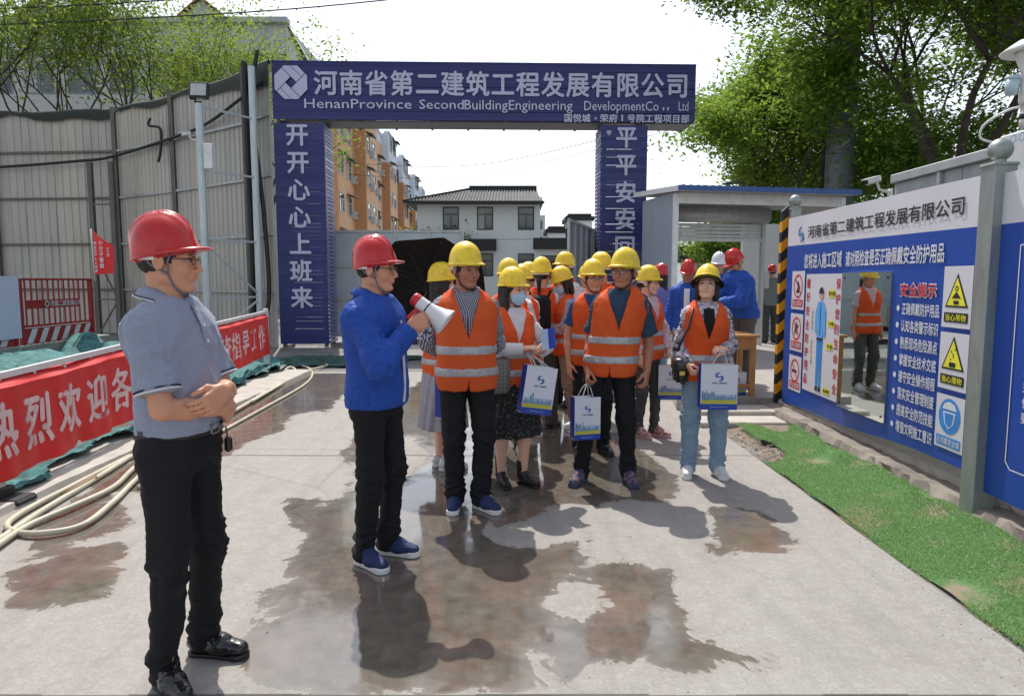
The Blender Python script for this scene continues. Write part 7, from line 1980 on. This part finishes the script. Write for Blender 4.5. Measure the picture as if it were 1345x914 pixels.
def sleeve_edge(p,side,sl=.80):
    S_=V3(side*.168*.98*.94,.005+.0088,1.345); E_=p.EL if side>0 else p.ER; d=nrm(E_-S_); c=S_+(E_-S_)*sl
    u=nrm(np.cross(d,V3(0,0,1))); v=np.cross(d,u)
    for o,m,r in ((-.004,M_WHITE,.0035),(-.013,mat_cloth('edging_navy',(.02,.025,.07,1)),.003)):
        k=MB(); rr=.0735; k.tube([tuple(c+d*o+(u*math.cos(a)+v*math.sin(a))*rr) for a in np.linspace(0,2*math.pi,33)],r,6,caps=False); k.build('sleeve_edging',m,p.shirt,True)
sleeve_edge(P1,-1); sleeve_edge(P1,1)
def polo_front(p):
    st=torso_st('m',(0,.01),.98*.94,.016); f=lambda z,j:np.interp(z,[q[0] for q in st],[q[j] for q in st])
    zs=np.linspace(1.27,1.425,9); pts=[(0,f(z,2)-f(z,4)-.029,z) for z in zs]; k=MB()
    for i in range(8): k.bar(pts[i],pts[i+1],.030,.005,up=(0,1,0))
    o=k.build('placket',M_POLO,p.shirt)
    for i in (1,4,7): k=MB(); k.tube([(pts[i][0],pts[i][1]-.003,pts[i][2]),(pts[i][0],pts[i][1]-.006,pts[i][2])],.0055,10); k.build('button',WHITEP,o)
polo_front(P1)
P2=make_person('man in blue work jacket and red hard hat speaking through the megaphone',(-.72,3.60,0),74,1.69,'m',SK_TAN,.0055,wide=1.05,belly=.012,
  hy=8,hp=2,feet=((-.075,.055,-24),(.10,.0,2)),RW=(-.075,-.235,1.285),RP=(-.7,.25,-1),RH=dict(d=(.15,-.75,.45),n=(.95,.1,.1),curl=1.0,thumb=.8,t=(0,.2,1)),
  LW=(.20,.03,.84),LP=(.3,1,0),shirt='long',shirt_mat=M_BLUEJ,shirt_loose=.027,hem=.865,vest=False,collar=True,placket=(M_WHITE,(.89,1.32),.018),bot_mat=M_BLKT,leg_loose=-.004,shoe_mats=SH_BLUE,hat=H_RED,hat_kind='ridge',hat_tilt=-6,glasses=True,fold_seed=2)
P3=make_person('man in black and white checked shirt and orange vest, hands behind his back',(-.30,4.47,0),10,1.70,'m',SK_DARK,.006,wide=1.03,belly=.02,
  hy=26,hp=3,feet=((-.075,.03,-14),(.085,-.03,34)),LW=(.05,.19,.93),LP=(1,.2,0),RW=(-.05,.19,.95),RP=(-1,.2,0),RH=dict(d=(.6,.2,-.6),n=(0,-1,0)),LH=dict(d=(-.6,.2,-.6),n=(0,-1,0)),
  shirt='long',shirt_mat=M_CHECK,shirt_loose=.014,hem=.90,collar=True,bot_mat=M_BLKT,shoe_mats=SH_BLUE,fold_seed=3,strap='dark',group=GC)
P4=make_person('woman in pale blue face mask and floral black skirt holding a leaflet',(.0,5.0,0),28,1.555,'f',SK_FAIR,.0065,
  hy=26,hp=4,feet=((-.075,.05,-10),(.085,-.03,16)),RW=(-.03,-.25,1.14),RP=(-1,0,-.8),RH=dict(d=(.6,-.7,.15),n=(.3,0,-1),curl=.7,t=(.5,-.5,1)),LW=(.13,-.25,1.11),LP=(1,0,-.8),LH=dict(d=(-.4,-.8,.2),n=(-.3,0,1),curl=.9,t=(0,-.3,1)),
  shirt='long',shirt_mat=M_WHITE,shirt_loose=.014,hem=.92,bottom='skirt',skirt=(.42,.075),bot_mat=M_FLORAL,shoes='boot',shoe_mats=SH_BOOT,hair='long',mask=True,fold_seed=4,strap='dark',group=GC)
P5=make_person('woman with long grey skirt standing under the black umbrella',(-.56,5.45,0),120,1.60,'f',SK_FAIR,.009,
  feet=((-.08,0,-8),(.08,0,8)),LW=(.20,-.20,1.12),LP=(1,.2,-1),LH=dict(d=(0,-.5,1),n=(-1,0,0),curl=1.1),shirt='long',shirt_mat=mat_cloth('cloth_coral',(.60,.10,.06,1)),bottom='skirt',skirt=(.36,.075),bot_mat=M_GSK,shoe_mats=SH_WHT,hair='long',fold_seed=5,group=GC)
P6=make_person('person whose yellow helmet rises right behind the masked woman with the leaflet',(-.03,5.95,0),-8,1.645,'m',SK_TAN,.010,shirt='short',shirt_mat=M_WHITE,bot_mat=M_GREYT,shoe_mats=SH_WHT,fold_seed=6,group=GC)
P7=make_person('shorter person half hidden behind two yellow helmets at the woman with the leaflet',(.09,6.65,0),20,1.61,'f',SK_TAN,.011,shirt='long',shirt_mat=M_WHITE,bot_mat=M_GREYT,shoe_mats=SH_WHT,hair='tail',fold_seed=7,group=GC)
P8=make_person('person in white shirt with a black backpack, seen from behind',(.30,7.0,0),165,1.69,'f',SK_FAIR,.010,shirt='long',shirt_mat=M_WHITE,bot_mat=M_GREYT,shoe_mats=SH_BLK,shoes='sneaker',hair='tail',fold_seed=8,group=GC)
P9=make_person('person turned away left of the backpack wearer, face in shadow',(.19,7.75,0),-120,1.66,'m',SK_DARK,.011,shirt='short',shirt_mat=M_GREYT,bot_mat=M_BLKT,shoe_mats=SH_WHT,fold_seed=9,group=GC)
P10=make_person('masked woman with short dark hair, beige sleeves and khaki trousers looking down',(.52,7.0,0),-62,1.60,'f',SK_FAIR,.008,
  hy=-8,hp=20,feet=((-.12,-.14,-8),(.09,.14,8)),RW=(-.03,-.24,1.10),RP=(-1,0,-.8),LW=(.02,-.25,1.08),LP=(1,.1,-.9),LH=dict(d=(-.5,-.8,.1),n=(-.4,.2,.9),curl=.9),RH=dict(d=(.5,-.8,.1),n=(0,0,1),curl=.6),
  shirt='long',shirt_mat=M_BEIGE,shirt_loose=.018,vest=(.97,),bot_mat=M_KHAKI,leg_loose=.012,shoe_mats=SH_WHT,hair='bob',mask=True,fold_seed=10,group=GC)
P11=make_person('tall young man with glasses and white sleeves looking left',(.64,8.3,0),-50,1.79,'m',SK_TAN,.009,hy=-12,shirt='short',shirt_mat=M_WHITE,bot_mat=M_BLKT,shoe_mats=SH_BLK,shoes='sneaker',glasses=True,fold_seed=11,group=GC)
P12=make_person('person in pink top looking down, farthest yellow helmet in the crowd',(1.02,9.5,0),-10,1.66,'f',SK_TAN,.011,hp=14,shirt='short',shirt_mat=M_PINK,bot_mat=M_GREYT,shoe_mats=SH_WHT,hair='tail',fold_seed=12,group=GC)
P13=make_person('man with glasses and blue sleeves standing close behind the slate shirted man',(.70,5.95,0),4,1.64,'m',SK_TAN,.0085,hy=12,shirt='short',shirt_mat=M_NAVY2,bot_mat=M_BLKT,shoe_mats=SH_BLK,shoes='sneaker',glasses=True,fold_seed=13,strap='dark',group=GC)
P14=make_person('person in white sleeves seen behind the glasses man in blue',(.93,7.2,0),-130,1.745,'m',SK_TAN,.011,shirt='short',shirt_mat=M_WHITE,bot_mat=M_BLKT,shoe_mats=SH_WHT,fold_seed=14,group=GC)
P15=make_person('man in slate t-shirt and orange vest carrying a narrow paper bag in front',(.74,5.06,0),-10,1.715,'m',SK_DARK,.006,lean=(.075,.0),hips=(-.01,0),wide=.96,
  hy=-26,hp=-2,hr=0,feet=((-.215,-.02,-18),(.135,.03,14)),RW=(-.165,-.09,.85),RP=(-.3,1,0),RH=dict(curl=1.1),LW=(.255,-.04,.84),LP=(.3,1,0),LH=dict(curl=.7),
  shirt='short',shirt_mat=M_NAVYT,shirt_loose=.018,hem=.83,sleeve=.78,bot_mat=M_BLKT,leg_loose=-.004,shoe_mats=SH_MIX,glasses=True,fold_seed=15,strap='dark',group=GC)
P16=make_person('girl with pink sneakers and pink sleeves looking right',(1.30,6.6,0),42,1.60,'f',SK_FAIR,.008,hy=22,hp=4,feet=((-.07,.04,-8),(.08,-.06,10)),RW=(-.20,-.06,.86),LW=(.17,-.14,.90),LP=(1,.4,0),LH=dict(curl=1.1),
  shirt='long',shirt_mat=M_PINK,bot_mat=M_GREYT,leg_loose=-.010,shoe_mats=SH_PINK,hair='tail',fold_seed=16,group=GC)
P17=make_person('woman with long black hair, lilac blouse and jeans under a red helmet',(2.16,10.0,0),-140,1.70,'f',SK_FAIR,.010,shirt='short',sleeve=.95,shirt_mat=M_PURP,hem=.95,vest=False,bot_mat=M_JEANS,shoe_mats=SH_BLK,shoes='sneaker',hat=H_RED,hat_kind='ridge',hair='long',fold_seed=17)
P18=make_person('worker in open blue jacket over white shirt looking down, red helmet',(2.33,9.1,0),-20,1.735,'m',SK_DARK,.009,hp=18,shirt='long',shirt_mat=M_BLUEJ,shirt_loose=.028,hem=.86,vest=False,placket=(M_WHITE,(.95,1.38),.07),collar=True,bot_mat=M_JEANS,shoe_mats=SH_BLK,shoes='sneaker',hat=H_RED,hat_kind='ridge',fold_seed=18)
P19=make_person('woman in tie dyed jacket, light jeans and black sun hat under a tilted yellow helmet',(1.49,5.26,0),-4,1.585,'f',SK_FAIR,.006,
  hy=-16,hp=-10,feet=((-.115,.0,-14),(.125,.0,10)),RW=(-.165,-.17,.945),RP=(-.35,1,-.2),RH=dict(d=(.2,-.6,-.5),n=(.9,-.2,0),curl=1.0,t=(0,-.6,1)),LW=(.105,-.235,1.085),LP=(.4,.4,-1),LH=dict(d=(-.8,-.4,.10),n=(0,.4,-.9),curl=.9,t=(0,-.7,.6)),
  shirt='long',shirt_mat=M_TIE,shirt_loose=.022,hem=.93,vest=(1.0,),bot_mat=M_JEANS,leg_loose=.002,shoe_mats=SH_WHT,hat_tilt=-12,hair='bob',strap=False,placket=(M_BLKT,(1.15,1.40),.085),fold_seed=19,group=GC)
def sun_hat(p):
    k=MB(); HT=p.HT@Matrix.Translation((0,.012,.016))@Matrix.Rotation(R(-10),4,'X'); n=32; rings=[]
    for i,(r,z,fr) in enumerate(((.086,.075,.0),(.094,.052,.0),(.102,.030,.15),(.118,.022,.45),(.135,.008,.85),(.140,.0,1.0),(.132,.0,1.0),(.10,.016,.2))):
        rg=[]
        for q in range(n):
            a=2*math.pi*q/n; f=max(0,math.cos(a)); rr=r+.030*fr*f; rg.append(tuple(HT@Vector((rr*math.sin(a)*.95,-rr*math.cos(a)*1.05+.005,z-.012*fr*abs(math.sin(a))))))
        rings.append(rg)
    vs=[v for g in rings for v in g]; k.add(vs,[(i*n+q,i*n+(q+1)%n,(i+1)*n+(q+1)%n,(i+1)*n+q) for i in range(len(rings)-1) for q in range(n)])
    k.build('sun_hat',mat_cloth('hat_cloth_black',(.010,.010,.013,1),.9),p.root,True)
sun_hat(P19)
P20=make_person('worker in white helmet standing behind the leaning blue jacket worker',(2.86,9.55,.15),-10,1.70,'m',SK_TAN,.010,hp=10,shirt='long',shirt_mat=M_BLUEJ,shirt_loose=.028,hem=.86,vest=False,bot_mat=M_TAUPE,shoe_mats=SH_BLK,shoes='sneaker',hat=H_WHT,hat_kind='ridge',fold_seed=20)
P21=make_person('worker in blue jacket and red helmet leaning over the wooden table',(2.97,8.75,.15),-72,1.75,'m',SK_TAN,.0085,lean=(0,-.13),hp=34,hy=0,feet=((-.10,.05,-8),(.10,-.02,8)),RW=(-.08,-.46,1.08),RP=(-1,.3,-1),RH=dict(n=(0,0,-1)),LW=(.08,-.44,1.06),LP=(1,.3,-1),LH=dict(n=(0,0,-1)),
  shirt='long',shirt_mat=M_BLUEJ,shirt_loose=.034,hem=.86,vest=False,collar=True,bot_mat=M_TAUPE,shoe_mats=SH_BLK,shoes='sneaker',hat=H_RED,hat_kind='ridge',hat_tilt=0,glasses=True,fold_seed=21)
P22=make_person('man in grey hooded jacket and red helmet, seen from behind by the shelter wall',(5.66,15.0,.15),176,1.66,'m',SK_TAN,.011,feet=((-.10,0,-8),(.12,.06,20)),shirt='long',shirt_mat=M_GREYJ,shirt_loose=.026,hem=.84,vest=False,bot_mat=M_GREYT,leg_loose=.01,shoe_mats=SH_BLK,shoes='sneaker',hat=H_RED,hat_kind='ridge',fold_seed=22)

# ------------------------------------------------------------------ things people carry
def megaphone(p):
    c=near_hand(p,'R'); root=empty('megaphone',tuple(c),0,'white and red megaphone held up by the man in the blue jacket','megaphone',scale=.74)
    ax=Vector((.80,-.05,-.60)).normalized(); q=ax.to_track_quat('Z','Y'); root.rotation_mode='QUATERNION'; root.rotation_quaternion=q
    # local +Z is the bell axis, local frame rises along -? keep the grip under the barrel
    up=q.inverted()@Vector((0,0,1)); up=Vector((up.x,up.y,0)).normalized(); o=up*.075
    k=MB(); k.lathe([(.0,-.115),(.040,-.112),(.046,-.10),(.047,-.062)],24,(o.x,o.y,0)); k.build('rear_cap',mat_simple('mega_red',(.50,.015,.018,1),.35),root,True)
    k=MB(); k.lathe([(.0465,-.062),(.047,-.03),(.050,.02),(.058,.065),(.073,.115),(.094,.160),(.101,.170),(.101,.175),(.096,.172),(.070,.118),(.050,.06)],28,(o.x,o.y,0)); k.build('bell',mat_simple('mega_white',(.66,.66,.68,1),.35,var=.04),root,True)
    k=MB(); k.lathe([(.049,.004),(.0515,.006),(.0515,.012),(.050,.014)],28,(o.x,o.y,0)); k.build('band',BLACKP,root,True)
    k=MB(); k.bar(o*.6+Vector((0,0,-.035)),-o*.85+Vector((0,0,-.055)),.026,.036,up=(0,0,1)); k.bar(o*.6+Vector((0,0,.0)),o*.2+Vector((0,0,-.02)),.02,.02,up=(0,0,1)); k.build('grip',MATS['mega_red'],root)
    k=MB(); k.lathe([(.0,-.1165),(.028,-.1165),(.028,-.1155)],20,(o.x,o.y,0)); k.build('rear_ring',MATS['mega_white'],root,True)
    k=MB(); k.tube([-o*.8+Vector((0,0,-.05)),-o*1.6+Vector((.01,0,-.04)),-o*2.6+Vector((.02,0,-.0)),-o*3.4+Vector((0,.0,.05))],.004,6); k.build('strap',BLACKP,root,True)
megaphone(P2)
def umbrella():
    root=empty('umbrella',(-.70,5.72,1.47),0,'open black umbrella tilted behind the checked shirt man, ribs showing','umbrella')
    ax=Vector((-.05,.80,.60)).normalized(); root.rotation_mode='QUATERNION'; root.rotation_quaternion=ax.to_track_quat('Z','Y')
    UM=mat_cloth('umbrella_black',(.010,.010,.011,1),.7); n=8; Rr=.50; 
    def sec(t,a0,a1,m=6):
        out=[]
        for i in range(m+1):
            a=a0+(a1-a0)*i/m; sag=1-.055*math.sin(math.pi*i/m)*t; r=Rr*math.sin(t*1.15)/math.sin(1.15)*sag; out.append((r*math.cos(a),r*math.sin(a),.26*math.cos(t*1.15)-.106-.015*t*math.sin(math.pi*i/m)))
        return out
    for q in range(n):
        a0=2*math.pi*q/n+.3;a1=2*math.pi*(q+1)/n+.3; k=MB(); T_=8; vs=[v for j in range(T_+1) for v in sec(j/T_+.001,a0,a1)]
        k.add(vs,[(j*7+i,j*7+i+1,j*7+i+8,j*7+i+7) for j in range(T_) for i in range(6)]); k.build('canopy_panel',UM,root,True)
        k=MB(); k.tube([Vector(sec(j/6+.001,a0,a1)[0])-Vector((0,0,.006)) for j in range(7)],.0028,5); k.build('rib',mat_simple('rib_steel',(.05,.05,.055,1),.35,.6),root,True)
        m_=Vector(sec(.5,a0,a1)[0]); k=MB(); k.tube([(0,0,-.05),tuple(m_-Vector((0,0,.008)))],.0025,5); k.build('stretcher',MATS['rib_steel'],root)
    k=MB(); k.tube([(0,0,.22),(0,0,-.62)],.006,8); k.build('shaft',MATS['rib_steel'],root,True)
    k=MB(); k.tube([(0,0,-.60),(0,0,-.70),(0,.02,-.72)],.014,8); k.build('handle',BLACKP,root,True)
umbrella()
def leaflet():
    k=MB(); a=P4.M@Vector(tuple(P4.WL+V3(-.02,-.10,.04))); n=Vector((.25,-.6,.75)); 
    x=Vector((.85,.35,.10)).normalized(); y=Vector((-.05,.35,.9)).normalized(); w,h=.11,.15
    P=[]
    for i in range(7):
        for j in range(3): P.append(a+x*(w*(i/6-.3))+y*(h*(j/2-.1))+Vector((0,-.012*math.sin(i*.9),0)))
    k.add(P,[(i*3+j,i*3+3+j,i*3+4+j,i*3+1+j) for i in range(6) for j in range(2)]); o=k.build('leaflet',BSKP,None); tag(o,'blue and white leaflet in the hands of the masked woman','leaflet')
    k=MB(); k.add([p+Vector((0,-.002,0)) for p in P[9:]],[(i*3+j,i*3+3+j,i*3+4+j,i*3+1+j) for i in range(3) for j in range(2)]); k.build('printed_half',BAGB,o)
leaflet()
def shoulder_bag(p):
    c=p.M@Vector((-.215,-.06,.905)); root=empty('shoulder_bag',tuple(c),R(-4),'small black leather shoulder bag of the woman in the tie dyed jacket','handbag')
    LB=mat_simple('bag_leather',(.012,.012,.013,1),.3,coat=.3); k=MB(); k.box((-.045,-.105,-.11),(.055,.105,.08),bev=.03); k.build('bag_body',LB,root,True)
    k=MB(); k.box((-.052,-.11,-.02),(.062,.11,.088),bev=.02); k.build('flap',LB,root,True); k=MB(); k.box((-.02,-.118,-.035),(.02,-.108,-.005)); k.build('clasp',mat_simple('clasp_gold',(.5,.36,.12,1),.3,.9),root)
    inv=Matrix.Rotation(-R(-4),4,'Z')@Matrix.Translation(-c); pts=[p.M@Vector(q) for q in ((-.235,-.0,.93),(-.225,-.085,1.10),(-.165,-.150,1.25),(-.125,-.095,1.395),(-.118,.02,1.42),(-.15,.12,1.30),(-.23,.08,1.05),(-.235,.03,.95))]
    k=MB(); k.tube([inv@q for q in pts],.0085,6); k.build('strap',LB,root,True)
shoulder_bag(P19)
def tote(p):
    c=p.M@Vector((-.19,-.03,.93)); root=empty('quilted_tote_bag',tuple(c),R(14),'grey checkered tote bag at the hip of the masked woman with the leaflet','handbag')
    t=NT('quilt'); v=t.coord('Object',(1,1,1),(0,R(45),0)); ck=t.n('ShaderNodeTexChecker'); ck.inputs['Scale'].default_value=52; t.l(v,ck.inputs[0]); t.set(Base_Color=t.mix(ck.outputs['Fac'],(.15,.135,.12,1),(.24,.22,.205,1)),Roughness=.7)
    k=MB(); k.box((-.16,-.16,-.13),(.10,-.02,.13),bev=.03); k.build('bag_body',t.m,root,True)
    k=MB(); k.tube([(-.12,-.09,.12),(-.06,-.07,.32),(.02,.0,.46),(.04,-.02,.30),(.06,-.09,.12)],.010,6); k.build('strap',mat_simple('tote_strap',(.12,.10,.09,1),.6),root,True)
tote(P4)
def backpack(p):
    root=empty('backpack',tuple(p.M@Vector((0,.19,1.18))),p.root.rotation_euler.z,'black backpack on the person in the white shirt','backpack')
    k=MB(); k.box((-.14,-.05,-.22),(.14,.10,.20),bev=.05); k.build('pack_body',mat_cloth('pack_black',(.012,.012,.014,1),.8),root,True)
    k=MB(); k.box((-.10,.095,-.19),(.10,.14,-.02),bev=.02); k.build('front_pocket',MATS['pack_black'],root,True)
    for sg in (-1,1): k=MB(); k.tube([(sg*.09,-.05,.16),(sg*.105,-.12,.235),(sg*.11,-.24,.22),(sg*.125,-.335,.10),(sg*.14,-.31,-.02),(sg*.16,-.16,-.14),(sg*.12,-.03,-.18)],.014,6); k.build('strap',MATS['pack_black'],root,True)
backpack(P8)
BG='paper bags with the company emblem'
h15=near_hand(P15,'R',(0,0,-.01)); paper_bag((h15.x-.015,h15.y-.02,h15.z-.41),R(16),.20,.31,.09,'narrow paper bag with blue side hanging from the hand of the slate shirted man',hand=tuple(h15),group=BG)
h19=near_hand(P19,'L',(0,0,0)); paper_bag((1.515,5.00,.575),R(-3),.265,.335,.10,'large white paper bag with blue base held in front of the light jeans',hand=(h19.x,h19.y,h19.z),group=BG)
paper_bag((.15,4.70,.60),R(18),.225,.33,.09,'tilted paper bag hanging from the arm of the masked woman',hand=(.08,4.78,1.02),roll=R(9),group=BG)
h16=near_hand(P16,'L'); paper_bag((h16.x+.02,h16.y-.03,h16.z-.40),R(-4),.25,.33,.09,'pinkish paper bag hanging behind the legs of the slate shirted man',hand=tuple(h16),group=BG)
paper_bag((-.50,5.30,.46),R(60),.22,.33,.09,'blue sided paper bag half hidden behind the checked shirt man',group=BG)
for i,(x,y,lab) in enumerate(((2.70,8.14,'front paper bag under the right end of the wooden table'),(2.62,8.26,'second paper bag in the row under the wooden table'),(2.53,8.36,'third paper bag in the row under the wooden table'),(2.44,8.24,'leftmost visible paper bag under the wooden table'))):
    paper_bag((x,y,.155),R(-6+i*7),.20,.27,.08,lab,handle=i<2,group=BG)
print('SCRIPT TIME',time.time()-T0)
